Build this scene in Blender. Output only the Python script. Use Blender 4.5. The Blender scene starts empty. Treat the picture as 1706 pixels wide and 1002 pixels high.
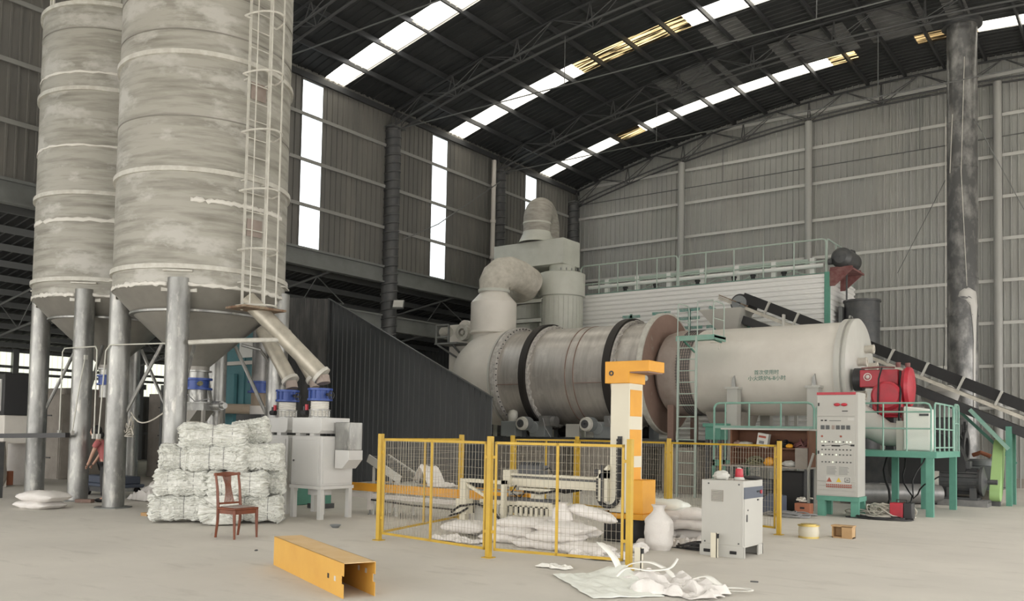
import bpy, math, random
from mathutils import Vector, Matrix, noise
random.seed(7)
C = bpy.context.scene.collection
PI = math.pi

# ---------------------------------------------------------------- camera, world, exposure
sc = bpy.context.scene
F = 1450.0
yaw, pitch, roll = math.radians(36.4), math.atan(F / 34000.0), math.atan(0.019)
fw = Vector((-math.sin(yaw) * math.cos(pitch), math.cos(yaw) * math.cos(pitch), math.sin(pitch)))
rt = Vector((math.cos(yaw), math.sin(yaw), 0))
up = rt.cross(fw)
rt2 = rt * math.cos(roll) + up * math.sin(roll)
up2 = up * math.cos(roll) - rt * math.sin(roll)
cam_data = bpy.data.cameras.new('camera')
cam = bpy.data.objects.new('camera', cam_data)
C.objects.link(cam)
cam.matrix_world = Matrix(((rt2.x, up2.x, -fw.x, 0), (rt2.y, up2.y, -fw.y, 0), (rt2.z, up2.z, -fw.z, 1.68), (0, 0, 0, 1)))
cam_data.sensor_width = 36.0
cam_data.lens = F / 1706 * 36.0
cam_data.shift_y = (660 - 501) / 1706
cam_data.clip_end = 300
sc.camera = cam

world = bpy.data.worlds.new('overcast_sky')
sc.world = world
world.use_nodes = True
wn = world.node_tree
bg = wn.nodes['Background']
# overcast sky: brighter overhead than at the horizon
tc_ = wn.nodes.new('ShaderNodeTexCoord'); sx_ = wn.nodes.new('ShaderNodeSeparateXYZ'); rm_ = wn.nodes.new('ShaderNodeMapRange')
wn.links.new(tc_.outputs['Generated'], sx_.inputs[0]); wn.links.new(sx_.outputs[2], rm_.inputs[0])
rm_.inputs[1].default_value = -.05; rm_.inputs[2].default_value = 1.0; rm_.inputs[3].default_value = .8; rm_.inputs[4].default_value = 2.4
bg.inputs[0].default_value = (1.0, 0.975, 0.935, 1)
wn.links.new(rm_.outputs[0], bg.inputs[1])
sc.view_settings.view_transform = 'Standard'
sc.view_settings.look = 'None'
sc.view_settings.gamma = 1.0
sc.view_settings.use_curve_mapping = False
sc.view_settings.exposure = 2.12


# daylight portals: only guide sampling to the real openings, they add no light
def portal(name, loc, rot, sx, sy):
    l = bpy.data.lights.new(name, 'AREA')
    l.shape = 'RECTANGLE'; l.size = sx; l.size_y = sy; l.cycles.is_portal = True
    o = bpy.data.objects.new(name, l); C.objects.link(o)
    o.location = loc; o.rotation_euler = rot
portal('portal_front', (-7.3, -9, 3.6), (PI / 2, 0, 0), 32, 7.2)
portal('portal_right', (9.0, 17, 3.2), (0, PI / 2, 0), 6.4, 40)


# ---------------------------------------------------------------- materials
def node_mat(name, col, rough=0.6, metal=0.0, col2=None, scale=3.0, stretch=(1, 1, 1), lo=0.35, hi=0.7,
             bump=0.0, bscale=40.0, bstretch=None, col3=None, s3=9.0, lo3=0.6, hi3=0.72, stretch3=None, spec=0.5):
    m = bpy.data.materials.new(name)
    m.use_nodes = True
    nt = m.node_tree; N = nt.nodes; L = nt.links
    b = N['Principled BSDF']
    b.inputs['Roughness'].default_value = rough
    b.inputs['Metallic'].default_value = metal
    b.inputs['Specular IOR Level'].default_value = spec
    b.inputs['Base Color'].default_value = (*col, 1)
    m.diffuse_color = (*col, 1)
    tc = N.new('ShaderNodeTexCoord')
    def noise_fac(sc_, st, a, z, det=5):
        mp = N.new('ShaderNodeMapping'); mp.inputs['Scale'].default_value = st
        L.new(tc.outputs['Object'], mp.inputs[0])
        n = N.new('ShaderNodeTexNoise'); n.inputs['Scale'].default_value = sc_; n.inputs['Detail'].default_value = det
        n.inputs['Roughness'].default_value = 0.62
        L.new(mp.outputs[0], n.inputs[0])
        r = N.new('ShaderNodeMapRange'); r.inputs[1].default_value = a; r.inputs[2].default_value = z
        L.new(n.outputs[0], r.inputs[0])
        return r.outputs[0]
    cur = None
    if col2:
        mx = N.new('ShaderNodeMix'); mx.data_type = 'RGBA'
        mx.inputs[6].default_value = (*col, 1); mx.inputs[7].default_value = (*col2, 1)
        L.new(noise_fac(scale, stretch, lo, hi), mx.inputs[0])
        cur = mx.outputs[2]
    if col3:
        mx = N.new('ShaderNodeMix'); mx.data_type = 'RGBA'
        mx.inputs[6].default_value = (*col, 1); mx.inputs[7].default_value = (*col3, 1)
        if cur: L.new(cur, mx.inputs[6])
        L.new(noise_fac(s3, stretch3 or stretch, lo3, hi3), mx.inputs[0])
        cur = mx.outputs[2]
    if cur: L.new(cur, b.inputs['Base Color'])
    if bump:
        n = N.new('ShaderNodeTexNoise'); n.inputs['Scale'].default_value = bscale; n.inputs['Detail'].default_value = 4
        if bstretch:
            mb_ = N.new('ShaderNodeMapping'); mb_.inputs['Scale'].default_value = bstretch
            L.new(tc.outputs['Object'], mb_.inputs[0]); L.new(mb_.outputs[0], n.inputs[0])
        else: L.new(tc.outputs['Object'], n.inputs[0])
        bp = N.new('ShaderNodeBump'); bp.inputs['Strength'].default_value = bump; bp.inputs['Distance'].default_value = 0.02
        L.new(n.outputs[0], bp.inputs['Height']); L.new(bp.outputs[0], b.inputs['Normal'])
    return m

M = {}
M['floor'] = node_mat('dusty_concrete', (.62, .59, .535), .85, col2=(.53, .505, .46), scale=.35, lo=.35, hi=.7,
                      bump=.12, bscale=9, col3=(.49, .465, .42), s3=1.1, lo3=.56, hi3=.74, stretch3=(1, 3, 1))
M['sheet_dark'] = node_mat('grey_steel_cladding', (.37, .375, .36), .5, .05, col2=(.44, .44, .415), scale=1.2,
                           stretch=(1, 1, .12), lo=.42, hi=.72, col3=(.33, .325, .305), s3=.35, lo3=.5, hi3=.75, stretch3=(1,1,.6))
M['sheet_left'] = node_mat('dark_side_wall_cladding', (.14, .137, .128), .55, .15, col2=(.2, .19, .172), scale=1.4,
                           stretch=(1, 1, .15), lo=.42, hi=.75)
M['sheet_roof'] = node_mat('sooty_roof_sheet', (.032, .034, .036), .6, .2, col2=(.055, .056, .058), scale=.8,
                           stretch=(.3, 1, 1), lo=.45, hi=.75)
M['roof_grey'] = node_mat('dull_grey_roof_sheet', (.16, .16, .16), .7, col2=(.11, .11, .11), scale=2)
M['shed_sheet'] = node_mat('charcoal_cladding', (.058, .061, .064), .5, .2, col2=(.075, .078, .08), scale=1.5, stretch=(1, 1, .2))
M['shed_old'] = node_mat('weathered_charcoal_cladding', (.055, .055, .055), .75, 0, col2=(.13, .125, .12), scale=5,
                         stretch=(1, 1, .12), lo=.45, hi=.7)
M['girt_pale'] = node_mat('pale_dusty_girt_steel', (.6, .6, .575), .5, .05)
M['girt_side'] = node_mat('side_girt_steel', (.28, .28, .265), .55, .1)
M['column_pale'] = node_mat('dusty_grey_column_steel', (.40, .40, .385), .5, .1)
M['steel_truss'] = node_mat('dusty_dark_truss_steel', (.09, .092, .094), .55, .15)
M['steel_grey'] = node_mat('grey_painted_steel', (.15, .155, .155), .5, .2)
M['steel_mid'] = node_mat('mid_grey_beam_paint', (.20, .21, .205), .55, .1, col2=(.16, .165, .16), scale=2)
M['steel_black'] = node_mat('dark_roof_steel', (.055, .057, .06), .55, .2)
M['column'] = node_mat('dark_wrapped_column', (.075, .078, .082), .5, .3, col2=(.11, .11, .11), scale=3)
M['silo'] = node_mat('dusty_galvanised_silo_steel', (.40, .388, .345), .6, .12, col2=(.215, .205, .175), scale=.9,
                     stretch=(.8, .8, 8), lo=.43, hi=.72, bump=.1, bscale=12, col3=(.50, .49, .455), s3=1.1, lo3=.52, hi3=.64, stretch3=(1, 1, 2))
M['silo_ring'] = node_mat('pale_silo_ring', (.62, .61, .56), .5, .1, col2=(.48, .46, .41), scale=6)
M['silo_seal'] = node_mat('white_seam_sealant', (.72, .70, .65), .6)
M['silo_cone'] = node_mat('grey_cone_steel', (.30, .285, .255), .5, .35, col2=(.24, .23, .21), scale=2)
M['galv'] = node_mat('galvanised_leg_steel', (.36, .36, .345), .38, .6, col2=(.2, .2, .195), scale=3,
                     stretch=(1, 1, .35), lo=.4, hi=.68, col3=(.5, .49, .46), s3=7, lo3=.55, hi3=.7)
M['galv_dark'] = node_mat('dull_dark_steel_pipe', (.2, .2, .2), .45, .5, col2=(.3, .29, .28), scale=3)
M['chute'] = node_mat('tan_chute_steel', (.50, .465, .39), .42, .35, col2=(.36, .335, .28), scale=4)
M['drum'] = node_mat('brushed_drum_steel', (.55, .52, .485), .36, .5, col2=(.43, .405, .375), scale=1.6,
                     stretch=(6, .7, .7), lo=.38, hi=.7, col3=(.62, .59, .55), s3=2.5, lo3=.55, hi3=.72, stretch3=(1, 1, 1))
M['tire'] = node_mat('dark_riding_ring', (.035, .031, .029), .55, .3)
M['fluff'] = node_mat('white_insulation_rope', (.62, .60, .57), .9, bump=.8, bscale=14, col2=(.35, .33, .31), scale=9)
M['brown'] = node_mat('dusty_brown_plate', (.29, .195, .16), .75, .05, col2=(.23, .15, .12), scale=1.5, col3=(.33, .28, .24), s3=3)
M['brown_pale'] = node_mat('pinkish_brown_throat', (.37, .315, .285), .7, .1, col2=(.28, .225, .195), scale=2)
M['beige'] = node_mat('warm_white_machine_paint', (.74, .705, .65), .42, .03, col2=(.66, .625, .57), scale=1.2, lo=.4, hi=.75)
M['duct'] = node_mat('dusty_duct_wrap', (.60, .57, .505), .85, col2=(.42, .395, .34), scale=4, bump=.5, bscale=9)
M['duct2'] = node_mat('grey_brown_duct_wrap', (.42, .40, .36), .85, col2=(.27, .255, .225), scale=2.5, stretch=(1, 1, 4), bump=.5, bscale=9)
M['greenwhite'] = node_mat('pale_green_grey_paint', (.60, .61, .555), .5, .03, col2=(.52, .53, .475), scale=1.5)
M['white'] = node_mat('off_white_paint', (.56, .555, .52), .5, 0, col2=(.5, .495, .46), scale=1)
M['cabinet'] = node_mat('light_grey_cabinet_paint', (.47, .465, .43), .45, 0, col2=(.44, .43, .4), scale=1)
M['lightsheet'] = node_mat('pale_grey_corrugated', (.80, .80, .785), .45, .0)
M['filler'] = node_mat('clean_light_grey_enamel', (.62, .615, .60), .45, 0, col2=(.58, .575, .555), scale=1)
M['yellow'] = node_mat('yellow_fence_paint', (.56, .36, .03), .45, 0, col2=(.46, .29, .03), scale=3)
M['orange'] = node_mat('orange_yellow_paint', (.76, .36, .025), .45, 0, col2=(.68, .31, .02), scale=2)
M['channel'] = node_mat('mustard_sheet_metal', (.66, .38, .075), .5, 0, col2=(.60, .32, .06), scale=2)
M['channel_top'] = node_mat('pale_mustard_sheet_top', (.70, .50, .27), .65, 0, col2=(.64, .42, .18), scale=3)  # top web is paler than the side flanges
M['cream'] = node_mat('cream_paint', (.66, .62, .50), .45)
M['wire'] = node_mat('mesh_wire', (.34, .31, .25), .5, .3)
M['green'] = node_mat('teal_green_paint', (.11, .31, .235), .5, 0, col2=(.09, .26, .2), scale=3)
M['green_pale'] = node_mat('pale_teal_rail_paint', (.19, .38, .31), .5, 0, col2=(.3, .45, .38), scale=2)
M['rail_grey'] = node_mat('pale_green_grey_rail', (.42, .5, .45), .5, .1)
M['painted_teal'] = node_mat('faded_teal_sign_paint', (.16, .36, .31), .6, col2=(.35, .44, .41), scale=9, lo=.4, hi=.6)
M['guard_green'] = node_mat('light_green_guard_paint', (.36, .55, .22), .5)
M['teal'] = node_mat('blue_teal_machine_paint', (.07, .19, .22), .55, 0, col2=(.09, .23, .26), scale=2)
M['blue'] = node_mat('royal_blue_valve_paint', (.03, .07, .28), .4, .1)
M['navy'] = node_mat('slate_blue_panel', (.07, .085, .12), .45)
M['red'] = node_mat('red_burner_paint', (.50, .025, .045), .4, 0, col2=(.36, .03, .045), scale=4)
M['red_dark'] = node_mat('dusty_dark_red_paint', (.16, .05, .05), .7, col2=(.25, .13, .12), scale=5)
M['pink'] = node_mat('faded_pink_red_cloth', (.42, .13, .13), .9)
M['black'] = node_mat('black_rubber', (.012, .012, .013), .6)
M['black_soft'] = node_mat('black_paint', (.03, .03, .032), .5)
M['darkgrey'] = node_mat('dark_grey_casting', (.07, .073, .078), .5, .3, col2=(.1, .1, .1), scale=5)
M['motor_grey'] = node_mat('motor_grey_paint', (.22, .235, .24), .5, .1)
M['bag'] = node_mat('white_woven_sack', (.74, .71, .68), .8, bump=.25, bscale=60, col2=(.66, .63, .6), scale=4)
M['bag2'] = node_mat('pale_green_white_sack', (.80, .82, .765), .8, bump=.25, bscale=60)
M['bundle'] = node_mat('white_folded_sack_bundle', (.74, .745, .70), .8, bump=1.0, bscale=6, bstretch=(1, 1, 6), col2=(.52, .52, .48), scale=5, stretch=(1, 1, 6), lo=.45, hi=.72)  # second colour paints the shade of creases between the folds
M['strap'] = node_mat('grey_strap', (.25, .25, .25), .7)
M['whitestrap'] = node_mat('white_strapping', (.8, .79, .74), .6)
M['wood'] = node_mat('reddish_brown_chair_wood', (.20, .055, .022), .38, 0, col2=(.12, .032, .014), scale=4, stretch=(1, 1, .3))
M['plywood'] = node_mat('raw_plywood', (.5, .33, .17), .7, col2=(.43, .27, .13), scale=3)
M['board'] = node_mat('brown_board', (.17, .075, .04), .7, col2=(.13, .055, .03), scale=2)
M['concrete'] = node_mat('raw_concrete_block', (.33, .30, .265), .9, col2=(.25, .225, .2), scale=2, bump=.3, bscale=15)
M['chimney'] = node_mat('dull_galvanised_chimney', (.13, .13, .13), .36, .45, col2=(.33, .325, .315), scale=2.2, stretch=(1, 1, .6),
                        lo=.45, hi=.66)
M['chim_wrap'] = node_mat('torn_white_chimney_wrap', (.5, .49, .47), .6)
M['teardrop'] = node_mat('rust_stain', (.2, .09, .05), .8)
M['pvc'] = node_mat('white_pvc', (.62, .585, .55), .5)
M['conduit'] = node_mat('cream_conduit', (.58, .58, .52), .5)
M['skin'] = node_mat('skin', (.5, .3, .22), .6)
M['hair'] = node_mat('black_hair', (.01, .009, .009), .6)
M['cardboard'] = node_mat('cardboard', (.42, .27, .13), .8, col2=(.36, .22, .1), scale=3)
M['brick'] = node_mat('reddish_brick', (.36, .14, .08), .9)
M['gold'] = node_mat('brassy_wire_spool', (.62, .48, .16), .35, .6)
M['spoolside'] = node_mat('pale_spool_wrap', (.6, .56, .45), .4)
M['ink_green'] = node_mat('green_marker_ink', (.05, .2, .15), .7)
M['ink_red'] = node_mat('red_brown_print', (.35, .09, .06), .7)
M['ink_black'] = node_mat('black_print', (.03, .03, .03), .6)
M['glassdark'] = node_mat('dark_meter_face', (.04, .045, .045), .3)
_l = bpy.data.materials.new('lit_indicator'); _l.use_nodes = True
_b = _l.node_tree.nodes['Principled BSDF']; _b.inputs['Base Color'].default_value = (.8, .85, .7, 1); _b.inputs['Emission Color'].default_value = (.9, 1, .75, 1); _b.inputs['Emission Strength'].default_value = .15
M['skylamp'] = _l
M['warn'] = node_mat('warning_yellow', (.7, .5, .05), .5)
M['rust'] = node_mat('rusty_stain_metal', (.16, .085, .05), .8, col2=(.3, .25, .18), scale=8)
M['dust'] = node_mat('loose_dust', (.5, .44, .36), .95)
M['olive'] = node_mat('tangled_green_brown_scrap', (.2, .19, .1), .8, col2=(.1, .1, .07), scale=20)
M['hose'] = node_mat('tan_fabric_hose', (.32, .26, .2), .85, bump=.5, bscale=20)
M['farwall'] = node_mat('pale_far_hall_wall', (.62, .63, .56), .7)


def daylight_mat(name, tint, trans=.6, streak=None):
    """translucent fibreglass sheet: part of the sky shows straight through it"""
    m = bpy.data.materials.new(name); m.use_nodes = True
    nt = m.node_tree; N = nt.nodes; L = nt.links
    N.remove(N['Principled BSDF'])
    out = N['Material Output']
    tr = N.new('ShaderNodeBsdfTransparent'); tr.inputs[0].default_value = (*tint, 1)
    tl = N.new('ShaderNodeBsdfTranslucent'); tl.inputs[0].default_value = (*tint, 1)
    mx = N.new('ShaderNodeMixShader'); mx.inputs[0].default_value = trans
    L.new(tl.outputs[0], mx.inputs[1]); L.new(tr.outputs[0], mx.inputs[2])
    last = mx.outputs[0]
    if streak:
        tc = N.new('ShaderNodeTexCoord'); mp = N.new('ShaderNodeMapping'); mp.inputs['Scale'].default_value = (.5, 9, 1)
        n = N.new('ShaderNodeTexNoise'); n.inputs['Scale'].default_value = 1.6; n.inputs['Detail'].default_value = 6
        r = N.new('ShaderNodeMapRange'); r.inputs[1].default_value = streak[0]; r.inputs[2].default_value = streak[1]
        L.new(tc.outputs['Object'], mp.inputs[0]); L.new(mp.outputs[0], n.inputs[0]); L.new(n.outputs[0], r.inputs[0])
        df = N.new('ShaderNodeBsdfDiffuse'); df.inputs[0].default_value = (.06, .045, .03, 1)
        m2 = N.new('ShaderNodeMixShader'); L.new(r.outputs[0], m2.inputs[0]); L.new(last, m2.inputs[1]); L.new(df.outputs[0], m2.inputs[2])
        last = m2.outputs[0]
    L.new(last, out.inputs[0])
    m.diffuse_color = (*tint, 1)
    M[name] = m
daylight_mat('skylight_clean', (.62, .60, .54), .62)
daylight_mat('skylight_dirty', (.42, .32, .16), .7, (.36, .52))
daylight_mat('skylight_brown', (.27, .19, .09), .7, (.3, .5))
daylight_mat('wall_light', (.52, .58, .62), .65)
daylight_mat('far_light', (.27, .285, .24), .5)
daylight_mat('jar_clear', (.8, .8, .8), .8)

# ---------------------------------------------------------------- mesh builder
ROOT = {}

class MB:
    def __init__(s):
        s.v = []; s.f = []
    def add(s, vs, fs):
        n = len(s.v); s.v += [Vector(v) for v in vs]; s.f += [tuple(i + n for i in f) for f in fs]; return s
    def box(s, x0, x1, y0, y1, z0, z1):
        vs = [(x, y, z) for z in (z0, z1) for y in (y0, y1) for x in (x0, x1)]
        return s.add(vs, [(0, 2, 3, 1), (4, 5, 7, 6), (0, 1, 5, 4), (2, 6, 7, 3), (0, 4, 6, 2), (1, 3, 7, 5)])
    def cbox(s, c, size, rot=None):
        c = Vector(c); h = Vector(size) / 2
        R = rot if rot is not None else Matrix.Identity(3)
        vs = [c + R @ Vector((sx * h.x, sy * h.y, sz * h.z)) for sz in (-1, 1) for sy in (-1, 1) for sx in (-1, 1)]
        return s.add(vs, [(0, 2, 3, 1), (4, 5, 7, 6), (0, 1, 5, 4), (2, 6, 7, 3), (0, 4, 6, 2), (1, 3, 7, 5)])
    def bar(s, a, b, w, h=None, upv=(0, 0, 1)):
        """rectangular bar between two points; w sideways, h along upv"""
        a = Vector(a); b = Vector(b); h = w if h is None else h
        d = (b - a); L = d.length; d.normalize()
        u = Vector(upv)
        if abs(d.dot(u)) > .98: u = Vector((1, 0, 0))
        side = d.cross(u).normalized(); u = side.cross(d).normalized()
        R = Matrix((d, side, u)).transposed()
        return s.cbox((a + b) / 2, (L, w, h), R)
    def tube(s, pts, r, n=10, caps=True, radii=None, close=False):
        P = [Vector(p) for p in pts]; m = len(P)
        vs = []; fs = []
        prev = None
        for i, p in enumerate(P):
            if close: t = (P[(i + 1) % m] - P[i - 1])
            elif i == 0: t = P[1] - P[0]
            elif i == m - 1: t = P[-1] - P[-2]
            else: t = (P[i + 1] - P[i]).normalized() + (P[i] - P[i - 1]).normalized()
            if t.length < 1e-9: t = Vector((0, 0, 1))
            t.normalize()
            if prev is None:
                u = Vector((0, 0, 1)) if abs(t.z) < .9 else Vector((1, 0, 0))
                a = t.cross(u).normalized()
            else:
                a = (prev - t * prev.dot(t)).normalized()
            prev = a; b = t.cross(a)
            rr = radii[i] if radii else r
            for k in range(n):
                th = 2 * PI * k / n
                vs.append(p + (a * math.cos(th) + b * math.sin(th)) * rr)
        rng = m if close else m - 1
        for i in range(rng):
            for k in range(n):
                k2 = (k + 1) % n; j = (i + 1) % m
                fs.append((i * n + k, i * n + k2, j * n + k2, j * n + k))
        if caps and not close:
            fs.append(tuple(range(n - 1, -1, -1))); fs.append(tuple((m - 1) * n + k for k in range(n)))
        return s.add(vs, fs)
    def cyl(s, a, b, r, n=24, r2=None, caps=True):
        return s.tube([a, b], r, n, caps, [r, r if r2 is None else r2])
    def lathe(s, prof, c=(0, 0, 0), axis='z', n=40, a0=0, a1=2 * PI, cap=True):
        """prof: list of (radius, height)"""
        c = Vector(c); vs = []; fs = []
        full = abs(a1 - a0 - 2 * PI) < 1e-6
        m = n if full else n + 1
        for r, h in prof:
            for k in range(m):
                th = a0 + (a1 - a0) * k / n
                x, y = r * math.cos(th), r * math.sin(th)
                if axis == 'z': vs.append(c + Vector((x, y, h)))
                elif axis == 'x': vs.append(c + Vector((h, x, y)))
                else: vs.append(c + Vector((x, h, y)))
        for i in range(len(prof) - 1):
            for k in range(n):
                k2 = (k + 1) % m
                fs.append((i * m + k, i * m + k2, (i + 1) * m + k2, (i + 1) * m + k))
        if full and cap:
            if prof[0][0] > 1e-4: fs.append(tuple(range(m - 1, -1, -1)))
            if prof[-1][0] > 1e-4: fs.append(tuple((len(prof) - 1) * m + k for k in range(m)))
        return s.add(vs, fs)
    def ring(s, r0, r1, h0, h1, c=(0, 0, 0), axis='z', n=48):
        return s.lathe([(r0, h0), (r1, h0), (r1, h1), (r0, h1), (r0, h0)], c, axis, n, cap=False)
    def prism(s, poly, z0, z1, axis='z', c=(0, 0, 0)):
        """poly = list of 2d points; extruded along axis"""
        n = len(poly); c = Vector(c); vs = []
        for z in (z0, z1):
            for p in poly:
                if axis == 'z': vs.append(c + Vector((p[0], p[1], z)))
                elif axis == 'y': vs.append(c + Vector((p[0], z, p[1])))
                else: vs.append(c + Vector((z, p[0], p[1])))
        fs = [tuple(range(n - 1, -1, -1)), tuple(range(n, 2 * n))]
        for k in range(n):
            k2 = (k + 1) % n; fs.append((k, k2, n + k2, n + k))
        return s.add(vs, fs)
    def sphere(s, c, r, n=16, m=10, sc=(1, 1, 1)):
        c = Vector(c); vs = []; fs = []
        for i in range(m + 1):
            ph = PI * i / m
            for k in range(n):
                th = 2 * PI * k / n
                vs.append(c + Vector((r * sc[0] * math.sin(ph) * math.cos(th), r * sc[1] * math.sin(ph) * math.sin(th), r * sc[2] * math.cos(ph))))
        for i in range(m):
            for k in range(n):
                k2 = (k + 1) % n
                fs.append((i * n + k, (i + 1) * n + k, (i + 1) * n + k2, i * n + k2))
        return s.add(vs, fs)
    def sheet(s, path, depth_dir, ribs, bot, top, thick=.01):
        """corrugated sheet. path(t)->(x,y) ; handled by corr()"""
        return s
    def build(s, name, mat, parent=None, world=False, smooth=True, bevel=0, ang=.6):
        me = bpy.data.meshes.new(name)
        vs = s.v
        if world and parent is not None:
            p = parent
            while p.parent is not None: p = p.parent
            inv = ROOT.get(p.name, Matrix.Identity(4)).inverted()
            vs = [inv @ v for v in vs]
        me.from_pydata([tuple(v) for v in vs], [], s.f)
        me.update()
        if smooth and len(me.polygons):
            me.polygons.foreach_set('use_smooth', [True] * len(me.polygons))
            me.set_sharp_from_angle(angle=ang)
        me.materials.append(M[mat] if isinstance(mat, str) else mat)
        o = bpy.data.objects.new(name, me)
        C.objects.link(o)
        if parent is not None: o.parent = parent
        if bevel:
            b = o.modifiers.new('bevel', 'BEVEL'); b.width = bevel; b.segments = 2; b.limit_method = 'ANGLE'
            b.angle_limit = 1.0
        return o

def thing(name, label, cat, loc=(0, 0, 0), rz=0, group=None):
    o = bpy.data.objects.new(name, None); C.objects.link(o)
    o.location = loc; o.rotation_euler = (0, 0, rz); o.empty_display_size = .2
    o['label'] = label; o['category'] = cat
    if group: o['group'] = group
    ROOT[o.name] = Matrix.Translation(loc) @ Matrix.Rotation(rz, 4, 'Z')
    return o

def single(name, mb, mat, label, cat, group=None, smooth=True, bevel=0, kind=None):
    """one-mesh thing given in world coordinates; origin moved to its base"""
    xs = [v.x for v in mb.v]; ys = [v.y for v in mb.v]; zs = [v.z for v in mb.v]
    o0 = Vector(((min(xs) + max(xs)) / 2, (min(ys) + max(ys)) / 2, min(zs)))
    mb.v = [v - o0 for v in mb.v]
    o = mb.build(name, mat, None, smooth=smooth, bevel=bevel)
    o.location = o0
    o['label'] = label; o['category'] = cat
    if group: o['group'] = group
    if kind: o['kind'] = kind
    return o

def struct(name, mb, mat, parent=None, smooth=False):
    o = mb.build(name, mat, parent, smooth=smooth)
    if parent is None: o['kind'] = 'structure'
    return o

def dup(root, loc, rz, label=None, group=None):
    r = root.copy(); C.objects.link(r); r.location = loc; r.rotation_euler = (0, 0, rz)
    if label: r['label'] = label
    if group: r['group'] = group
    ROOT[r.name] = Matrix.Translation(loc) @ Matrix.Rotation(rz, 4, 'Z')
    for ch in list(root.children):
        c = ch.copy(); C.objects.link(c); c.parent = r
        for g in list(ch.children):
            d = g.copy(); C.objects.link(d); d.parent = c
    return r

def text_mesh(name, s, size, mat, origin, xdir, updir, parent=None, depth=.002, align='CENTER', world=True):
    cu = bpy.data.curves.new(name, 'FONT'); cu.body = s; cu.size = size; cu.extrude = depth; cu.align_x = align
    cu.resolution_u = 3
    tmp = bpy.data.objects.new(name, cu); C.objects.link(tmp)
    dg = bpy.context.evaluated_depsgraph_get(); dg.update()
    me = bpy.data.meshes.new_from_object(tmp.evaluated_get(dg))
    bpy.data.objects.remove(tmp)
    xd = Vector(xdir).normalized(); ud = Vector(updir).normalized(); nd = xd.cross(ud)
    mb = MB()
    R = Matrix((xd, ud, nd)).transposed()
    mb.add([Vector(origin) + R @ v.co for v in me.vertices], [tuple(p.vertices) for p in me.polygons])
    return mb.build(name, mat, parent, world=world, smooth=False)

def trap(pitch, depth):
    """one period of a trapezoid rib profile: (offset, height)"""
    return [(0, 0), (pitch * .72, 0), (pitch * .77, depth), (pitch * .92, depth), (pitch * .97, 0)]

def profile(a, b, pitch, depth):
    pts = []; t = a
    pr = trap(pitch, depth)
    while t < b - 1e-6:
        for o, h in pr:
            if t + o < b: pts.append((t + o, h))
        t += pitch
    pts.append((b, 0))
    return pts

def corr_wall(mb, axis, fixed, a, b, z0, ztop, pitch=.26, depth=.03, sgn=1, back=.02):
    """vertical sheet: along axis ('x' or 'y'), at fixed coordinate, ribs stand out by sgn*depth"""
    pr = profile(a, b, pitch, depth)
    n = len(mb.v)
    for t, h in pr:
        zt = ztop(t) if callable(ztop) else ztop
        zb = z0(t) if callable(z0) else z0
        for z in (zb, zt):
            mb.v.append(Vector((t, fixed + sgn * h, z)) if axis == 'x' else Vector((fixed + sgn * h, t, z)))
    for i in range(len(pr) - 1):
        k = n + 2 * i
        mb.f.append((k, k + 2, k + 3, k + 1))
    return mb

def solidify(o, t):
    m = o.modifiers.new('thickness', 'SOLIDIFY'); m.thickness = t; m.offset = 0
    return o

# ================================================================ THE HALL
XW, XR, YG, YF = -23.4, 8.8, 37.0, -8.5
def roofz(x): return 16.45 - .0091 * (x + 7.3) ** 2

fl = MB(); fl.box(-48, 24, -25, 48, -.2, 0)
struct('floor', fl, 'floor')

# left side wall: sheets above the low opening, with three daylight strips in view
strips = [(6.5, 7.4), (12.9, 13.8), (19.3, 20.2), (26.0, 26.9), (32.5, 33.35)]
edges = [YF] + [e for st in strips for e in st] + [YG]
mb = MB()
for i in range(0, len(edges), 2):
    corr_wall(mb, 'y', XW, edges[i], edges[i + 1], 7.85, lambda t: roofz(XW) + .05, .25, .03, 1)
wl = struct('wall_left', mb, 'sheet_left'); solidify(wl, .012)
for n, (a, b) in enumerate(strips):
    m = MB(); corr_wall(m, 'y', XW, a, b, 7.9, 13.7, .25, .03, 1)
    w = struct('window_%d' % (n + 1), m, 'wall_light')
m = MB()
for a, b in strips: m.box(XW - .03, XW + .04, a, b, 13.7, 14.3)
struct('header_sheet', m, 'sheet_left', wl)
for z in (12.5, 10.92, 9.36):
    m = MB(); m.box(XW + .035, XW + .08, YF, YG, z - .06, z + .06)
    struct('girt', m, 'girt_side', wl)
m = MB(); m.box(XW - .1, XW + .16, YF, YG, 7.82, 7.9); m.box(XW + .02, XW + .06, YF, YG, 7.3, 7.86); m.box(XW - .1, XW + .16, YF, YG, 7.26, 7.32)
struct('edge_beam', m, 'steel_mid', wl)
m = MB(); m.box(XW - .15, XW + .1, 17, 36.8, 6.0, 6.06); m.box(XW - .03, XW + .03, 17, 36.8, 5.52, 6.02); m.box(XW - .15, XW + .1, 17, 36.8, 5.46, 5.52)
struct('lower_beam', m, 'steel_mid', wl)

# gable wall at the far end
m = MB(); corr_wall(m, 'x', YG, XW, XR, 0, lambda t: roofz(t) + .05, .25, .065, -1)
wb = struct('wall_back', m, 'sheet_dark'); solidify(wb, .012)
for z in (15.6, 14.05, 12.5, 10.92, 9.33, 7.75, 6.15, 4.53, 2.95):
    xa = XW if z < 13.9 else max(XW, -7.3 - math.sqrt(max(0, (16.3 - z) / .0091)))
    xb = min(XR, -7.3 + math.sqrt(max(0, (16.3 - z) / .0091)))
    m = MB(); m.box(xa, xb, YG - .11, YG - .068, z - .06, z + .06)
    struct('girt', m, 'girt_pale', wb)
m = MB(); m.box(XW, XR, YG - .06, YG + .02, 0, .35)
struct('kerb', m, 'concrete', wb)

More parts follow.
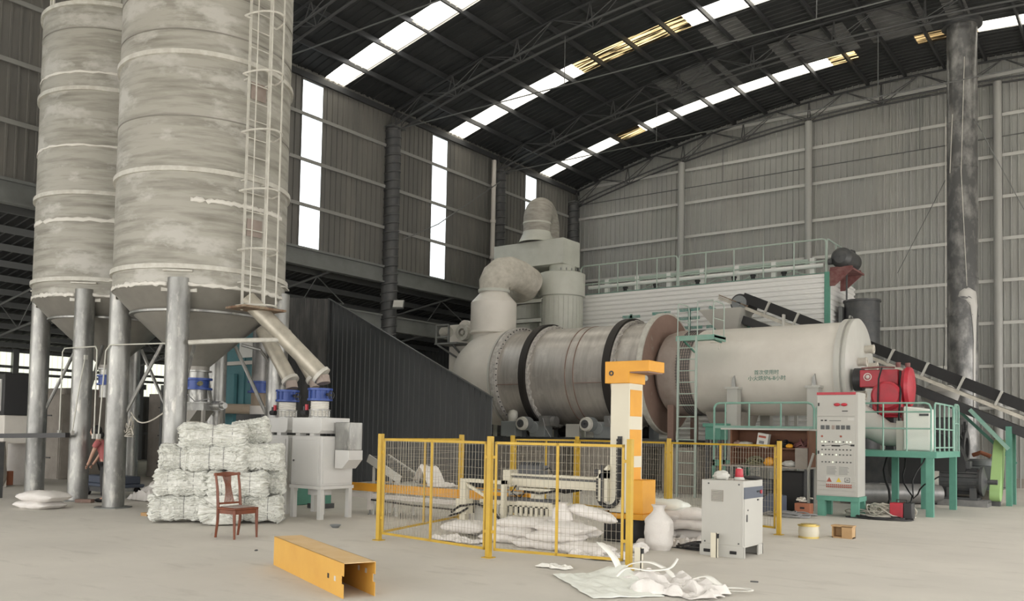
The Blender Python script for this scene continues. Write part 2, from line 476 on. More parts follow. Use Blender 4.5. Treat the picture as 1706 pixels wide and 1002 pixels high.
# right side wall (out of the photograph): clad above, open to daylight below
m = MB(); corr_wall(m, 'y', XR, -3, YG, 6.4, lambda t: roofz(XR) + .05, .25, .03, -1); corr_wall(m, 'y', XR, YF, -3, 0, lambda t: roofz(XR) + .05, .25, .03, -1)
wr = struct('wall_right', m, 'sheet_dark'); solidify(wr, .012)

# unseen front wall, added to cut near daylight: wide door openings below, clad above
m = MB(); corr_wall(m, 'x', YF, XW, XR, 7.2, lambda t: roofz(t) + .05, .25, .035, 1)
struct('wall_front', m, 'sheet_dark')
# roof sheets with skylight strips; ribs run down the slope
sky = [(1.0, 1.95), (7.6, 8.5), (14.0, 14.9), (20.25, 21.15), (26.95, 27.9), (33.6, 34.45)]
xs = [XW - .3 + (XR + .6 - XW) * i / 26 for i in range(27)]
def roof_sheet(mb, ya, yb, xlist):
    pr = profile(ya, yb, .3, .03); n = len(mb.v); k = len(xlist)
    for y, h in pr:
        for x in xlist: mb.v.append(Vector((x, y, roofz(x) - h)))
    for i in range(len(pr) - 1):
        for j in range(k - 1):
            a = n + i * k + j
            mb.f.append((a, a + 1, a + k + 1, a + k))
    return mb
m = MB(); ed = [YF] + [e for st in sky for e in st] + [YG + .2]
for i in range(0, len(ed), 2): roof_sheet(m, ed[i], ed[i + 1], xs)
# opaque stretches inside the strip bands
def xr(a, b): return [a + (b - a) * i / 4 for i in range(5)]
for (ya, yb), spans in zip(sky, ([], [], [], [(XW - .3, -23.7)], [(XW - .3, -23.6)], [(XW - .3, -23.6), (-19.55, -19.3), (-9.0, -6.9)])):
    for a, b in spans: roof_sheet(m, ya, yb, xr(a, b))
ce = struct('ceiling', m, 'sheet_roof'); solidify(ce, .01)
n = 0
def skylight(ya, yb, a, b, mat):
    global n
    n += 1
    mm = MB(); roof_sheet(mm, ya, yb, xr(a, b))
    struct('window_%d' % (n + 5), mm, mat)
for i in (0, 1, 2):
    skylight(*sky[i], XW - .3, XR + .3, 'skylight_clean')
skylight(*sky[3], -23.7, XR + .3, 'skylight_clean')
skylight(*sky[4], -23.6, -17.4, 'skylight_clean')
skylight(*sky[4], -17.4, -12.95, 'skylight_dirty')
skylight(*sky[4], -12.95, XR + .3, 'skylight_clean')
skylight(*sky[5], -23.6, -19.55, 'skylight_clean')
skylight(*sky[5], -19.3, -18.2, 'skylight_dirty')
skylight(*sky[5], -18.2, -10.0, 'skylight_clean')
skylight(*sky[5], -10.0, -9.0, 'skylight_dirty')
skylight(*sky[5], -6.9, -4.9, 'skylight_brown')
skylight(*sky[5], -4.9, XR + .3, 'skylight_clean')
# a few duller grey replacement sheets let into the dark roof
m = MB()
for ya, yb, a, b in [(30.5, 33.5, -15.9, -13.3), (28.2, 30.0, -12.9, -11.5), (31.0, 33.5, -11.4, -8.7), (30.6, 33.4, -8.2, -6.2), (31.0, 33.5, -5.6, -4.9)]:
    mm = MB(); roof_sheet(mm, ya, yb, xr(a, b))
    for v in mm.v: v.z -= .035
    m.add(mm.v, mm.f)
solidify(struct('grey_patch_sheet', m, 'roof_grey', ce), .004)
x = XW + 1.23
while x < XR:
    m = MB(); m.box(x - .035, x + .035, YF, YG, roofz(x) - .22, roofz(x) - .045)
    struct('purlin', m, 'steel_black', ce)
    x += 1.43
m = MB(); m.box(XW + .02, XW + .12, YF, YG, 13.75, 13.95); struct('eave_purlin', m, 'steel_black', ce)

# trusses: one upper and two lower tube chords with lattice, and a straight tie rod at the springing
bays = [36.7, 30.2, 23.6, 17.0, 10.4, 3.8, -2.8]
def truss(y, label, gable=False):
    t = thing('roof_truss', label, 'truss', (-7.3, y, 12.9), 0, 'roof trusses spanning the hall')
    N = 22
    X = [XW + .15 + (XR - XW - .3) * i / N for i in range(N + 1)]
    tz = lambda x: roofz(x) - .28
    bz = lambda x: roofz(x) - 1.12 + .15 * abs(x + 7.3) / 16
    up_ = [(x, y, tz(x)) for x in X]
    m = MB(); m.tube(up_, .045, 8); m.build('top_chord', 'steel_black', t, world=True)
    w = .22
    for s in (-1, 1):
        m = MB(); m.tube([(x, y + s * w, bz(x)) for x in X], .04, 8); m.build('bottom_chord', 'steel_truss', t, world=True)
    m = MB()
    for i in range(N + 1):
        if i % 2 == 0:
            m.cyl((X[i], y, tz(X[i])), (X[i], y - w, bz(X[i])), .022, 6)
            m.cyl((X[i], y, tz(X[i])), (X[i], y + w, bz(X[i])), .022, 6)
            m.cyl((X[i], y - w, bz(X[i])), (X[i], y + w, bz(X[i])), .018, 6)
            for j in (i - 1, i + 1):
                if 0 <= j <= N:
                    m.cyl((X[i], y - w, bz(X[i])), (X[j], y, tz(X[j])), .017, 6)
                    m.cyl((X[i], y + w, bz(X[i])), (X[j], y, tz(X[j])), .017, 6)
    m.build('web_bracing', 'steel_truss', t, world=True)
    m = MB(); m.tube([(XW + .15, y, 13.15), (XR - .15, y, 13.15)], .022, 6); m.build('tie_rod', 'steel_grey', t, world=True)
    for x in (-15.5, -7.3, .5):
        m = MB(); m.cyl((x, y, 13.15), (x, y, bz(x)), .014, 6); m.build('hanger_rod', 'steel_grey', t, world=True)
    return t
tl = ['lattice roof truss against the far gable wall', 'lattice roof truss meeting the side wall beside the white drain pipe',
      'lattice roof truss landing on the spiral-wrapped column left of the middle wall light strip',
      'lattice roof truss seen at the very top just right of the big silo',
      'nearest lattice truss above the big silo, mostly cut off by the top edge']
for y, l in zip(bays[:5], tl): truss(y, l)

# wrapped columns along the side wall
def wrapped_column(y, label, z1=13.2, x=XW + .12):
    t = thing('wrapped_column', label, 'column', (x, y, 0), 0, 'wrapped columns along the side wall')
    m = MB(); m.cyl((0, 0, 0), (0, 0, z1), .30, 24); m.build('shaft', 'column', t)
    m = MB()
    pts = []
    k = int(z1 / .33 * 16)
    for i in range(k + 1):
        th = 2 * PI * i / 16; pts.append((.305 * math.cos(th), .305 * math.sin(th), .05 + (z1 - .1) * i / k))
    m.tube(pts, .035, 6); m.build('spiral_wrap', 'column', t)
    m = MB(); m.box(-.35, .35, -.35, .35, z1, z1 + .05); m.build('cap_plate', 'steel_grey', t)
    return t
wrapped_column(23.6, 'dark spiral-wrapped round column between the two long wall light strips')
wrapped_column(30.3, 'dark spiral-wrapped column beside the white drain pipe, behind the dust box')
wrapped_column(36.4, 'dark spiral-wrapped column in the far corner of the hall')
wrapped_column(16.9, 'dark spiral-wrapped column hidden behind the big silo')

def gable_column(x, label, r=.15):
    t = thing('gable_column', label, 'column', (x, YG - .35, 0), 0, 'slim round columns on the gable wall')
    z1 = roofz(x) - 1.15
    m = MB(); m.cyl((0, 0, 0), (0, 0, z1), r, 16); m.build('shaft', 'column_pale', t)
    m = MB(); m.box(-.22, .22, -.2, .2, 0, .03); m.build('base_plate', 'steel_grey', t)
    m = MB()
    for z in (14.05, 12.5, 10.92, 9.33, 7.75, 6.15, 4.53):
        if z < z1: m.box(-.06, .06, .1, .28, z - .05, z + .05)
    m.build('girt_cleat', 'steel_grey', t)
gable_column(-17.5, 'slim grey round column on the gable wall, above the long roof railing')
gable_column(-11.65, 'slim grey round column on the gable wall above the right end of the railing')
gable_column(-4.6, 'slim grey round column on the gable wall right of the tall chimney')

# wall bracing and wires
m = MB(); m.tube([(XW + .47, 23.9, 8.95), (XW + .4, 26, 10.0), (XW + .55, 29.85, 12.65)], .022, 6)
single('brace_rod', m, 'steel_grey', 'thin diagonal rod crossing the side wall over the middle light strip', 'rod')
m = MB(); m.tube([(-23.12, 29.72, 8.3), (-23.12, 29.72, 9.3)], .075, 12); m.tube([(-23.12, 29.72, 9.3), (-23.12, 29.72, 13.6)], .1, 14)
for z in (9.3, 10.9, 12.5): m.ring(.1, .125, z - .06, z + .06, (-23.12, 29.72, 0), n=16)
single('drain_pipe', m, 'pvc', 'white vertical drain pipe on the side wall left of the top duct elbow', 'pipe')

# floodlight on the column
t = thing('floodlight', 'small square floodlight fixed to the spiral-wrapped column', 'lamp', (-22.78, 23.4, 6.3))
R = Matrix.Rotation(.5, 3, 'Z') @ Matrix.Rotation(-.5, 3, 'X')
m = MB(); m.cbox((0.1, .1, .1), (.42, .1, .36), R); m.build('housing', 'steel_mid', t, bevel=.01)
m = MB(); m.cbox(Vector((0.1, .1, .1)) + R @ Vector((0, -.055, 0)), (.37, .01, .31), R); m.build('glass', 'white', t)
m = MB(); m.bar((-.15, .1, .0), (.1, .1, .05), .04); m.build('bracket', 'steel_grey', t)

# lower neighbouring hall seen through the opening in the side wall
def lowz(x): return 7.9 - (x - XW) * -1 * .16 if x < XW else 7.9
m = MB()
pr = profile(YF, YG + .2, .3, .03); n0 = 0
X2 = [XW - .02, -28, -33, -41]
for y, h in pr:
    for x in X2: m.v.append(Vector((x, y, lowz(x) - h)))
for i in range(len(pr) - 1):
    for j in range(3):
        a = i * 4 + j; m.f.append((a, a + 1, a + 5, a + 4))
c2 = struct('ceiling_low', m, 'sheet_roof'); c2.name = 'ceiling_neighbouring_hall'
x = -25.0
while x > -40.5:
    mm = MB(); mm.box(x - .04, x + .04, YF, YG, lowz(x) - .25, lowz(x) - .05); struct('purlin', mm, 'steel_grey', c2); x -= 1.5
m = MB(); corr_wall(m, 'y', -41, YF, YG, 4.9, 5.6, .25, .03, 1); corr_wall(m, 'y', -41, YF, YG, 0, 3.1, .25, .03, 1)
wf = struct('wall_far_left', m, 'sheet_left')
m = MB(); corr_wall(m, 'y', -41, YF, YG, 3.1, 4.9, .25, .03, 1); struct('window_40', m, 'far_light')
for z in (4.9, 4.2, 3.9, 3.1, 1.3):
    m = MB(); m.box(-40.95, -40.8, YF, YG, z - .06, z + .06); struct('girt', m, 'steel_grey', wf)
for y in (6, 12, 18, 24, 30):
    m = MB(); m.box(-40.95, -40.7, y - .12, y + .12, 0, 5); struct('post', m, 'steel_grey', wf)
m = MB(); corr_wall(m, 'x', YG, -41, XW, 0, lambda t: lowz(t), .25, .035, -1)
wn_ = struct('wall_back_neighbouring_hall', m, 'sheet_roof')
# light truss members of the low hall
def low_truss(y, label):
    t = thing('roof_truss', label, 'truss', (-32, y, 4.6), 0, 'trusses of the lower neighbouring hall')
    N = 12; X = [XW - .1 - 17.2 * i / N for i in range(N + 1)]
    bz = lambda x: 6.75 - .14 * (XW - x)
    m = MB(); m.tube([(x, y, lowz(x) - .3) for x in X], .04, 6); m.build('top_chord', 'steel_grey', t, world=True)
    m = MB(); m.tube([(x, y, bz(x) - .5) for x in X], .045, 6); m.build('bottom_chord', 'steel_grey', t, world=True)
    m = MB()
    for i in range(N): m.cyl((X[i], y, (lowz(X[i]) - .3) if i % 2 else bz(X[i]) - .5), (X[i + 1], y, bz(X[i + 1]) - .5 if i % 2 else lowz(X[i + 1]) - .3), .02, 6)
    m.build('web_bracing', 'steel_grey', t, world=True)
for y, l in ((14.2, 'dark lattice truss of the lower hall left of the rear silo'), (21.5, 'dark lattice truss in the lower hall seen left of the wrapped column'),
             (28.5, 'dark lattice truss of the lower hall right of the wrapped column')): low_truss(y, l)
m = MB(); m.cyl((-25.2, 14.2, 0), (-25.2, 14.2, 6.3), .12, 12)
single('hall_post', m, 'steel_black', 'dark round post of the lower hall between the rear silo legs', 'post')

# ================================================================ SILOS
def P(cx, cy, r, deg, z): return (cx + r * math.cos(math.radians(deg)), cy + r * math.sin(math.radians(deg)), z)

def silo(label, loc, k, ladder, ztop, seams, welds):
    """k scales the heights; legs stand at four corners"""
    R = 1.69
    t = thing('storage_silo', label, 'silo', loc, 0, 'tall storage silos on four legs')
    z0 = 4.35 * k
    m = MB(); m.lathe([(R, z0), (R, ztop), (R * .55, ztop + .55), (.3, ztop + .75)], n=72); m.build('barrel', 'silo', t)
    for z in (4.72, 6.59, 8.86, ztop / k):
        m = MB(); m.ring(R - .01, R + .055, z * k - .045, z * k + .045, n=72); m.build('stiffener_ring', 'silo_ring', t)
    # sealed seams: ragged white sealant bands
    for z, a0, a1, w in seams:
        m = MB(); n = 40
        vs = []; fs = []
        for i in range(n + 1):
            a = math.radians(a0 + (a1 - a0) * i / n)
            w1 = w * (.6 + .8 * noise.noise(Vector((i * .9, z, 0)))); w2 = w * (.8 + 1.1 * noise.noise(Vector((i * 1.3, z + 5, 2))))
            for rr, zz in ((R + .012, z * k - w1), (R + .012, z * k + w2)): vs.append((rr * math.cos(a), rr * math.sin(a), zz))
        for i in range(n): fs.append((2 * i, 2 * i + 2, 2 * i + 3, 2 * i + 1))
        m.add(vs, fs); solidify(m.build('seam_sealant', 'silo_seal', t), .01)
    for z in welds:
        m = MB(); m.ring(R - .01, R + .012, z * k - .012, z * k + .012, n=72); m.build('weld_seam', 'silo_cone', t)
    m = MB(); zc = z0
    m.lathe([(R, zc + .02), (1.29, zc - .41), (.22, zc - 1.42), (.22, zc - 1.5)], n=48, cap=False); m.build('hopper_cone', 'silo_cone', t)
    m = MB(); m.ring(1.27, 1.36, zc - .43, zc - .39, n=48); m.build('cone_ring', 'galv', t)
    m = MB(); m.cyl((0, 0, zc - 1.66), (0, 0, zc - 1.5), .2, 20)
    m.ring(.2, .27, zc - 1.53, zc - 1.5, n=24); m.build('outlet_neck', 'galv', t)
    v = MB(); v.cyl((0, 0, zc - 1.9), (0, 0, zc - 1.66), .22, 20); v.ring(.22, .29, zc - 1.7, zc - 1.66, n=24); v.ring(.22, .29, zc - 1.9, zc - 1.86, n=24)
    vo = v.build('outlet_valve', 'blue', t)
    m = MB(); m.cyl((.2, -.1, zc - 1.78), (.36, -.18, zc - 1.78), .05, 12); m.build('valve_actuator', 'olive', vo)
    m = MB(); m.cyl((0, 0, zc - 2.2), (0, 0, zc - 1.9), .19, 20); m.build('outlet_sleeve', 'galv', t)
    for a in (-48, -138, 42, 132):
        m = MB(); x, y, _ = P(0, 0, 1.60, a, 0)
        m.lathe([(.212, .02), (.212, 4.5 * k)], (x, y, 0), n=28); lg = m.build('leg', 'galv', t)
        m = MB(); n = 8; m.prism([(x + .36 * math.cos(2 * PI * (i + .5) / n), y + .36 * math.sin(2 * PI * (i + .5) / n)) for i in range(n)], 0, .02)
        m.build('base_plate', 'steel_mid', lg)
        # saddle plate wrapping the leg head against the barrel
        m = MB(); ca, sa = math.cos(math.radians(a)), math.sin(math.radians(a))
        for s in (-1, 1):
            q = 1.60
            m.bar((q * ca - s * .25 * sa, q * sa + s * .25 * ca, 4.25 * k), (q * ca - s * .25 * sa, q * sa + s * .25 * ca, 4.62 * k), .16, .02, (ca, sa, 0))
        m.bar((1.66 * ca + .27 * sa, 1.66 * sa - .27 * ca, 4.63 * k), (1.66 * ca - .27 * sa, 1.66 * sa + .27 * ca, 4.63 * k), .2, .03)
        m.build('saddle_plate', 'silo_ring', lg)
        p = P(0, 0, 1.42, a, 1.95 * k); q = P(0, 0, .72, a + 8, 3.38 * k)
        m = MB(); m.tube([p, q], .04, 8); m.build('diagonal_brace', 'galv', t)
    # ring pipe along the barrel foot is joined to a cross tie
    if ladder:
        az = -3; dirv = Vector((math.cos(math.radians(az)), math.sin(math.radians(az)), 0)); tg = Vector((-dirv.y, dirv.x, 0))
        base = dirv * (R + .16); w = .23
        ld = MB()
        for s in (-1, 1):
            a = base + tg * s * w
            ld.bar(a + Vector((0, 0, 3.95)), a + Vector((0, 0, 11.6)), .05, .02, dirv)
        z = 4.1
        lo = ld.build('ladder_rails', 'silo_ring', t)
        while z < 11.5:
            rg = MB(); rg.cyl(base - tg * w + Vector((0, 0, z)), base + tg * w + Vector((0, 0, z)), .012, 8); z += .36
            rg.build('rung', 'silo_ring', lo)
        # safety cage
        for z in (4.02, 5.1, 6.25, 7.4, 8.55, 9.7, 10.85):
            pts = []; cg = MB()
            for i in range(13):
                th = -PI * .5 + PI * i / 12
                pts.append(base + tg * (.36 * math.sin(th) * 1.0) + dirv * (.62 * max(0, math.cos(th))) + Vector((0, 0, z)))
            cg.tube([base - tg * w + Vector((0, 0, z))] + pts + [base + tg * w + Vector((0, 0, z))], .02, 6)
            cg.build('cage_hoop', 'silo_ring', lo)
        for th in (-55, -20, 20, 55):
            q = base + tg * .36 * math.sin(math.radians(th)) + dirv * .62 * math.cos(math.radians(th))
            m = MB(); m.tube([q + Vector((0, 0, 4.0)), q + Vector((0, 0, 10.9))], .013, 6); m.build('cage_bar', 'silo_ring', lo)
        for z in (4.5, 6.5, 8.5, 10.5):
            for s in (-1, 1):
                a = base + tg * s * w + Vector((0, 0, z)); m = MB(); m.bar(a, a - dirv * .16, .03); m.build('standoff', 'silo_ring', lo)
        # rust stained landing plate at the ladder foot
        m = MB(); c = dirv * (R + .3)
        m.cbox(c + Vector((0, 0, 3.98)), (.62, .95, .04), Matrix.Rotation(math.radians(az), 3, 'Z'))
        m.build('foot_landing', 'rust', lo)
        # pink red name plate brackets high on the barrel
        for z in (5.62, 8.35):
            m = MB(); q = P(0, 0, R + .02, az + 3, z); m.cbox(q, (.02, .34, .34), Matrix.Rotation(math.radians(az), 3, 'Z')); m.build('patch_plate', 'brown_pale', t)
        m = MB(); m.tube([P(0, 0, 1.75, -40, 3.27), P(0, 0, 1.95, -18, 3.33), (2.44, .29, 3.41)], .045, 10); m.build('cross_tie', 'silo_ring', t)
        m = MB(); m.tube([(1.16, 1.04, 2.9), (1.1, .7, 3.3), (.75, .5, 3.4)], .035, 8); m.build('side_brace', 'galv', t)
    return t

silo('big dusty galvanised silo with a caged ladder, nearest the camera', (-15.97, 10.66, 0), 1.0, True, 11.3, ((6.01, -42, 30, .06), (4.38, -120, -55, .05), (4.38, -42, 60, .05)), (7.63, 9.31, 10.1))
s2 = silo('rear dusty galvanised silo at the left edge, half behind the bigger one', (-20.3, 11.1, 0), 1.045, False, 11.22, ((6.0, -110, 60, .06), (9.22, -120, 60, .035), (7.62, -120, 60, .03), (4.38, -120, -55, .05), (4.38, -42, 60, .05)), (10.2,))
m = MB(); m.tube([(-.3, -1.5, 11.2), (-.3, -1.5, 12.4)], .03, 6); m.tube([(-.75, -1.35, 11.2), (-.75, -1.35, 12.4)], .03, 6); m.box(.2, 1.2, -1.3, -.7, 11.3, 11.75); m.build('roof_rail', 'silo_ring', s2)

# screw conveyor under the big silo, soft boot and dust hopper
t = thing('screw_conveyor', 'grey screw conveyor trough under the big silo outlet', 'conveyor', (-15.97, 10.66, 0))
m = MB(); m.box(-.5, .55, -.22, .22, 2.02, 2.18); m.box(-.55, .6, -.26, .26, 2.16, 2.19); m.build('trough', 'galv', t)
m = MB(); m.prism([(-.35, 2.02), (.3, 2.02), (0.05, 1.8), (-.25, 1.8)], -.2, .2, 'y'); m.build('discharge_hopper', 'silo_cone', t)
m = MB(); m.cyl((.55, 0, 2.12), (.85, 0, 2.12), .09, 14); m.cyl((.85, 0, 2.12), (.95, 0, 2.12), .06, 12); m.build('end_bearing', 'galv', t)
m = MB(); m.lathe([(.16, 1.8), (.2, 1.5), (.17, 1.2), (.15, .9)], (-.1, 0, 0), n=20); m.build('drop_sleeve', 'duct', t)
m = MB(); m.tube([(-.45, -.28, 2.19), (-.1, -.3, 2.45), (.3, -.26, 2.2), (.8, -.24, 2.25)], .012, 6); m.build('cable', 'strap', t)
m = MB()
for sx in (-.48, .52):
    for sy in (-.2, .2): m.box(sx - .03, sx + .03, sy - .03, sy + .03, 0, 2.02)
m.build('support_frame', 'silo_cone', t)

# vertical dark pipe with a blue valve between the silo and the teal machine
t = thing('drop_pipe', 'dark vertical steel pipe with blue valve before the teal machine', 'pipe', (-16.9, 12.9, 0))
m = MB(); m.cyl((0, 0, 2.78), (0, 0, 4.4), .17, 24); m.build('pipe_shell', 'galv_dark', t)
m = MB(); m.cyl((0, 0, 2.55), (0, 0, 2.75), .19, 24); m.ring(.19, .26, 2.74, 2.78, n=24); m.ring(.19, .26, 2.5, 2.55, n=24); m.build('valve', 'blue', t)
m = MB(); m.cyl((0, 0, 2.2), (0, 0, 2.5), .17, 20); m.build('pale_sleeve', 'hose', t)
m = MB(); m.cyl((0, 0, 2.0), (0, 0, 2.2), .19, 20); m.box(-.3, .3, -.02, .02, 2.08, 2.1); m.build('collar', 'pvc', t)
m = MB(); m.box(-.42, .5, -.3, .3, 1.4, 2.0); m.build('receiving_bin', 'darkgrey', t, bevel=.01)
m = MB()
for sx in (-.35, .4):
    for sy in (-.25, .25): m.box(sx - .04, sx + .04, sy - .04, sy + .04, 0, 1.4)
m.build('support_frame', 'darkgrey', t)

# teal machine behind
t = thing('teal_machine_housing', 'tall blue-teal machine housing behind the big silo legs', 'machine', (-21.8, 15.2, 0))
m = MB(); m.box(-.7, 2.0, 0, .7, .9, 4.6); m.build('housing_shell', 'teal', t, bevel=.02)
m = MB()
for x in (-.65, -.1, .3, 1.2, 1.55, 1.9): m.box(x, x + .08, -.05, .0, .95, 4.1)
m.build('rib', 'teal', t)
m = MB(); m.box(-.75, 2.0, -.12, .02, 3.45, 3.55); m.build('ledge', 'pvc', t)
m = MB(); m.box(1.1, 1.8, -.1, -.02, 3.65, 4.1); m.build('window_box', 'lightsheet', t)
m = MB(); m.box(.35, .95, -.14, -.02, 1.6, 3.2); m.build('door', 'teal', t, bevel=.01)
m = MB()
for x in (-.6, 1.3):
    for y in (.05, .5): m.box(x, x + .12, y, y + .12, 0, .9)
m.build('support_frame', 'teal', t)
t = thing('green_bin', 'small dark teal bin below the pipes, right of the sack bundles', 'bin', (-15.7, 12.9, 0))
m = MB(); m.box(-.25, .55, -.3, .3, 0, 1.35); m.build('bin_body', 'green', t, bevel=.02)
m = MB(); m.box(-.29, .59, -.34, .34, 1.35, 1.4); m.build('rim', 'darkgrey', t)

# tan cloth hoses in the background
m = MB(); m.tube([(-19.3, 12.6, 2.6), (-18.5, 12.5, 2.75), (-17.4, 11.8, 3.1), (-16.9, 11.3, 3.4)], .13, 12)
single('air_hose', m, 'hose', 'tan fabric hose hanging between the two silos, right piece', 'hose')
m = MB(); m.tube([(-21.7, 14.3, 1.5), (-21.4, 14.3, 2.0), (-20.8, 14.3, 2.2), (-19.9, 15.2, 2.2)], .14, 12)
single('air_hose', m, 'hose', 'tan fabric hose curving down behind the second silo leg', 'hose')

# ================================================================ BIG CHUTES and WEIGHING UNITS
def chute(pts, r, label, mat='chute'):
    t = thing('chute_pipe', label, 'pipe', pts[-1], 0, 'slanted chute pipes from the silo to the fillers')
    m = MB(); m.tube(pts, r, 28); m.build('pipe_shell', mat, t, world=True)
    a, b = Vector(pts[0]), Vector(pts[-1]); d = (b - a).normalized()
    m = MB(); m.tube([b - d * .05, b + d * .02], r + .03, 28); m.build('end_flange', 'silo_ring', t, world=True)
    m = MB(); q = b + d * .02; m.tube([q - Vector((0, 0, .0)), q + Vector((.04, 0, -.14))], r * .8, 20); m.build('outlet_spout', 'brown_pale', t, world=True)
    return t
chute([(-14.25, 10.55, 4.2), (-12.93, 11.33, 2.72)], .165, 'long tan chute pipe slanting from the big silo to the right filler')
chute([(-15.0, 11.5, 3.75), (-14.2, 11.62, 2.66)], .15, 'steeper tan chute pipe ending above the left filler')
chute([(-14.75, 11.9, 3.7), (-13.95, 12.0, 2.7)], .12, 'thin chute pipe partly behind the steeper one')

def filler(label, x0, y0, sx, sy, left):
    t = thing('bag_filling_unit', label, 'machine', (x0, y0, 0), 0, 'white bag filling units under the chutes')
    m = MB(); m.box(0, sx, 0, sy, .62, 1.55); m.build('cabinet_body', 'filler', t, bevel=.012)
    m = MB(); m.box(-.02, sx + .02, -.02, sy + .02, .56, .62)
    m.build('bottom_frame', 'filler', t)
    for px in (.0, sx - .09):
        for py in (.0, sy - .09):
            m = MB(); m.box(px, px + .09, py, py + .09, 0, .56); m.build('leg', 'filler', t)
    d = MB(); d.box(.05, sx - .07, -.015, 0, .66, 1.48); dr = d.build('door', 'filler', t, bevel=.005)
    m = MB(); m.cyl((.09, -.03, 1.08), (.09, -.015, 1.08), .02, 10); m.build('lock', 'darkgrey', dr)
    d = MB(); d.box(sx, sx + .012, .04, sy - .04, .66, 1.5); d.build('side_panel', 'filler', t, bevel=.005)
    hx, hy = sx * .42, sy * .45
    m = MB()
    m.prism([(hx - .36, 1.6), (hx - .36, 1.9), (hx + .46, 1.9), (hx + .46, 1.66), (hx + .4, 1.6)], hy - .36, hy + .36, 'y'); m.build('top_hopper', 'filler', t, bevel=.01)
    m = MB()
    for sxx in (-.2, .2): m.box(hx + sxx - .06, hx + sxx + .06, hy - .35, hy - .2, 1.55, 1.64)
    m.build('load_cell_foot', 'filler', t)
    # caged bellows, ribbed sleeve, blue valve with flanges
    m = MB()
    for i in range(14):
        a = 2 * PI * i / 14; m.cyl((hx + .19 * math.cos(a), hy + .19 * math.sin(a), 1.9), (hx + .19 * math.cos(a), hy + .19 * math.sin(a), 2.06), .008, 5)
    m.ring(.17, .21, 2.04, 2.06, (hx, hy, 0), n=24); m.ring(.17, .21, 1.9, 1.92, (hx, hy, 0), n=24)
    m.build('cage_ring', 'galv', t)
    pr = []
    for i in range(9): pr += [(.165, 1.92 + i * .035), (.18, 1.935 + i * .035)]
    m = MB(); m.lathe(pr, (hx, hy, 0), n=24); m.build('bellows_sleeve', 'silo_seal', t)
    v = MB(); v.cyl((hx, hy, 2.24), (hx, hy, 2.46), .19, 28); v.ring(.19, .24, 2.43, 2.47, (hx, hy, 0), n=28); v.ring(.19, .24, 2.23, 2.27, (hx, hy, 0), n=28)
    for i in range(10):
        a = 2 * PI * i / 10; v.cyl((hx + .215 * math.cos(a), hy + .215 * math.sin(a), 2.25), (hx + .215 * math.cos(a), hy + .215 * math.sin(a), 2.45), .012, 5)
    vo = v.build('inlet_valve', 'blue', t)
    m = MB(); m.cyl((hx + .22, hy - .02, 2.35), (hx + .36, hy - .04, 2.33), .03, 8); m.tube([(hx + .36 + .0, hy - .04 + .07 * math.cos(a * PI / 6), 2.33 + .07 * math.sin(a * PI / 6)) for a in range(12)], .01, 5, close=True)
    m.build('handwheel', 'black_soft', vo)
    m = MB(); m.cyl((hx - .36, hy - .12, 2.0), (hx - .22, hy - .12, 2.0), .05, 10); m.cyl((hx - .3, hy - .12, 2.0), (hx - .3, hy - .12, 2.12), .03, 8); m.build('actuator', 'black_soft', t)
    m = MB(); m.cyl((hx - .26, hy - .1, 2.04), (hx - .26, hy - .1, 2.16), .035, 8); m.build('red_knob', 'red', t)
    if not left:
        m = MB(); m.box(sx + .02, sx + .42, .3, .62, 1.3, 1.82); m.build('control_box', 'galv', t, bevel=.01)
        m = MB(); m.prism([(sx + .05, .95), (sx + .25, .95), (sx + .42, 1.12), (sx + .42, 1.3), (sx + .05, 1.3)], .28, .64, 'y'); m.build('bag_spout', 'filler', t, bevel=.01)
    m = MB(); m.box(.2, sx - .3, .25, sy - .25, .42, .56); m.build('under_box', 'filler', t, bevel=.01)
    return t
filler('white bag filling unit with one door, right of the pair below the chutes', -13.3, 10.96, .85, .79, False)
filler('white bag filling unit, left and rear of the pair below the chutes', -14.62, 11.25, .85, .79, True)
t = thing('control_cabinet', 'small light grey cabinet on a floor stand under the left filler', 'box', (-14.5, 12.5, 0))
m = MB(); m.box(0, .3, 0, .3, .1, .55); m.build('box_shell', 'green', t); m = MB(); m.box(-.05, .35, -.05, .35, 0, .1); m.build('foot', 'darkgrey', t)

# short inclined infeed roller chute beside the right filler
t = thing('inclined_roller_chute', 'short inclined white roller chute right of the fillers', 'conveyor', (-12.6, 12.35, 0))
a, b = Vector((-.15, .1, 1.12)), Vector((.75, .1, .72))
for s in (0, .55):
    m = MB(); m.bar(a + Vector((0, s, 0)), b + Vector((0, s, 0)), .03, .16); m.build('side_plate', 'white', t)
m = MB()
for i in range(9):
    q = a.lerp(b, (i + .5) / 9); m.cyl(q + Vector((0, .02, .04)), q + Vector((0, .53, .04)), .03, 10)
m.build('rollers', 'darkgrey', t)
m = MB(); m.bar(b + Vector((-.2, .28, -.1)), b + Vector((.25, .28, -.18)), .5, .1); m.build('end_plate', 'white', t)
m = MB()
for x, y, z in ((0, .12, .95), (0, .6, .95), (.65, .12, .68), (.65, .6, .68)): m.box(x - .02, x + .02, y - .02, y + .02, 0, z)
m.build('stand', 'white', t)

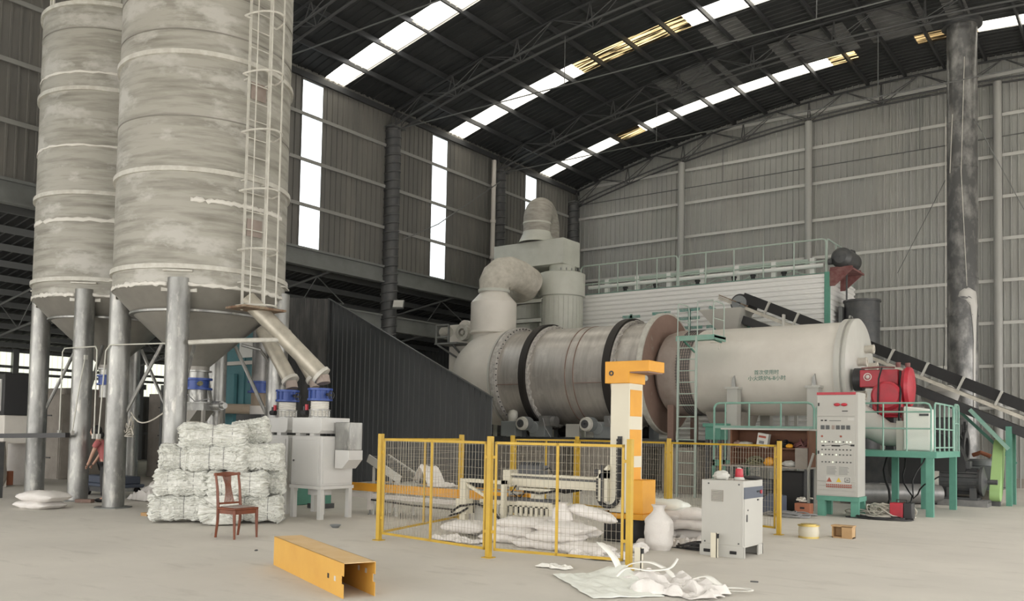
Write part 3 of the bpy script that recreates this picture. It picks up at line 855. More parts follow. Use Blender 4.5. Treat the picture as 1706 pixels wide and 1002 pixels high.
# orange roller conveyor into the palletising cell
t = thing('bag_conveyor', 'long orange-sided bag conveyor running into the fenced cell', 'conveyor', (-11.4, 12.75, 0))
for s in (-.35, .35):
    m = MB(); m.box(-1.8, 2.2, s - .03, s + .03, .46, .62); m.build('side_rail', 'orange', t, bevel=.006)
m = MB()
for i in range(28): m.cyl((-1.75 + i * .14, -.32, .58), (-1.75 + i * .14, .32, .58), .035, 10)
m.build('rollers', 'galv', t)
m = MB(); m.box(-1.8, 2.1, -.36, -.32, .33, .42); m.build('lower_rail', 'pvc', t)
for x in (-1.2, 1.3):
    for y in (-.36, .36):
        m = MB(); m.box(x - .05, x + .05, y - .04, y + .04, .1, .46); l = m.build('leg', 'pvc', t)
        m = MB(); m.cyl((x, y, 0), (x, y, .1), .018, 8); m.cyl((x, y, 0), (x, y, .015), .045, 10); m.build('levelling_foot', 'galv', l)
m = MB(); m.tube([(-1.2, -.38, .3), (0, -.4, .26), (1.3, -.38, .24), (2.0, -.38, .22)], .018, 6); m.build('cable', 'black', t)
m = MB(); m.cyl((1.55, -.5, .36), (1.9, -.5, .36), .09, 14)
for i in range(8): m.ring(.09, .105, 1.56 + i * .04, 1.575 + i * .04, (0, -.5, .36), 'x', 14)
m.box(1.9, 2.05, -.6, -.38, .26, .46); m.build('drive_motor', 'galv', t)
m = MB(); m.box(-.3, .3, -.1, .1, .0, .0); 

# red strip of conveyor machinery and a draped sack on it
def noisy_sheet(name, mat, c, L, W, amp, seed, label, cat, h=.01, rot=0, fold=0, group=None, nx=26, ny=18, rag=.06, lift=None):
    m = MB(); vs = []; fs = []
    R = Matrix.Rotation(rot, 3, 'Z')
    for i in range(nx + 1):
        for j in range(ny + 1):
            u = i / nx - .5; v = j / ny - .5
            x = L * u + rag * noise.noise(Vector((v * 6, seed, 1))); y = W * v + rag * noise.noise(Vector((u * 6, seed, 4)))
            nz = noise.noise(Vector((u * 4, v * 4, seed))) + .5 * noise.noise(Vector((u * 11, v * 9, seed + 3)))
            edge = max(0, 1 - 2 * max(abs(u), abs(v)))
            z = h + amp * max(0, (.35 + nz)) * min(1, edge * 5 + .15)
            if lift: z += lift(u, v)
            vs.append(Vector(c) + R @ Vector((x, y, 0)) + Vector((0, 0, z)))
    for i in range(nx):
        for j in range(ny):
            a = i * (ny + 1) + j; fs.append((a, a + ny + 1, a + ny + 2, a + 1))
    m.add(vs, fs)
    o = single(name, m, mat, label, cat, group=group)
    s = o.modifiers.new('thickness', 'SOLIDIFY'); s.thickness = .006; s.offset = 1
    return o
noisy_sheet('draped_sack', 'bag', (-11.15, 12.75, .615), .75, .5, .1, 3.3, 'crumpled white sack lying on the orange conveyor inside the fence', 'sack',
            lift=lambda u, v: max(0, .42 - 1.6 * abs(u + .3)) * .9)

# ================================================================ DARK CLAD SHED
t = thing('cladding_screen', 'dark corrugated screen wall with a steep sloping top beside the dryer', 'screen', (-17, 18.2, 0))
def shtop(x): return 5.68 - (x + 20.45) * .482
m = MB(); corr_wall(m, 'x', 18.2, -20.45, -14.06, 0, shtop, .2, .025, -1)
solidify(m.build('front_cladding', 'shed_sheet', t, world=True, smooth=False), .01)
m = MB(); m.bar((-20.5, 18.16, 5.73), (-14.03, 18.16, 2.61), .09, .03); m.build('edge_flashing', 'shed_sheet', t, world=True)
for i, x in enumerate((-20.3, -18.2, -16.1, -14.2)):
    m = MB(); m.box(x - .05, x + .05, 18.22, 18.32, 0, shtop(x) - .1); m.build('stud', 'steel_black', t, world=True)
# weathered return panel
m = MB(); pr = profile(0, 2.65, .2, .025); dx, dy = Vector((-22.45, 16.45, 0)) - Vector((-20.45, 18.2, 0)), 0
u = Vector((-2.0, -1.75, 0)).normalized(); nn = Vector((u.y, -u.x, 0)) * -1
vs = []
for tt, h in pr:
    p = Vector((-20.45, 18.2, 0)) + u * tt + nn * h
    vs += [p, p + Vector((0, 0, 5.72))]
m.add(vs, [(2 * i, 2 * i + 2, 2 * i + 3, 2 * i + 1) for i in range(len(pr) - 1)])
solidify(m.build('weathered_return_panel', 'shed_old', t, world=True, smooth=False), .012)
m = MB(); m.bar((-20.45, 18.15, 0), (-20.45, 18.15, 5.7), .06, .06, (1, 0, 0)); m.build('corner_trim', 'shed_sheet', t, world=True)

# ================================================================ ROTARY DRYER (axis parallel to the gable wall)
AY, AZ = 24.5, 3.6
c0 = (0, AY, AZ)
t = thing('rotary_dryer', 'huge brushed steel rotary dryer drum lying across the hall', 'dryer drum', (-15, AY, 0))
m = MB(); m.lathe([(1.60, -17.55), (1.60, -12.15)], c0, 'x', 80, cap=False); m.build('drum_shell', 'drum', t, world=True)
m = MB(); m.ring(1.60, 1.74, -17.72, -17.52, c0, 'x', 72); fl_ = m.build('bolted_flange', 'fluff', t, world=True)
m = MB()
for i in range(56):
    a = 2 * PI * i / 56; y, z = AY + 1.68 * math.cos(a), AZ + 1.68 * math.sin(a)
    m.cyl((-17.53, y, z), (-17.49, y, z), .022, 6)
m.build('bolt_circle', 'darkgrey', fl_, world=True)
for x in (-16.42, -13.3):
    m = MB(); m.ring(1.62, 1.78, x - .12, x + .12, c0, 'x', 80); m.build('riding_ring', 'tire', t, world=True)
    # white rope packing twisted beside the ring
    m = MB(); m.ring(1.60, 1.71, x + .13, x + .2, c0, 'x', 72); rp = m.build('packing_rope', 'fluff', t, world=True)
    m = MB(); pts = []
    for i in range(400):
        a = 2 * PI * i / 400; b = a * 34
        pts.append((x + .23 + .05 * math.cos(b), AY + (1.68 + .04 * math.sin(b)) * math.cos(a), AZ + (1.68 + .04 * math.sin(b)) * math.sin(a)))
    m.tube(pts, .016, 5, close=True); m.build('twisted_cord', 'fluff', rp, world=True)
for x in (-14.85, -14.55):
    m = MB(); m.ring(1.59, 1.615, x - .015, x + .015, c0, 'x', 72); m.build('weld_band', 'brown', t, world=True)
for xa_, xb_ in ((-17.5, -16.6), (-14.5, -13.5), (-13, -12.2)):
    m = MB(); m.box(xa_, xb_, AY - 1.63, AY - 1.56, AZ - .34, AZ - .32); m.build('weld_line', 'brown', t, world=True)
m = MB(); m.ring(1.0, 1.86, -12.16, -12.04, c0, 'x', 80); m.build('end_flange_plate', 'brown', t, world=True)
m = MB(); m.ring(1.83, 1.88, -12.2, -12.03, c0, 'x', 80); m.build('flange_rim', 'silo_ring', t, world=True)
m = MB(); m.cyl((-12.02, AY - 1.8, AZ - .3), (-11.86, AY - 1.9, AZ - .25), .09, 12); m.build('sight_port', 'silo_ring', t, world=True)

# throat between drum and furnace
t = thing('dryer_throat', 'dusty pinkish-brown inlet throat between the drum end plate and the furnace', 'throat', (-11.4, AY, 0))
m = MB(); m.lathe([(1.0, -12.02), (1.22, -11.85), (1.3, -11.55), (1.3, -11.35), (1.27, -11.22)], c0, 'x', 64, cap=False); m.build('throat_shell', 'brown_pale', t, world=True)
m = MB(); m.lathe([(1.28, -11.24), (1.28, -10.78)], c0, 'x', 64, cap=False); g = m.build('mesh_band', 'brown_pale', t, world=True)
m = MB()
for i in range(6): m.ring(1.28, 1.295, -11.2 + i * .075, -11.185 + i * .075, c0, 'x', 64)
for i in range(90):
    a = 2 * PI * i / 90; m.bar((-11.24, AY + 1.285 * math.cos(a), AZ + 1.285 * math.sin(a)), (-10.8, AY + 1.28 * math.cos(a), AZ + 1.28 * math.sin(a)), .012)
m.build('mesh_grille', 'darkgrey', g, world=True)
m = MB()
for s in (-1, 1): m.box(-11.65, -11.45, AY + s * .8 - .08, AY + s * .8 + .08, 1.56, 2.6)
m.build('support_post', 'brown', t, world=True)

# furnace
t = thing('combustion_furnace', 'long cream-white cylindrical furnace with handwritten green characters', 'furnace', (-8.6, AY, 0))
m = MB(); m.lathe([(1.24, -10.82), (1.28, -10.74), (1.28, -6.5)], c0, 'x', 80, cap=False); m.build('furnace_shell', 'beige', t, world=True)
m = MB(); m.lathe([(1.28, -6.72), (1.36, -6.7), (1.36, -6.56), (1.3, -6.54), (1.3, -6.5), (1.36, -6.49), (1.36, -6.4), (1.3, -6.36), (1.26, -6.34), (0.01, -6.33)], c0, 'x', 80, cap=False); m.build('end_door', 'white', t, world=True)
for y, z in ((.35, .55), (-.35, .15), (.75, .1), (-.45, -.75)):
    m = MB(); p = Vector((-6.34, AY + y, AZ + z)); m.cyl(p, p + Vector((.22, 0, 0)), .11, 20); m.ring(.06, .125, .18, .24, p, 'x', 20); m.build('sight_nozzle', 'duct', t, world=True)
for z in (0.0,):
    m = MB(); m.tube([(-6.62, AY - .14, AZ + 1.36), (-6.62, AY - .1, AZ + 1.43), (-6.62, AY + .1, AZ + 1.43), (-6.62, AY + .14, AZ + 1.36)], .03, 8); m.build('lifting_lug', 'galv', t, world=True)
for x in (-9.42, -7.2):
    m = MB(); m.box(x - .15, x + .15, AY - 1.42, AY - 1.14, 0, 3.02); m.box(x - .2, x + .2, AY - 1.46, AY - 1.1, 3.02, 3.08); sp = m.build('saddle_leg', 'cabinet', t, world=True)
    m = MB(); m.prism([(x - .06, 3.08), (x + .06, 3.08), (x + .02, 3.4), (x - .05, 3.3)], AY - 1.32, AY - 1.27, 'y'); m.build('gusset', 'galv', sp, world=True)
    m = MB(); m.box(x - .15, x + .15, AY + 1.14, AY + 1.42, 0, 3.02); m.build('rear_leg', 'cabinet', t, world=True)
def curved_text(s, size, xc, zc, parent, mat):
    o = text_mesh('handwriting', s, size, mat, (0, 0, 0), (1, 0, 0), (0, 0, 1), None, depth=.0005, world=False)
    inv = ROOT[parent.name].inverted()
    for v in o.data.vertices:
        z = zc + v.co.z; y = AY - math.sqrt(max(0, 1.286 ** 2 - (z - AZ) ** 2)); v.co = inv @ Vector((xc + v.co.x, y + v.co.y, z))
    o.parent = parent
    return o
curved_text('首次使用时', .14, -8.5, 3.42, t, 'ink_green')
curved_text('小火烘炉6-8小时', .145, -8.5, 3.26, t, 'ink_green')
m = MB(); m.box(-10.25, -9.3, AY - 1.02, AY - .85, AZ + .72, AZ + .8); m.tube([(-9.95, AY - 1.1, AZ + .75), (-9.93, AY - 1.16, AZ + .58)], .02, 6); m.build('platform_bracket', 'beige', t, world=True)

# red burner
t = thing('burner', 'bright red gas burner with round fan housing on the furnace end', 'burner', (-5.3, AY - .9, 0))
m = MB(); m.box(-6.05, -5.12, 23.2, 23.85, 3.02, 3.46); m.build('burner_body', 'red', t, world=True, bevel=.02)
m = MB(); m.cyl((-6.25, 23.55, 3.24), (-6.04, 23.55, 3.24), .3, 24); m.build('mounting_tube', 'black_soft', t, world=True)
m = MB(); m.ring(.08, .1, -.01, .01, (-5.85, 23.19, 3.28), 'y', 16); m.sphere((-5.85, 23.19, 3.28), .055, 12, 8); m.build('flame_sight', 'silo_seal', t, world=True)
m = MB(); m.lathe([(.01, 22.78), (.3, 22.8), (.36, 22.86), (.36, 23.2)], (-5.33, 0, 2.78), 'y', 40); m.build('fan_housing', 'red', t, world=True)
m = MB(); m.box(-5.68, -4.98, 22.95, 23.25, 2.3, 2.75); m.box(-5.7, -4.96, 22.93, 23.27, 2.24, 2.3); m.build('silencer_box', 'red', t, world=True, bevel=.03)
m = MB(); m.lathe([(.36, -5.02), (.46, -5.0), (.52, -4.92), (.48, -4.84), (.3, -4.8), (.01, -4.78)], (0, 23.35, 3.02), 'x', 40, cap=False); m.build('scroll_cover', 'red', t, world=True)
m = MB(); m.cyl((-5.1, 23.1, 3.5), (-5.1, 23.1, 3.62), .06, 12); m.cyl((-4.88, 23.1, 3.5), (-4.88, 23.1, 3.6), .06, 12); m.tube([(-6.0, 23.2, 3.5), (-5.6, 23.18, 3.52), (-5.2, 23.2, 3.5)], .025, 8); m.build('gas_pipe', 'red_dark', t, world=True)
m = MB(); m.tube([(-5.5, 23.15, 3.5), (-5.48, 22.76, 3.2), (-5.5, 22.75, 2.4), (-5.45, 22.8, 1.7)], .022, 6); m.tube([(-5.05, 23.1, 3.4), (-4.98, 22.8, 2.8), (-5.02, 22.8, 2.2), (-4.9, 22.6, 1.7)], .025, 6); m.build('hose', 'black', t, world=True)
m = MB(); m.box(-4.98, -4.84, 22.9, 23.1, 1.95, 2.5); m.build('valve_block', 'red_dark', t, world=True)
m = MB(); m.box(-5.45, -5.25, 23.3, 23.5, 1.44, 2.3); m.build('stand', 'darkgrey', t, world=True)

# ================================================================ GAS HOOD, STACK, CYCLONES
t = thing('discharge_hood', 'cream rounded hood at the far end of the dryer drum, carrying a round stack', 'hood', (-18.8, AY, 0))
m = MB(); m.lathe([(1.66, -17.74), (1.66, -18.6), (1.62, -19.0), (1.5, -19.35), (1.25, -19.75), (.85, -20.05), (.01, -20.15)], c0, 'x', 72, cap=False); m.build('hood_shell', 'beige', t, world=True)
m = MB(); m.ring(1.6, 1.72, -17.86, -17.8, c0, 'x', 64); m.build('hood_flange', 'white', t, world=True)
m = MB(); m.lathe([(.72, AZ + 1.35), (.72, 5.15), (.84, 5.2), (.84, 5.26), (.82, 5.28), (.82, 6.3), (.5, 6.66), (.5, 6.72)], (-18.95, AY, 0), n=48, cap=False); m.build('stack_shell', 'beige', t, world=True)
m = MB(); m.ring(.5, .56, 6.68, 6.74, (-18.95, AY, 0), n=40); m.build('stack_collar', 'white', t, world=True)
for x in (-19.0,):
    for s in (-1, 1):
        m = MB(); m.box(x - .1, x + .1, AY + s * 1.2 - .1, AY + s * 1.2 + .1, 0, 2.4); m.build('support_post', 'greenwhite', t, world=True)

def bend(p0, ctr, r, n, u, v, a0, a1):
    ctr = Vector(ctr); u = Vector(u); v = Vector(v)
    return [ctr + u * r * math.cos(a0 + (a1 - a0) * i / n) + v * r * math.sin(a0 + (a1 - a0) * i / n) for i in range(n + 1)]
t = thing('duct_elbow', 'dusty pale wrapped elbow duct leading from the stack to the front cyclone', 'duct', (-18.95, AY, 6.74))
pts = [Vector((-18.95, AY, 6.72)), Vector((-18.95, AY, 7.0))] + bend(None, (-18.95 + .5, AY + .75, 7.0), .9, 10, (-.55, -.83, 0), (0, 0, 1), 0, PI / 2)[1:-1]
e = Vector((-18.95 + .5, AY + .75, 7.9))
pts = [Vector((-18.95, AY, 6.72)), Vector((-18.95, AY, 7.0)), Vector((-18.9, AY + .1, 7.2)), Vector((-18.8, AY + .3, 7.38)), Vector((-18.72, AY + .65, 7.47)), Vector((-18.62, AY + 1.1, 7.42)), Vector((-18.62, AY + 1.6, 7.3)), Vector((-19.2, AY + 2.2, 7.25)), Vector((-20.3, AY + 3.0, 7.2))]
m = MB(); m.tube(pts, .56, 32, radii=[.52, .56, .6, .62, .6, .56, .56, .55, .55]); m.build('duct_shell', 'duct', t, world=True)
m = MB(); m.tube([pts[0] - Vector((0, 0, .02)), pts[0] + Vector((0, 0, .06))], .57, 32);  m.build('band', 'greenwhite', t, world=True)

def cyclone(label, x, y, top):
    t = thing('cyclone_separator', label, 'dust collector', (x, y, 0), 0, 'pair of cyclone separators')
    m = MB(); m.lathe([(.25, 2.4), (.82, 5.5), (.82, 7.0)], (0, 0, 0), n=56, cap=False); m.build('cyclone_body', 'greenwhite', t)
    m = MB(); m.lathe([(.82, 6.93), (.9, 6.95), (.9, 7.82), (.82, 7.86), (.3, 7.88)], n=56, cap=False); m.build('inlet_collar', 'greenwhite', t)
    m = MB(); m.ring(.8, .95, 5.42, 5.47, n=56); m.build('flange', 'greenwhite', t)
    m = MB()
    for i in range(56):
        a = 2 * PI * i / 56
        if i % 2 == 0: m.bar((.83 * math.cos(a), .83 * math.sin(a), 5.5), (.83 * math.cos(a), .83 * math.sin(a), 6.9), .012, .012)
    m.build('weld_rib', 'greenwhite', t)
    m = MB(); m.cyl((0, 0, 7.86), (0, 0, 8.15), .5, 32); m.build('outlet_neck', 'greenwhite', t)
    m = MB(); m.cyl((0, 0, 1.9), (0, 0, 2.4), .2, 16); m.build('dust_valve', 'darkgrey', t)
    for a in (45, 135, 225, 315):
        q = P(0, 0, .95, a, 0); m = MB(); m.box(q[0] - .06, q[0] + .06, q[1] - .06, q[1] + .06, 0, 5.45); m.build('leg', 'greenwhite', t)
    m = MB()
    for i in range(6): m.cyl(P(0, 0, .86, -60 + i * 14, 7.86), P(0, 0, .86, -60 + i * 14, 7.95), .025, 8)
    m.build('bolt', 'galv', t)
    return t
cyclone('round pale green-grey cyclone in front, right under the plenum box', -18.35, 28.0, 8)
cyclone('second cyclone, mostly hidden left behind the elbow duct', -20.5, 28.3, 8)
m = MB(); m.box(-21.2, -17.9, 27.35, 28.55, 8.15, 9.12)
o = single('plenum_box', m, 'greenwhite', 'long pale green-grey rectangular plenum box on top of the cyclones', 'box', bevel=.01)
t = thing('duct_elbow', 'grey-brown wrapped U-bend duct on top of the plenum box, highest duct', 'duct', (-19.4, 27.7, 9.12))
m = MB(); m.lathe([(.72, 9.12), (.55, 9.5), (.55, 9.56)], (-19.4, 27.75, 0), n=40, cap=False); m.build('base_cone', 'greenwhite', t, world=True)
pts = [Vector((-19.4, 27.75, 9.5)), Vector((-19.4, 27.75, 9.95))] + [Vector((-19.4 - .27 * (1 - math.cos(a)), 27.75 + .72 * (1 - math.cos(a)), 9.95 + .62 * math.sin(a))) for a in [PI * i / 12 for i in range(1, 13)]] + [Vector((-19.94, 29.19, 8.6)), Vector((-19.94, 29.19, 5.0))]
m = MB(); m.tube(pts, .54, 32); m.build('duct_shell', 'duct2', t, world=True)
m = MB(); m.tube([Vector((-19.4, 27.75, 9.86)), Vector((-19.4, 27.75, 9.93))], .56, 32); m.build('band', 'greenwhite', t, world=True)
# channel beams bracing the cyclones
for z, l in ((6.72, 'upper of the two pale channel beams beside the front cyclone'), (5.98, 'lower of the two pale channel beams beside the front cyclone')):
    m = MB(); m.box(-20.9, -18.6, 26.95, 27.0, z - .09, z + .09); m.box(-20.9, -18.6, 26.95, 27.06, z + .07, z + .09); m.box(-20.9, -18.6, 26.95, 27.06, z - .09, z - .07)
    single('channel_beam', m, 'greenwhite', l, 'beam', 'channel beams by the cyclones')

# bucket elevator behind the hood with its drive
t = thing('bucket_elevator', 'tall pinkish-cream bucket elevator casing left of the round stack', 'elevator', (-21.0, 25.6, 0))
m = MB(); m.box(-21.6, -20.3, 25.2, 26.2, 0, 5.75); m.build('casing', 'beige', t, world=True, bevel=.01)
m = MB(); m.box(-20.62, -20.32, 25.14, 25.2, 4.6, 5.5); m.build('hatch_frame', 'greenwhite', t, world=True)
m = MB(); m.lathe([(.3, 25.3), (.3, 26.1)], (-20.95, 0, 5.62), 'y', 32); m.build('head_cover', 'beige', t, world=True)
m = MB(); m.box(-21.72, -20.2, 25.1, 26.3, 3.9, 3.98); m.build('joint_flange', 'beige', t, world=True)
m = MB(); m.ring(.16, .3, 24.9, 25.1, (-20.75, 0, 5.4), 'y', 28); m.cyl((-20.75, 24.92, 5.4), (-20.75, 25.2, 5.4), .08, 14); m.build('drive_sheave', 'silo_ring', t, world=True)
mo = MB(); mo.cyl((-21.450, 24.6, 5.4), (-21.050, 24.6, 5.4), .17, 20); mo.cyl((-21.500, 24.6, 5.4), (-21.450, 24.6, 5.4), .13, 20)
for i in range(9): mo.ring(.17, .19, -21.420 + i * .04, -21.405 + i * .04, (0, 24.6, 5.4), 'x', 20)
mo = mo.build('drive_motor', 'silo_ring', t, world=True)
m = MB(); m.box(-21.600, -20.500, 24.35, 25.2, 4.92, 4.98)
m.bar((-21.500, 24.4, 4.92), (-21.000, 25.15, 4.4), .06); m.bar((-20.800, 24.4, 4.92), (-20.600, 25.15, 4.3), .06); m.bar((-21.550, 24.4, 4.92), (-21.550, 24.4, 5.65), .06); m.bar((-20.950, 24.4, 4.92), (-20.950, 24.4, 5.65), .06); m.bar((-21.550, 24.4, 5.65), (-20.950, 24.4, 5.65), .05); m.bar((-21.550, 24.4, 5.2), (-20.950, 24.4, 5.2), .05)
m.build('motor_bracket', 'steel_mid', t, world=True)

# ================================================================ FOUNDATIONS, ROLLERS, DRIVES under the drum
for x0, x1, y0, l in ((-17.8, -15.6, 23.2, 'raw concrete foundation block under the left riding ring of the dryer'),
                      (-14.4, -12.7, 23.2, 'raw concrete foundation block under the right riding ring, behind the palletiser column')):
    m = MB(); m.box(x0, x1, y0, 25.8, 0, 1.35); single('concrete_pier', m, 'concrete', l, 'foundation', 'foundation blocks under the dryer', bevel=.02)
m = MB(); m.box(-11.7, -10.75, 23.4, 25.6, 0, 1.35); single('concrete_pier', m, 'concrete', 'raw concrete block under the throat, right of the palletiser', 'foundation', 'foundation blocks under the dryer', bevel=.02)
t = thing('dryer_base_frame', 'long dark steel frame on the concrete blocks under the dryer', 'frame', (-14.5, AY, 1.35))
m = MB()
for y in (23.3, 25.6): m.box(-18.0, -11.2, y - .09, y + .09, 1.36, 1.56)
for x in (-17.9, -16.4, -14.8, -13.3, -11.4): m.box(x - .09, x + .09, 23.3, 25.6, 1.36, 1.52)
m.build('frame_beams', 'darkgrey', t, world=True)
for x in (-16.42, -13.3):
    for y in (AY - .95, AY + .95):
        m = MB(); m.cyl((x - .16, y, 1.82), (x + .16, y, 1.82), .238, 28); r_ = m.build('support_roller', 'tire', t, world=True)
        m = MB(); m.box(x - .36, x - .2, y - .2, y + .2, 1.5, 1.98); m.box(x + .2, x + .36, y - .2, y + .2, 1.5, 1.98); m.build('bearing_block', 'motor_grey', r_, world=True)
m = MB(); m.box(-15.0, -14.5, 23.25, 23.3, 1.58, 2.0); m.build('white_notice', 'cabinet', t, world=True)

def motor(name, label, loc, rz, group=None, s=1.0, mat='motor_grey'):
    t = thing(name, label, 'motor', loc, rz, group)
    m = MB(); m.cyl((-.34 * s, 0, .3 * s), (.26 * s, 0, .3 * s), .2 * s, 28)
    for i in range(18):
        a = 2 * PI * i / 18
        m.bar((-.3 * s, .205 * s * math.cos(a), .3 * s + .205 * s * math.sin(a)), (.22 * s, .205 * s * math.cos(a), .3 * s + .205 * s * math.sin(a)), .012 * s, .03 * s, (0, math.cos(a), math.sin(a)))
    m.build('motor_body', mat, t)
    m = MB(); m.lathe([(.02 * s, -.47 * s), (.16 * s, -.47 * s), (.22 * s, -.43 * s), (.22 * s, -.33 * s)], (0, 0, .3 * s), 'x', 28); m.build('fan_cover', 'silo_ring', t)
    m = MB(); m.box(-.12 * s, .12 * s, -.1 * s, .1 * s, .5 * s, .63 * s); m.build('terminal_box', mat, t, bevel=.008)
    m = MB(); m.lathe([(.24 * s, .26 * s), (.24 * s, .3 * s), (.1 * s, .34 * s), (.04 * s, .36 * s), (.04 * s, .5 * s)], (0, 0, .3 * s), 'x', 24); m.build('front_flange', mat, t)
    m = MB()
    for sx in (-.22, .12):
        for sy in (-.18, .13): m.box(sx * s, (sx + .1) * s, sy * s, (sy + .05) * s, 0, .2 * s)
    m.box(-.24 * s, .24 * s, -.2 * s, .2 * s, 0, .04 * s)
    m.build('foot', mat, t)
    return t
def gearmotor(label, x):
    t = thing('gear_motor', label, 'motor', (x, 23.2, 1.57), 0, 'gear motors driving the dryer rollers')
    m = MB(); m.box(-.05, .55, -.25, .2, 0, .5); m.cyl((.1, -.3, .3), (.1, .25, .3), .2, 20); m.build('gearbox', 'motor_grey', t, bevel=.02)
    m = MB(); m.cyl((-.1, -.55, .42), (-.1, -.2, .42), .2, 24)
    for i in range(7): m.ring(.2, .225, -.52 + i * .04, -.505 + i * .04, (-.1, 0, .42), 'y', 24)
    m.build('motor_body', 'motor_grey', t)
    m = MB(); m.lathe([(.22, -.55), (.2, -.66), (.1, -.68)], (-.1, 0, .42), 'y', 24, cap=False); m.build('fan_cover', 'silo_ring', t)
    m = MB(); m.ring(.03, .13, -.69, -.68, (-.1, 0, .42), 'y', 20); m.build('fan_grille', 'darkgrey', t)
    m = MB(); m.box(.35, .75, -.3, .1, .35, .68); m.cyl((.75, -.1, .5), (.9, -.1, .5), .17, 16); m.build('coupling_guard', 'galv_dark', t)
    m = MB(); m.tube([(.5, -.3, .6), (.7, -.45, .3), (.95, -.5, .0)], .014, 6); m.build('cable', 'strap', t)
    return t
gearmotor('grey gear motor below the left riding ring of the dryer', -16.15)
gearmotor('grey gear motor below the middle of the dryer, left of the palletiser column', -13.75)
t = thing('gear_reducer', 'grey upright gear reducer at the left below the dryer', 'gearbox', (-16.9, 23.0, 1.57))
m = MB(); m.box(-.35, .25, -.2, .2, 0, .5); m.build('housing', 'motor_grey', t, bevel=.03)
m = MB(); m.cyl((0, 0, .5), (0, 0, .62), .15, 16); m.lathe([(.01, .88), (.13, .84), (.16, .76), (.16, .62)], n=20); m.build('motor_cap', 'silo_ring', t)

# ================================================================ WHITE CORRUGATED HOUSE with railing (boiler / filter house)
BX0, BX1, BY0, BY1, BZ = -18.25, -8.6, 29.0, 32.2, 7.15
t = thing('equipment_house', 'long pale horizontally ribbed equipment house behind the dryer', 'building', ((BX0 + BX1) / 2, BY0, 0))
def hcorr(m, axis, fixed, a, b, z0, z1, sgn, pitch=.17, depth=.05):
    pr = [(z0, 0)]; z = z0
    while z < z1 - 1e-6:
        for o_, h in ((.35, 0), (.5, depth), (.85, depth), (1.0, 0)):
            if z + o_ * pitch < z1: pr.append((z + o_ * pitch, h))
        z += pitch
    pr.append((z1, 0)); n = len(m.v)
    for z, h in pr:
        for q in (a, b): m.v.append(Vector((q, fixed + sgn * h, z)) if axis == 'x' else Vector((fixed + sgn * h, q, z)))
    for i in range(len(pr) - 1): k = n + 2 * i; m.f.append((k, k + 1, k + 3, k + 2))
m = MB(); hcorr(m, 'x', BY0, BX0, BX1, .3, BZ, -1); m.build('front_cladding', 'lightsheet', t, world=True, smooth=False)
m = MB(); hcorr(m, 'y', BX1, BY0, BY1, .3, BZ, 1); m.build('end_cladding', 'lightsheet', t, world=True, smooth=False)
m = MB(); hcorr(m, 'x', BY1, BX0, BX1, .3, BZ, 1); hcorr(m, 'y', BX0, BY0, BY1, .3, BZ, -1); m.build('rear_cladding', 'lightsheet', t, world=True, smooth=False)
m = MB(); m.box(BX0, BX1, BY0, BY1, BZ - .02, BZ + .02); m.build('roof_deck', 'green_pale', t, world=True)
m = MB(); m.box(BX1 - .06, BX1 + .1, BY0 - .07, BY0 + .06, 0, BZ + .02); m.build('corner_post', 'green', t, world=True)
m = MB(); m.box(BX0, BX1, BY0, BY1, 0, .3); m.build('plinth', 'concrete', t, world=True)
# big green painted characters on the front cladding, only their tops show above the drum
m = MB()
def strokes(x, z, segs):
    for (a, b, c, d) in segs: m.bar((x + a, BY0 - .045, z + b), (x + c, BY0 - .045, z + d), .012, .11)
strokes(-16.2, 5.95, [(0, .2, .75, .2), (.1, -.1, .65, -.1), (.37, -.5, .37, .3), (0, -.5, .8, -.5)])
strokes(-14.95, 5.95, [(0, .25, .75, .25), (.37, .25, .37, -.5), (0, -.1, .75, -.1), (0, -.5, .8, -.5), (-.1, -.05, -.1, -.6)])
strokes(-13.85, 5.95, [(0, .3, .8, .3), (.4, .3, .4, -.6), (0, 0, .8, 0), (-.1, -.35, .9, -.35)])
strokes(-12.8, 6.0, [(.1, .3, .5, .1), (0, 0, .7, 0), (.35, .2, .35, -.8), (.0, -.4, .7, -.4)])
m.build('painted_characters', 'painted_teal', t, world=True)

t = thing('roof_railing', 'pale green pipe railing along the top of the ribbed house', 'railing', ((BX0 + BX1) / 2, BY0, BZ))
def railing(t, pts, h, z, npost, mat='rail_grey', mid=(.5,), r=.022, kick=True, post_mat=None, ends=True, nm='post'):
    for i in range(len(pts) - 1):
        a, b = Vector((*pts[i], z)), Vector((*pts[i + 1], z)); d = b - a; L = d.length; d.normalize(); q = .12
        m = MB(); m.tube([a, a + Vector((0, 0, h - q)), a + Vector((0, 0, h - .03)) + d * .04, a + Vector((0, 0, h)) + d * q, b + Vector((0, 0, h)) - d * q, b + Vector((0, 0, h - .03)) - d * .04, b + Vector((0, 0, h - q)), b], r, 8); m.build('top_rail', mat, t, world=True)
        for f in mid:
            m = MB(); m.tube([a + Vector((0, 0, h * f)), b + Vector((0, 0, h * f))], r * .8, 8); m.build('mid_rail', mat, t, world=True)
        for k in range(1, npost[i]):
            p = a + d * L * k / npost[i]
            m = MB(); m.tube([p, p + Vector((0, 0, h))], r * .8, 8); m.build(nm, post_mat or mat, t, world=True)
        if kick:
            m = MB(); m.bar(a + Vector((0, 0, .06)), b + Vector((0, 0, .06)), .01, .12); m.build('kick_plate', mat, t, world=True)
railing(t, [(BX0 + .1, BY0 + .06), (-14.0, BY0 + .06)], 1.15, BZ, [5], mid=(.36,), kick=False, r=.03)
railing(t, [(-13.95, BY0 + .06), (BX1 - .05, BY0 + .06)], 1.15, BZ, [5], mid=(.36,), kick=False, r=.03)
railing(t, [(BX1 - .02, BY0 + .06), (BX1 - .02, BY1 - .1)], 1.15, BZ, [3], mid=(.36,), kick=False, r=.03)
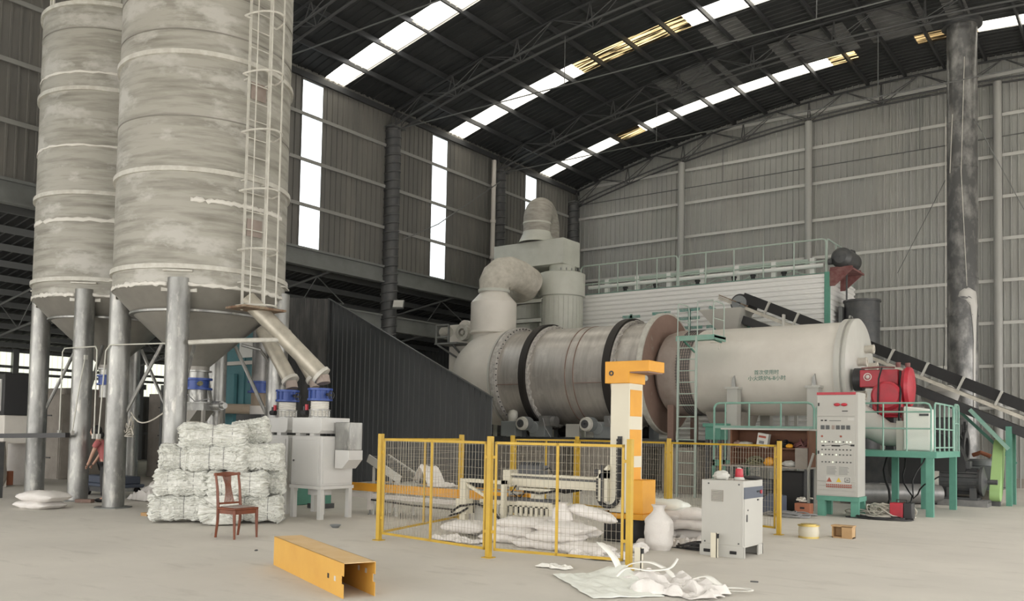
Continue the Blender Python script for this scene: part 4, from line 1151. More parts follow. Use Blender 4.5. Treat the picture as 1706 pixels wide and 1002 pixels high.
# pipes and small posts standing on the roof deck behind the railing
m = MB(); m.tube([(BX0 + .3, BY0 + .35, BZ + .33), (BX1 - .2, BY0 + .35, BZ + .33)], .07, 12)
single('roof_pipe', m, 'lightsheet', 'long pale pipe lying along the roof of the ribbed house behind the railing', 'pipe')
t = thing('roof_pipe_rack', 'low rack of pale posts and rails on the roof of the ribbed house', 'rack', ((BX0 + BX1) / 2, BY0 + 1, BZ + .02))
for i in range(7):
    x = BX0 + .8 + i * 1.35; m = MB(); m.box(x - .08, x + .08, BY0 + .85, BY0 + 1.0, BZ + .02, BZ + .72); m.build('post', 'lightsheet', t, world=True)
m = MB(); m.box(BX0 + .5, BX1 - .9, BY0 + .88, BY0 + .95, BZ + .62, BZ + .7); m.build('rail', 'rail_grey', t, world=True)
m = MB()
for i in range(6):
    x = BX0 + .8 + i * 1.35; m.bar((x, BY0 + .9, BZ + .1), (x + 1.3, BY0 + .9, BZ + .6), .03); m.bar((x, BY0 + .9, BZ + .6), (x + 1.3, BY0 + .9, BZ + .1), .03)
m.build('cross_brace', 'rail_grey', t, world=True)
for i, x in enumerate((-16.4, -15.1, -13.4, -12.0, -11.3, -10.2)):
    m = MB(); m.cyl((x, BY0 + .5, BZ + .02), (x, BY0 + .5, BZ + .2), .07, 12)
    m.cyl((x, BY0 + .5, BZ + .2), (x, BY0 + .5, BZ + .26), .1, 12)
    single('roof_vent_cap', m, 'black_soft', 'small black cap on the roof of the ribbed house, %s from the left' % ['first', 'second', 'third', 'fourth', 'fifth', 'sixth'][i], 'vent', 'small black caps on the house roof')

# tank on red bracket at the right end of the house
t = thing('pressure_tank', 'small dark grey horizontal tank on a dusty red bracket at the house corner', 'tank', (-8.2, 29.6, 7.1))
m = MB(); m.lathe([(.01, 28.85), (.2, 28.88), (.32, 29.0), (.34, 29.1), (.34, 30.2), (.25, 30.35), (.01, 30.4)], (-8.15, 0, 7.62), 'y', 32, cap=False); m.build('tank_shell', 'darkgrey', t, world=True)
m = MB(); m.box(-8.5, -7.75, 28.95, 30.3, 7.18, 7.24)
for y in (29.0, 30.2): m.prism([(-8.5, 7.18), (-7.8, 7.18), (-8.35, 6.7), (-8.5, 6.7)], y - .03, y + .03, 'y')
m.box(-8.5, -7.8, 29.0, 29.1, 7.24, 7.32); m.box(-8.5, -7.8, 30.0, 30.1, 7.24, 7.32)
m.build('bracket', 'red_dark', t, world=True)
m = MB(); m.tube([(-8.15, 30.2, 7.9), (-8.15, 30.2, 8.05), (-8.15, 30.5, 8.08), (-8.15, 30.7, 7.9)], .05, 8); m.tube([(-8.05, 29.3, 7.15), (-8.05, 29.3, 6.2)], .03, 8); m.cyl((-8.55, 29.0, 7.5), (-8.42, 29.0, 7.5), .1, 12); m.build('pipework', 'darkgrey', t, world=True)
t = thing('dark_drum_vessel', 'dark grey vertical cylinder vessel right of the ribbed house', 'tank', (-7.8, 30.2, 0))
m = MB(); m.lathe([(.56, 0), (.56, 6.3)], (0, 0, 0), n=48); m.build('vessel_shell', 'darkgrey', t)
for a_, b_, r_ in ((6.26, 6.32, .6), (5.6, 5.63, .575), (3.2, 3.24, .575)):
    m = MB(); m.ring(.56, r_, a_, b_); m.build('rim', 'darkgrey', t)
m = MB(); m.box(-.62, -.5, -.5, .5, 0, 6.1); m.build('side_channel', 'steel_grey', t)

# ================================================================ CHIMNEY
t = thing('chimney_stack', 'tall dull steel chimney stack with torn white wrap at the right', 'chimney', (-4.9, 31.0, 0))
m = MB(); m.cyl((0, 0, 0), (0, 0, 15.3), .45, 48); m.build('stack_shell', 'chimney', t)
for z in (2.2, 5.7, 6.9, 8.8, 10.5, 12.0):
    m = MB(); m.ring(.445, .462, z - .02, z + .02); m.build('section_joint', 'chimney', t)
m = MB(); m.ring(.44, .6, 15.2, 15.35); m.build('top_flange', 'darkgrey', t)
# torn white foil on the front face
vs = []; fs = []; prof_ = [(6.55, .05, .25), (6.45, -.1, .5), (6.3, -.15, .55), (6.2, .1, .55), (6.0, .25, .6), (5.7, .3, .55), (5.3, .35, .52), (4.9, .38, .5), (4.5, .36, .48), (3.8, .36, .46), (3.0, .37, .45), (2.3, .38, .42)]
m = MB(); base = math.atan2(-31.0, 4.9)
for z, a, b in prof_:
    for k in range(4):
        th = base + (a + (b - a) * k / 3) * 1.9; vs.append((.46 * math.cos(th), .46 * math.sin(th), z + .06 * noise.noise(Vector((z * 3, k, 0)))))
for i in range(len(prof_) - 1):
    for k in range(3): q = i * 4 + k; fs.append((q, q + 1, q + 5, q + 4))
m.add(vs, fs); solidify(m.build('torn_white_wrap', 'chim_wrap', t), .006)
m = MB(); m.tube([(-.2, -.5, 12.2), (-.28, -.48, 10.3)], .012, 5); m.tube([(.15, -.5, 14.0), (.05, -.52, 10.3), (.2, -.5, 6.6)], .012, 5); m.tube([(-.42, -.35, 12.2), (-.45, -.3, 4)], .012, 5); m.build('lightning_wire', 'silo_ring', t)
def wire(pts, label, r=.012, mat='steel_grey', name='guy_wire', cat='wire', group='guy wires of the chimney'):
    m = MB(); m.tube(pts, r, 5); return single(name, m, mat, label, cat, group)
wire([(-4.5, 30.7, 12.0), (-3.2, 32, 9.0), (-1.9, 33.6, 6.3)], 'thin guy wire falling from the chimney to the right')
wire([(-5.35, 30.8, 10.2), (-7.0, 31.6, 7.4)], 'thin guy wire falling from the chimney to the left, down to the tank')
wire([(-5.35, 30.85, 6.0), (-5.55, 30.9, 2.0)], 'thin slack wire close to the left side of the chimney')

# ================================================================ BELT CONVEYOR behind the furnace
t = thing('belt_conveyor', 'long black inclined belt conveyor rising behind the furnace', 'conveyor', (-6, 26.8, 0))
CA, CB = Vector((-10.55, 26.8, 5.88)), Vector((-.6, 26.8, 1.38))
cd = (CB - CA).normalized(); cn = Vector((-cd.z, 0, cd.x)); cn = cn if cn.z > 0 else -cn
for y in (26.38, 27.22):
    m = MB(); m.bar(CA - cd * .75 + Vector((0, y - 26.8, 0)) - cn * .02, CB + Vector((0, y - 26.8, 0)) - cn * .02, .05, .10, cn); m.build('side_channel', 'duct', t, world=True)
m = MB(); m.bar(CA - cd * .75 + Vector((0, -.47, 0)) + cn * .06, CA + cd * .3 + Vector((0, -.47, 0)) + cn * .06, .06, .03, cn); m.build('rusty_edge', 'rust', t, world=True)
# belt loop: top run, bottom run
m = MB()
top = [CA + cn * .24 + cd * .1, CB + cn * .24]
n = 26; L = (CB - CA).length
vs = []
for i in range(n + 1):
    p = CA.lerp(CB, i / n)
    for yy, hh in ((-.36, .30), (-.2, .2), (.2, .2), (.36, .30)): vs.append(p + Vector((0, yy, 0)) + cn * hh)
m.add(vs, [(i * 4 + k, i * 4 + k + 1, i * 4 + k + 5, i * 4 + k + 4) for i in range(n) for k in range(3)])
vs = [p + Vector((0, yy, 0)) - cn * .33 for p in (CA, CB) for yy in (-.32, .32)]
m.add(vs, [(0, 1, 3, 2)])
b = m.build('belt', 'black', t, world=True); solidify(b, .02)
m = MB(); m.bar(CA + cn * .27 + Vector((0, -.4, 0)), CB + cn * .27 + Vector((0, -.4, 0)), .02, .3, cn); m.bar(CA + cn * .27 + Vector((0, .4, 0)), CB + cn * .27 + Vector((0, .4, 0)), .02, .3, cn); m.build('belt_skirt', 'black', t, world=True)
m = MB(); m.cyl(CA + Vector((0, -.4, .06)), CA + Vector((0, .4, .06)), .3, 32); pu = m.build('head_pulley', 'black_soft', t, world=True)
m = MB(); m.cyl(CA + Vector((0, -.46, .06)), CA + Vector((0, -.4, .06)), .24, 28); m.cyl(CA + Vector((0, -.5, .06)), CA + Vector((0, -.46, .06)), .08, 16); m.build('pulley_hub', 'motor_grey', pu, world=True)
for i in range(11):
    p = CA.lerp(CB, (i + .9) / 11.0)
    m = MB(); m.bar(p + Vector((0, -.45, 0)) + cn * .02, p + Vector((0, -.45, 0)) + cn * .42, .07, .06, cd)
    m.bar(p + Vector((0, -.47, 0)) + cn * .4, p + Vector((0, -.3, 0)) + cn * .4, .06); m.build('idler_bracket', 'cabinet', t, world=True)
m = MB(); m.bar(CA + cn * -.38 + cd * .2, CB - cn * .38, .8, .24, cn); m.build('return_tray', 'black_soft', t, world=True)
m = MB(); p = CA + cd * 1.6; m.bar(p + Vector((0, -.5, -.75)), p + Vector((0, -.5, .25)), .14, .06, cd); m.build('splice_plate', 'white', t, world=True)
for (x, yy) in ((-3.08, 27.2), (-3.08, 26.4)):
    z = CA.z + (x - CA.x) * cd.z / cd.x - .4
    m = MB(); m.box(x - .07, x + .07, yy - .07, yy + .07, 0, z); m.build('leg', 'green', t, world=True)
m = MB(); m.bar((-3.08, 26.35, .95 + .55), (-4.0, 26.35, 2.55), .1, .1); m.build('diagonal_strut', 'green_pale', t, world=True)
m = MB(); m.bar((-3.0, 27.2, 1.1), (-4.6, 27.2, 2.75), .08, .08); m.build('diagonal_strut', 'green', t, world=True)
m = MB(); m.bar((-9.0, 26.38, 2.0), (-9.0, 26.38, 4.9), .1); m.bar((-9.0, 27.22, 0), (-9.0, 27.22, 4.9), .1); m.bar((-9.0, 26.38, 0), (-9.0, 26.38, 2.0), .1); m.build('head_support', 'white', t, world=True)
# feed hopper under the conveyor head
t = thing('feed_hopper', 'tapered grey-beige feed hopper under the conveyor head, left of the furnace top', 'hopper', (-10.9, 26.5, 4.6))
m = MB(); vs = [(-11.75, 26.0, 5.75), (-10.35, 26.0, 5.75), (-10.35, 27.1, 5.75), (-11.75, 27.1, 5.75), (-11.15, 26.3, 5.0), (-10.6, 26.3, 5.0), (-10.6, 26.9, 5.0), (-11.15, 26.9, 5.0)]
m.add(vs, [(0, 1, 5, 4), (1, 2, 6, 5), (2, 3, 7, 6), (3, 0, 4, 7)]); solidify(m.build('hopper_shell', 'cabinet', t, world=True, smooth=False), .02)
m = MB(); m.tube([(-10.88, 26.6, 5.0), (-10.95, 26.3, 4.75), (-11.1, 25.75, 4.35)], .26, 16); m.build('feed_spout', 'brown_pale', t, world=True)
m = MB(); m.box(-11.3, -10.5, 26.2, 27.0, 4.97, 5.03); m.build('flange', 'brown', t, world=True)
m = MB()
for x in (-11.6, -10.5): m.box(x - .05, x + .05, 27.0, 27.1, 0, 5.6)
m.build('support_post', 'green', t, world=True)

# ================================================================ LADDER + INSPECTION PLATFORM
t = thing('access_ladder', 'tall pale grey ladder with a small teal railed landing in front of the throat', 'ladder', (-10.4, 22.3, 0))
for x in (-10.68, -10.14):
    m = MB(); m.box(x - .025, x + .025, 22.26, 22.32, 0, 4.45); m.build('stile', 'rail_grey', t, world=True)
for i in range(13):
    m = MB(); z = .3 + i * .32; m.cyl((-10.68, 22.29, z), (-10.14, 22.29, z), .015, 8); m.build('rung', 'rail_grey', t, world=True)
m = MB(); m.box(-10.76, -9.62, 22.3, 23.1, 4.4, 4.46); m.box(-10.76, -9.62, 22.28, 22.32, 4.34, 4.48); m.box(-9.66, -9.62, 22.3, 23.1, 4.34, 4.48); m.build('landing_deck', 'green_pale', t, world=True)
railing(t, [(-10.72, 22.32), (-10.72, 23.05)], .95, 4.46, [1], mid=(.5,), kick=False, mat='rail_grey', r=.016)
railing(t, [(-9.66, 22.32), (-9.66, 23.05)], .95, 4.46, [1], mid=(.5,), kick=False, mat='rail_grey', r=.016)
m = MB(); m.tube([(-10.12, 22.3, 4.46), (-10.12, 22.3, 5.42), (-9.66, 22.3, 5.42)], .016, 8); m.build('top_rail', 'rail_grey', t, world=True)
m = MB(); m.bar((-10.6, 22.35, 4.4), (-10.6, 23.2, 4.1), .04); m.bar((-9.8, 22.35, 4.4), (-9.8, 23.2, 4.35), .04); m.build('wall_bracket', 'green', t, world=True)

# ================================================================ GREEN BURNER PLATFORM
t = thing('burner_platform', 'teal-green steel work platform with pipe railings beside the furnace', 'platform', (-5.5, 21, 0))
PZ = 1.42
m = MB(); m.box(-6.5, -3.86, 20.95, 23.84, PZ, PZ + .02); m.build('deck', 'green', t, world=True)
m = MB(); m.box(-6.5, -3.86, 20.92, 20.98, PZ - .12, PZ + .02); m.box(-3.9, -3.84, 20.95, 23.86, PZ - .12, PZ + .02); m.box(-6.5, -3.86, 23.8, 23.86, PZ - .12, PZ + .02); m.build('edge_channel', 'green', t, world=True)
for x, y in ((-3.98, 21.02), (-3.98, 23.76), (-6.3, 21.02), (-6.3, 23.76), (-4.55, 23.4), (-5.3, 23.7)):
    m = MB(); m.box(x - .075, x + .075, y - .07, y + .07, 0, PZ); m.build('leg', 'green', t, world=True)
railing(t, [(-6.45, 20.97), (-3.95, 20.97)], 1.1, PZ, [5], mid=(.48, .82), kick=False, mat='green_pale')
railing(t, [(-3.88, 20.99), (-3.88, 23.2)], 1.1, PZ, [4], mid=(.48, .1), kick=False, mat='green_pale')
railing(t, [(-3.86, 23.25), (-3.86, 23.8)], 1.15, PZ, [2], mid=(.6,), kick=False, mat='green_pale')
t = thing('guard_railing', 'pale teal pipe railing in front of the furnace, above the workbench', 'railing', (-7.8, 20.95, 0))
m = MB(); m.tube([(-9.02, 20.95, .6), (-9.02, 20.95, 2.42), (-8.98, 20.95, 2.5), (-8.9, 20.95, 2.54), (-6.65, 20.95, 2.54), (-6.55, 20.95, 2.5), (-6.5, 20.95, 2.4), (-6.5, 20.95, 1.45)], .028, 8); m.build('top_rail', 'green_pale', t, world=True)
m = MB(); m.box(-9.02, -6.5, 20.93, 20.97, 1.9, 1.97); m.build('mid_rail', 'green_pale', t, world=True)
for x in (-8.72, -8.1, -7.3):
    m = MB(); m.tube([(x, 20.95, 1.1), (x, 20.95, 2.54)], .022, 8); m.build('post', 'green_pale', t, world=True)
m = MB(); m.box(-9.05, -6.5, 20.9, 21.0, .95, 1.1); m.box(-9.05, -8.98, 20.9, 21.0, 0, 1.1); m.box(-8.76, -8.68, 20.9, 21.0, 0, 1.1); m.build('base_frame', 'green', t, world=True)
t = thing('feed_box', 'teal steel box beyond the left end of the railing under the furnace', 'box', (-9.75, 22.7, 0))
m = MB(); m.box(-.2, .25, -.2, .3, 1.6, 1.95); m.box(-.26, .31, -.25, .35, 1.95, 2.05); m.build('box_shell', 'green', t, bevel=.01)
m = MB()
for x in (-.15, .2):
    for y in (-.15, .25): m.box(x - .04, x + .04, y - .04, y + .04, 0, 1.6)
m.build('stand', 'darkgrey', t)
t = thing('furnace_ash_hopper', 'beige inverted pyramid hopper under the furnace left end', 'hopper', (-9.7, 24.3, 0))
m = MB(); vs = [(-.75, -.7, 2.4), (.35, -.7, 2.4), (.35, .7, 2.4), (-.75, .7, 2.4), (-.4, -.25, 1.3), (.15, -.25, 1.3), (.15, .25, 1.3), (-.4, .25, 1.3)]
m.add(vs, [(0, 1, 5, 4), (1, 2, 6, 5), (2, 3, 7, 6), (3, 0, 4, 7), (4, 5, 6, 7)]); m.build('hopper_shell', 'concrete', t, smooth=False)
m = MB(); m.box(-.35, .1, -.2, .2, 0, 1.3); m.build('stand', 'darkgrey', t)
# pale translucent dosing tank, fat duct, small things on and under the platform
t = thing('dosing_tank', 'cloudy white plastic tank standing on the green platform', 'tank', (-4.45, 22.3, PZ + .02))
m = MB(); m.prism([(-.3, 0), (.3, 0), (.3, .98), (-.3, 1.05)], -.28, .28, 'y'); m.build('tank_shell', 'bag2', t, bevel=.04)
m = MB(); m.box(.05, .25, -.3, -.27, .82, .87); m.build('slot', 'darkgrey', t)
t = thing('blower_duct', 'fat off-white curved duct behind the control cabinet on the platform', 'duct', (-5.6, 22.8, PZ))
m = MB(); m.tube([(-6.4, 22.9, 2.35), (-6.0, 22.85, 2.3), (-5.6, 22.8, 2.0), (-5.3, 22.8, 1.83), (-4.9, 22.8, 1.8)], .3, 24, radii=[.34, .34, .33, .3, .28]); m.build('duct_shell', 'white', t, world=True)
m = MB(); m.box(-5.0, -4.85, 22.45, 23.1, PZ + .02, 2.15); m.build('end_flange', 'beige', t, world=True)
m = MB(); m.tube([(-6.6, 23.6, .28), (-4.6, 25.4, .28)], .26, 24)
single('floor_pipe', m, 'galv_dark', 'grey pipe lying on the floor under the green platform', 'pipe')
m = MB(); m.box(-.5, .5, -.4, .4, .0, .8)
t = thing('dark_fan_housing', 'large black fan housing standing under the right part of the platform', 'fan', (-4.9, 25.6, 0))
m = MB(); m.lathe([(.01, -.25), (.95, -.25), (.95, .25), (.01, .25)], (0, 0, 1.0), 'y', 40); m.build('scroll_housing', 'black_soft', t)
m = MB(); m.box(-.7, .7, -.35, .35, 0, .2); m.build('base', 'darkgrey', t)
m = MB(); m.box(-1.7, .0, -.24, .24, .5, 1.35); m.build('outlet_duct', 'darkgrey', t)
t = thing('induced_draft_fan', 'dark grey fan casing with round inlet drum left of the green belt guard', 'fan', (-4.6, 27.6, 0))
m = MB(); m.box(-.35, .25, -.8, .8, .5, 2.35); m.build('fan_casing', 'darkgrey', t, bevel=.05)
m = MB(); m.ring(.3, .5, .26, .34, (0, 0, 1.5), 'x', 28)
for i in range(12):
    a = 2 * PI * i / 12; m.bar((.28, .45 * math.cos(a), 1.5 + .45 * math.sin(a)), (.28, .75 * math.cos(a), 1.5 + .75 * math.sin(a)), .02, .06)
m.build('casing_ribs', 'darkgrey', t)
m = MB(); m.box(.3, 1.1, -.4, .3, .35, 1.0); m.lathe([(.34, 1.0), (.34, 1.15), (.28, 1.2)], (.7, 0, 0), n=28); m.build('bearing_pedestal', 'motor_grey', t, bevel=.02)
m = MB(); m.tube([(.5, -.1, 1.3), (.7, -.15, 1.38), (.95, -.1, 1.28)], .06, 8); m.build('orange_pipe_cap', 'brick', t)
m = MB(); m.box(-.5, 1.2, -.9, .9, 0, .35); m.build('base_block', 'concrete', t)
m = MB(); m.lathe([(.3, 2.35), (.55, 3.1), (.3, 3.3)], (-.4, .2, 0), n=24); m.build('film_wrapped_transition', 'chim_wrap', t)
mo = motor('electric_motor', 'big finned grey electric motor on the floor left of the green belt guard', (-4.05, 25.6, .16), 0, s=1.6, mat='darkgrey')
m = MB(); m.box(-.55, .62, -.4, .35, -.16, -.06); m.box(-.55, .62, -.38, -.3, -.06, .0); m.box(-.55, .62, .22, .3, -.06, .0); m.build('slide_rail', 'galv_dark', mo)
t = thing('belt_guard', 'tall light green slanting belt guard at the right, beside the motor', 'guard', (-3.35, 26.1, 0))
m = MB()
R = Matrix.Rotation(-.16, 3, 'X')
pts = []
for i in range(13):
    a = PI + PI * i / 12; pts.append((.3 * math.cos(a), .42 + .3 * math.sin(a)))
for i in range(9):
    a = PI * i / 8; pts.append((.2 * math.cos(a), 1.45 + .2 * math.sin(a)))
vs = [(x_, y_ * 1 , z_) for x_ in (-.12, .12) for (y_, z_) in pts]
m.add([Vector((x_, y_ * 1.1 + (z_ - .3) * .55, z_ * 1.06)) for x_, y_, z_ in vs], [tuple(range(len(pts) - 1, -1, -1)), tuple(range(len(pts), 2 * len(pts)))] + [(k, (k + 1) % len(pts), len(pts) + (k + 1) % len(pts), len(pts) + k) for k in range(len(pts))])
m.build('guard_shell', 'guard_green', t)
m = MB(); m.box(-.1, .1, -.1, .1, 0, .14); m.build('foot', 'darkgrey', t)

# ================================================================ CONTROL CABINET with meters
t = thing('control_cabinet', 'tall light grey control cabinet with red top strip and rows of switches', 'cabinet', (-5.55, 19.45, 0), math.radians(1))
W, D0, Z0, Z1 = .84, .62, .44, 2.70
m = MB(); m.box(-W / 2, W / 2 + .03, 0, D0, Z0, Z1); m.build('cabinet_body', 'cabinet', t, bevel=.006)
m = MB(); m.box(-W / 2 + .01, W / 2 - .03, -.02, 0, Z0 + .32, Z1 - .54); dr = m.build('door', 'cabinet', t, bevel=.004)
m = MB(); m.box(-W / 2 + .01, W / 2 - .03, -.02, 0, Z1 - .52, Z1 - .06); up_d = m.build('upper_door', 'cabinet', t, bevel=.004)
m = MB(); m.box(-W / 2, W / 2 - .02, -.024, 0, Z1 - .055, Z1 + .002); m.build('red_strip', 'red', t)
m = MB()
for i in range(3): m.box(-W / 2 + .01, W / 2 - .03, -.012, 0, Z0 + .03 + i * .1, Z0 + .11 + i * .1)
m.build('plinth_louvre', 'cabinet', t)
for x in (.02, .17):
    m = MB(); m.sphere((x, -.05, Z1 - .27), .055, 14, 8, (1.25, .6, .65)); m.build('red_handle', 'red', up_d)
m = MB(); m.box(-W / 2 + .03, -W / 2 + .06, -.035, -.02, Z1 - .3, Z1 - .23); m.build('door_latch', 'black_soft', up_d)
m = MB(); m.box(-W / 2 + .03, -W / 2 + .06, -.035, -.02, 1.35, 1.42); m.build('door_latch', 'black_soft', dr)
m = MB(); m.box(.12, .24, -.024, -.02, Z1 - .42, Z1 - .4); m.build('hand_note', 'ink_black', up_d)
m = MB(); m.box(.24, .37, -.024, -.02, Z1 - .61, Z1 - .55); m.build('paper_label', 'white', dr)
m = MB(); m.box(-.33, -.28, -.024, -.02, Z1 - .63, Z1 - .6); m.box(-.25, -.2, -.024, -.02, Z1 - .63, Z1 - .6); m.box(-.15, .1, -.024, -.02, Z1 - .625, Z1 - .615); m.build('printed_heading', 'ink_black', dr)
for i in range(6):
    if i == 2:
        m = MB(); m.box(-.31 + i * .108, -.25 + i * .108, -.028, -.02, Z1 - .81, Z1 - .72); m.build('small_meter', 'brown_pale', dr)
    else:
        m = MB(); m.box(-.33 + i * .108, -.25 + i * .108, -.03, -.02, Z1 - .81, Z1 - .72); mm = m.build('meter', 'glassdark', dr)
        
m = MB()
for x, z in ((-.3, -.96), (.1, -.96)): m.cyl((x, -.035, Z1 + z), (x, -.02, Z1 + z), .022, 12)
m.build('push_button', 'ink_red', dr)
k = 0
for row, z in enumerate((1.08, 1.25, 1.36, 1.52)):
    for i in range(9):
        x = -.3 + i * .075 + .002 * row
        lit = (row, i) in ((0, 0), (0, 1), (0, 4), (0, 5), (0, 7), (0, 8), (2, 0), (2, 4), (3, 3))
        m = MB(); m.cyl((x, -.036, Z1 - z), (x, -.02, Z1 - z), .018 if lit else .014, 10)
        if not lit: m.box(x - .004, x + .004, -.046, -.034, Z1 - z - .014, Z1 - z + .014)
        m.build('pale_lamp' if lit else 'rotary_switch', 'skylamp' if lit else 'glassdark', dr)
m = MB(); m.box(-.31, -.25, -.024, -.02, Z1 - 1.18, Z1 - 1.15); m.box(-.1, .08, -.024, -.02, Z1 - 1.18, Z1 - 1.145); m.box(.3, .38, -.024, -.02, Z1 - 1.17, Z1 - 1.13)
m.tube([(-.25, -.022, Z1 - 1.17), (-.1, -.022, Z1 - 1.15), (.08, -.022, Z1 - 1.16), (.2, -.022, Z1 - 1.13), (.3, -.022, Z1 - 1.15)], .004, 4); m.build('process_diagram', 'ink_black', dr)
for xx in (-.2, .06):
    for i in range(7):
        m = MB()
        m.box(xx, xx + .19 + .02 * math.sin(i * 2), -.023, -.02, Z1 - 1.63 - i * .026, Z1 - 1.622 - i * .026)
        m.build('printed_line', 'steel_mid', dr)
m = MB(); m.box(-.21, .31, -.022, -.02, Z1 - 2.02, Z1 - 1.83); m.build('warning_sticker', 'white', dr)
m = MB(); m.prism([(-.2, Z1 - 1.95), (-.09, Z1 - 1.95), (-.145, Z1 - 1.85)], -.026, -.02, 'y'); m.build('warning_triangle', 'ink_red', dr)
m = MB(); m.prism([(0, Z1 - 1.95), (.11, Z1 - 1.95), (.055, Z1 - 1.85)], -.026, -.02, 'y'); m.build('warning_triangle', 'warn', dr)
m = MB(); m.box(.18, .29, -.025, -.02, Z1 - 1.95, Z1 - 1.935); m.box(.18, .29, -.025, -.02, Z1 - 1.86, Z1 - 1.85); m.box(.18, .19, -.025, -.02, Z1 - 1.95, Z1 - 1.85); m.box(.28, .29, -.025, -.02, Z1 - 1.95, Z1 - 1.85); m.box(.21, .26, -.025, -.02, Z1 - 1.91, Z1 - 1.89); m.build('outline_sign', 'darkgrey', dr)
for r_ in range(2):
    for i in range(13):
        m = MB(); x = -.21 + i * .042; z = Z1 - 1.995 - r_ * .045
        m.box(x, x + .03, -.024, -.02, z - .03, z); m.build('printed_glyph', 'ink_red', dr)
m = MB()
m.box(-W / 2 + .0, W / 2 + .06, -.02, D0, .34, Z0); m.build('stand_top', 'green', t)
for x in (-W / 2 + .02, W / 2 - .12):
    for y in (0, D0 - .12):
        m = MB(); m.box(x, x + .16, y, y + .12, 0, .34); m.build('stand_leg', 'green', t)

# ================================================================ WORKBENCH SHELF
t = thing('wooden_shelf', 'brown wooden open shelf unit cluttered with tools below the teal railing', 'shelf', (-7.35, 20.0, 0))
m = MB(); m.box(-8.42, -6.3, 19.95, 20.55, 1.86, 1.9); m.build('top_board', 'cabinet', t, world=True)
m = MB(); m.box(-8.2, -6.33, 20.5, 20.54, 1.0, 1.86); m.build('back_panel', 'board', t, world=True)
m = MB(); m.box(-8.2, -6.33, 20.0, 20.5, 1.42, 1.45); m.build('shelf_board', 'board', t, world=True)
m = MB(); m.box(-8.4, -6.3, 19.95, 20.5, .98, 1.02); m.build('shelf_board', 'concrete', t, world=True)
for x in (-8.2, -6.36): 
    m = MB(); m.box(x, x + .04, 20.0, 20.5, 1.0, 1.86); m.build('side_panel', 'board', t, world=True)
for x in (-8.3, -6.42):
    for y in (20.0, 20.42):
        m = MB(); m.box(x, x + .07, y, y + .07, 0, .98); m.build('leg', 'darkgrey', t, world=True)
m = MB(); m.box(-6.62, -6.34, 19.96, 19.99, 1.02, 1.46); m.build('cloth_hanging', 'concrete', t, world=True)
def cable_pile(name, label, c, L, W, H, r, seed, mat, n=9, cat='cables', kind=None):
    rnd = random.Random(seed); m = MB()
    for k in range(n):
        pts = []; ph = rnd.random() * 6; cx, cy = rnd.uniform(-.25, .25) * L, rnd.uniform(-.25, .25) * W
        rx, ry = rnd.uniform(.2, .5) * L, rnd.uniform(.2, .5) * W
        for i in range(22):
            a = ph + i * .4
            pts.append((c[0] + cx * .7 + rx * .8 * math.cos(a), c[1] + cy * .7 + ry * .8 * math.sin(a), c[2] + r + (H - 2 * r) * k / n * (.6 + .4 * math.sin(a * 2 + k))))
        m.tube(pts, r, 6)
    return single(name, m, mat, label, cat, kind=kind)
t2 = thing('carton', 'white carton with red print on the top shelf of the brown unit', 'box', (-7.42, 20.12, 1.452))
m = MB(); m.cbox((0, 0, .17), (.26, .16, .32), Matrix.Rotation(.15, 3, 'Y')); m.build('carton_body', 'white', t2)
m = MB(); m.cbox((-.0, -.085, .25), (.18, .004, .05), Matrix.Rotation(.15, 3, 'Y')); m.build('red_print', 'ink_red', t2)
m = MB(); m.cbox((-.02, -.085, .12), (.12, .004, .07), Matrix.Rotation(.15, 3, 'Y')); m.build('grey_print', 'steel_grey', t2)
cable_pile('cable_heap', 'heap of black cables on the top shelf right of the white carton', (-7.0, 20.25, 1.452), .45, .3, .22, .018, 3, 'black', 10)
cable_pile('cable_heap', 'tangle of dark red hoses on the top shelf at the right end', (-6.55, 20.22, 1.452), .34, .3, .26, .016, 8, 'red_dark', 9)
cable_pile('cable_heap', 'green-brown tangle of scrap cable on the lower shelf seen through the fence', (-7.65, 20.2, 1.022), .6, .35, .25, .014, 5, 'olive', 12)
def blob_item(name, label, c, size, mat, cat, seed=1):
    m = MB(); m.sphere((0, 0, 0), 1, 18, 12)
    for i, v in enumerate(m.v):
        k = 1 + .28 * noise.noise(v * 2.1 + Vector((seed, 0, 0))); z = max(v.z * k, -.75)
        m.v[i] = Vector((c[0] + v.x * k * size[0] / 2, c[1] + v.y * k * size[1] / 2, c[2] + (z + .75) * size[2] / 1.75))
    return single(name, m, mat, label, cat)
blob_item('rag', 'crumpled beige rag on the top shelf left of the white carton', (-7.9, 20.2, 1.452), (.4, .3, .13), 'duct', 'rag', 2)
blob_item('rag', 'brownish crumpled rag at the far left of the top shelf', (-8.08, 20.15, 1.452), (.2, .25, .15), 'brown', 'rag', 5)
blob_item('orange_tool', 'small orange power tool on the top shelf by the red hoses', (-6.78, 20.05, 1.452), (.16, .14, .1), 'orange', 'tool', 7)
blob_item('tool_bag', 'yellow tool bag on the lower shelf behind the fence', (-7.28, 20.15, 1.022), (.28, .2, .2), 'orange', 'bag', 9)
blob_item('plastic_wrap', 'crumpled white plastic on the lower shelf at the right', (-6.8, 20.1, 1.022), (.34, .24, .14), 'white', 'wrap', 11)
m = MB(); m.cyl((-7.12, 20.05, 1.022), (-7.12, 20.05, 1.26), .03, 12); single('white_tube', m, 'white', 'upright white tube on the lower shelf behind the fence post', 'tube')
m = MB(); m.tube([(-6.3, 19.9, .95), (-6.18, 19.9, 1.35)], .03, 8); m.tube([(-6.3, 19.9, .95), (-6.3, 19.9, .0)], .02, 6); single('leaning_pipe', m, 'cabinet', 'pale pipe leaning against the right end of the brown shelf', 'pipe')
m = MB(); m.box(-7.0, -6.45, 20.05, 20.5, 0, .92)
single('black_bin', m, 'black', 'black bin under the brown shelf at its right', 'bin', bevel=.04)
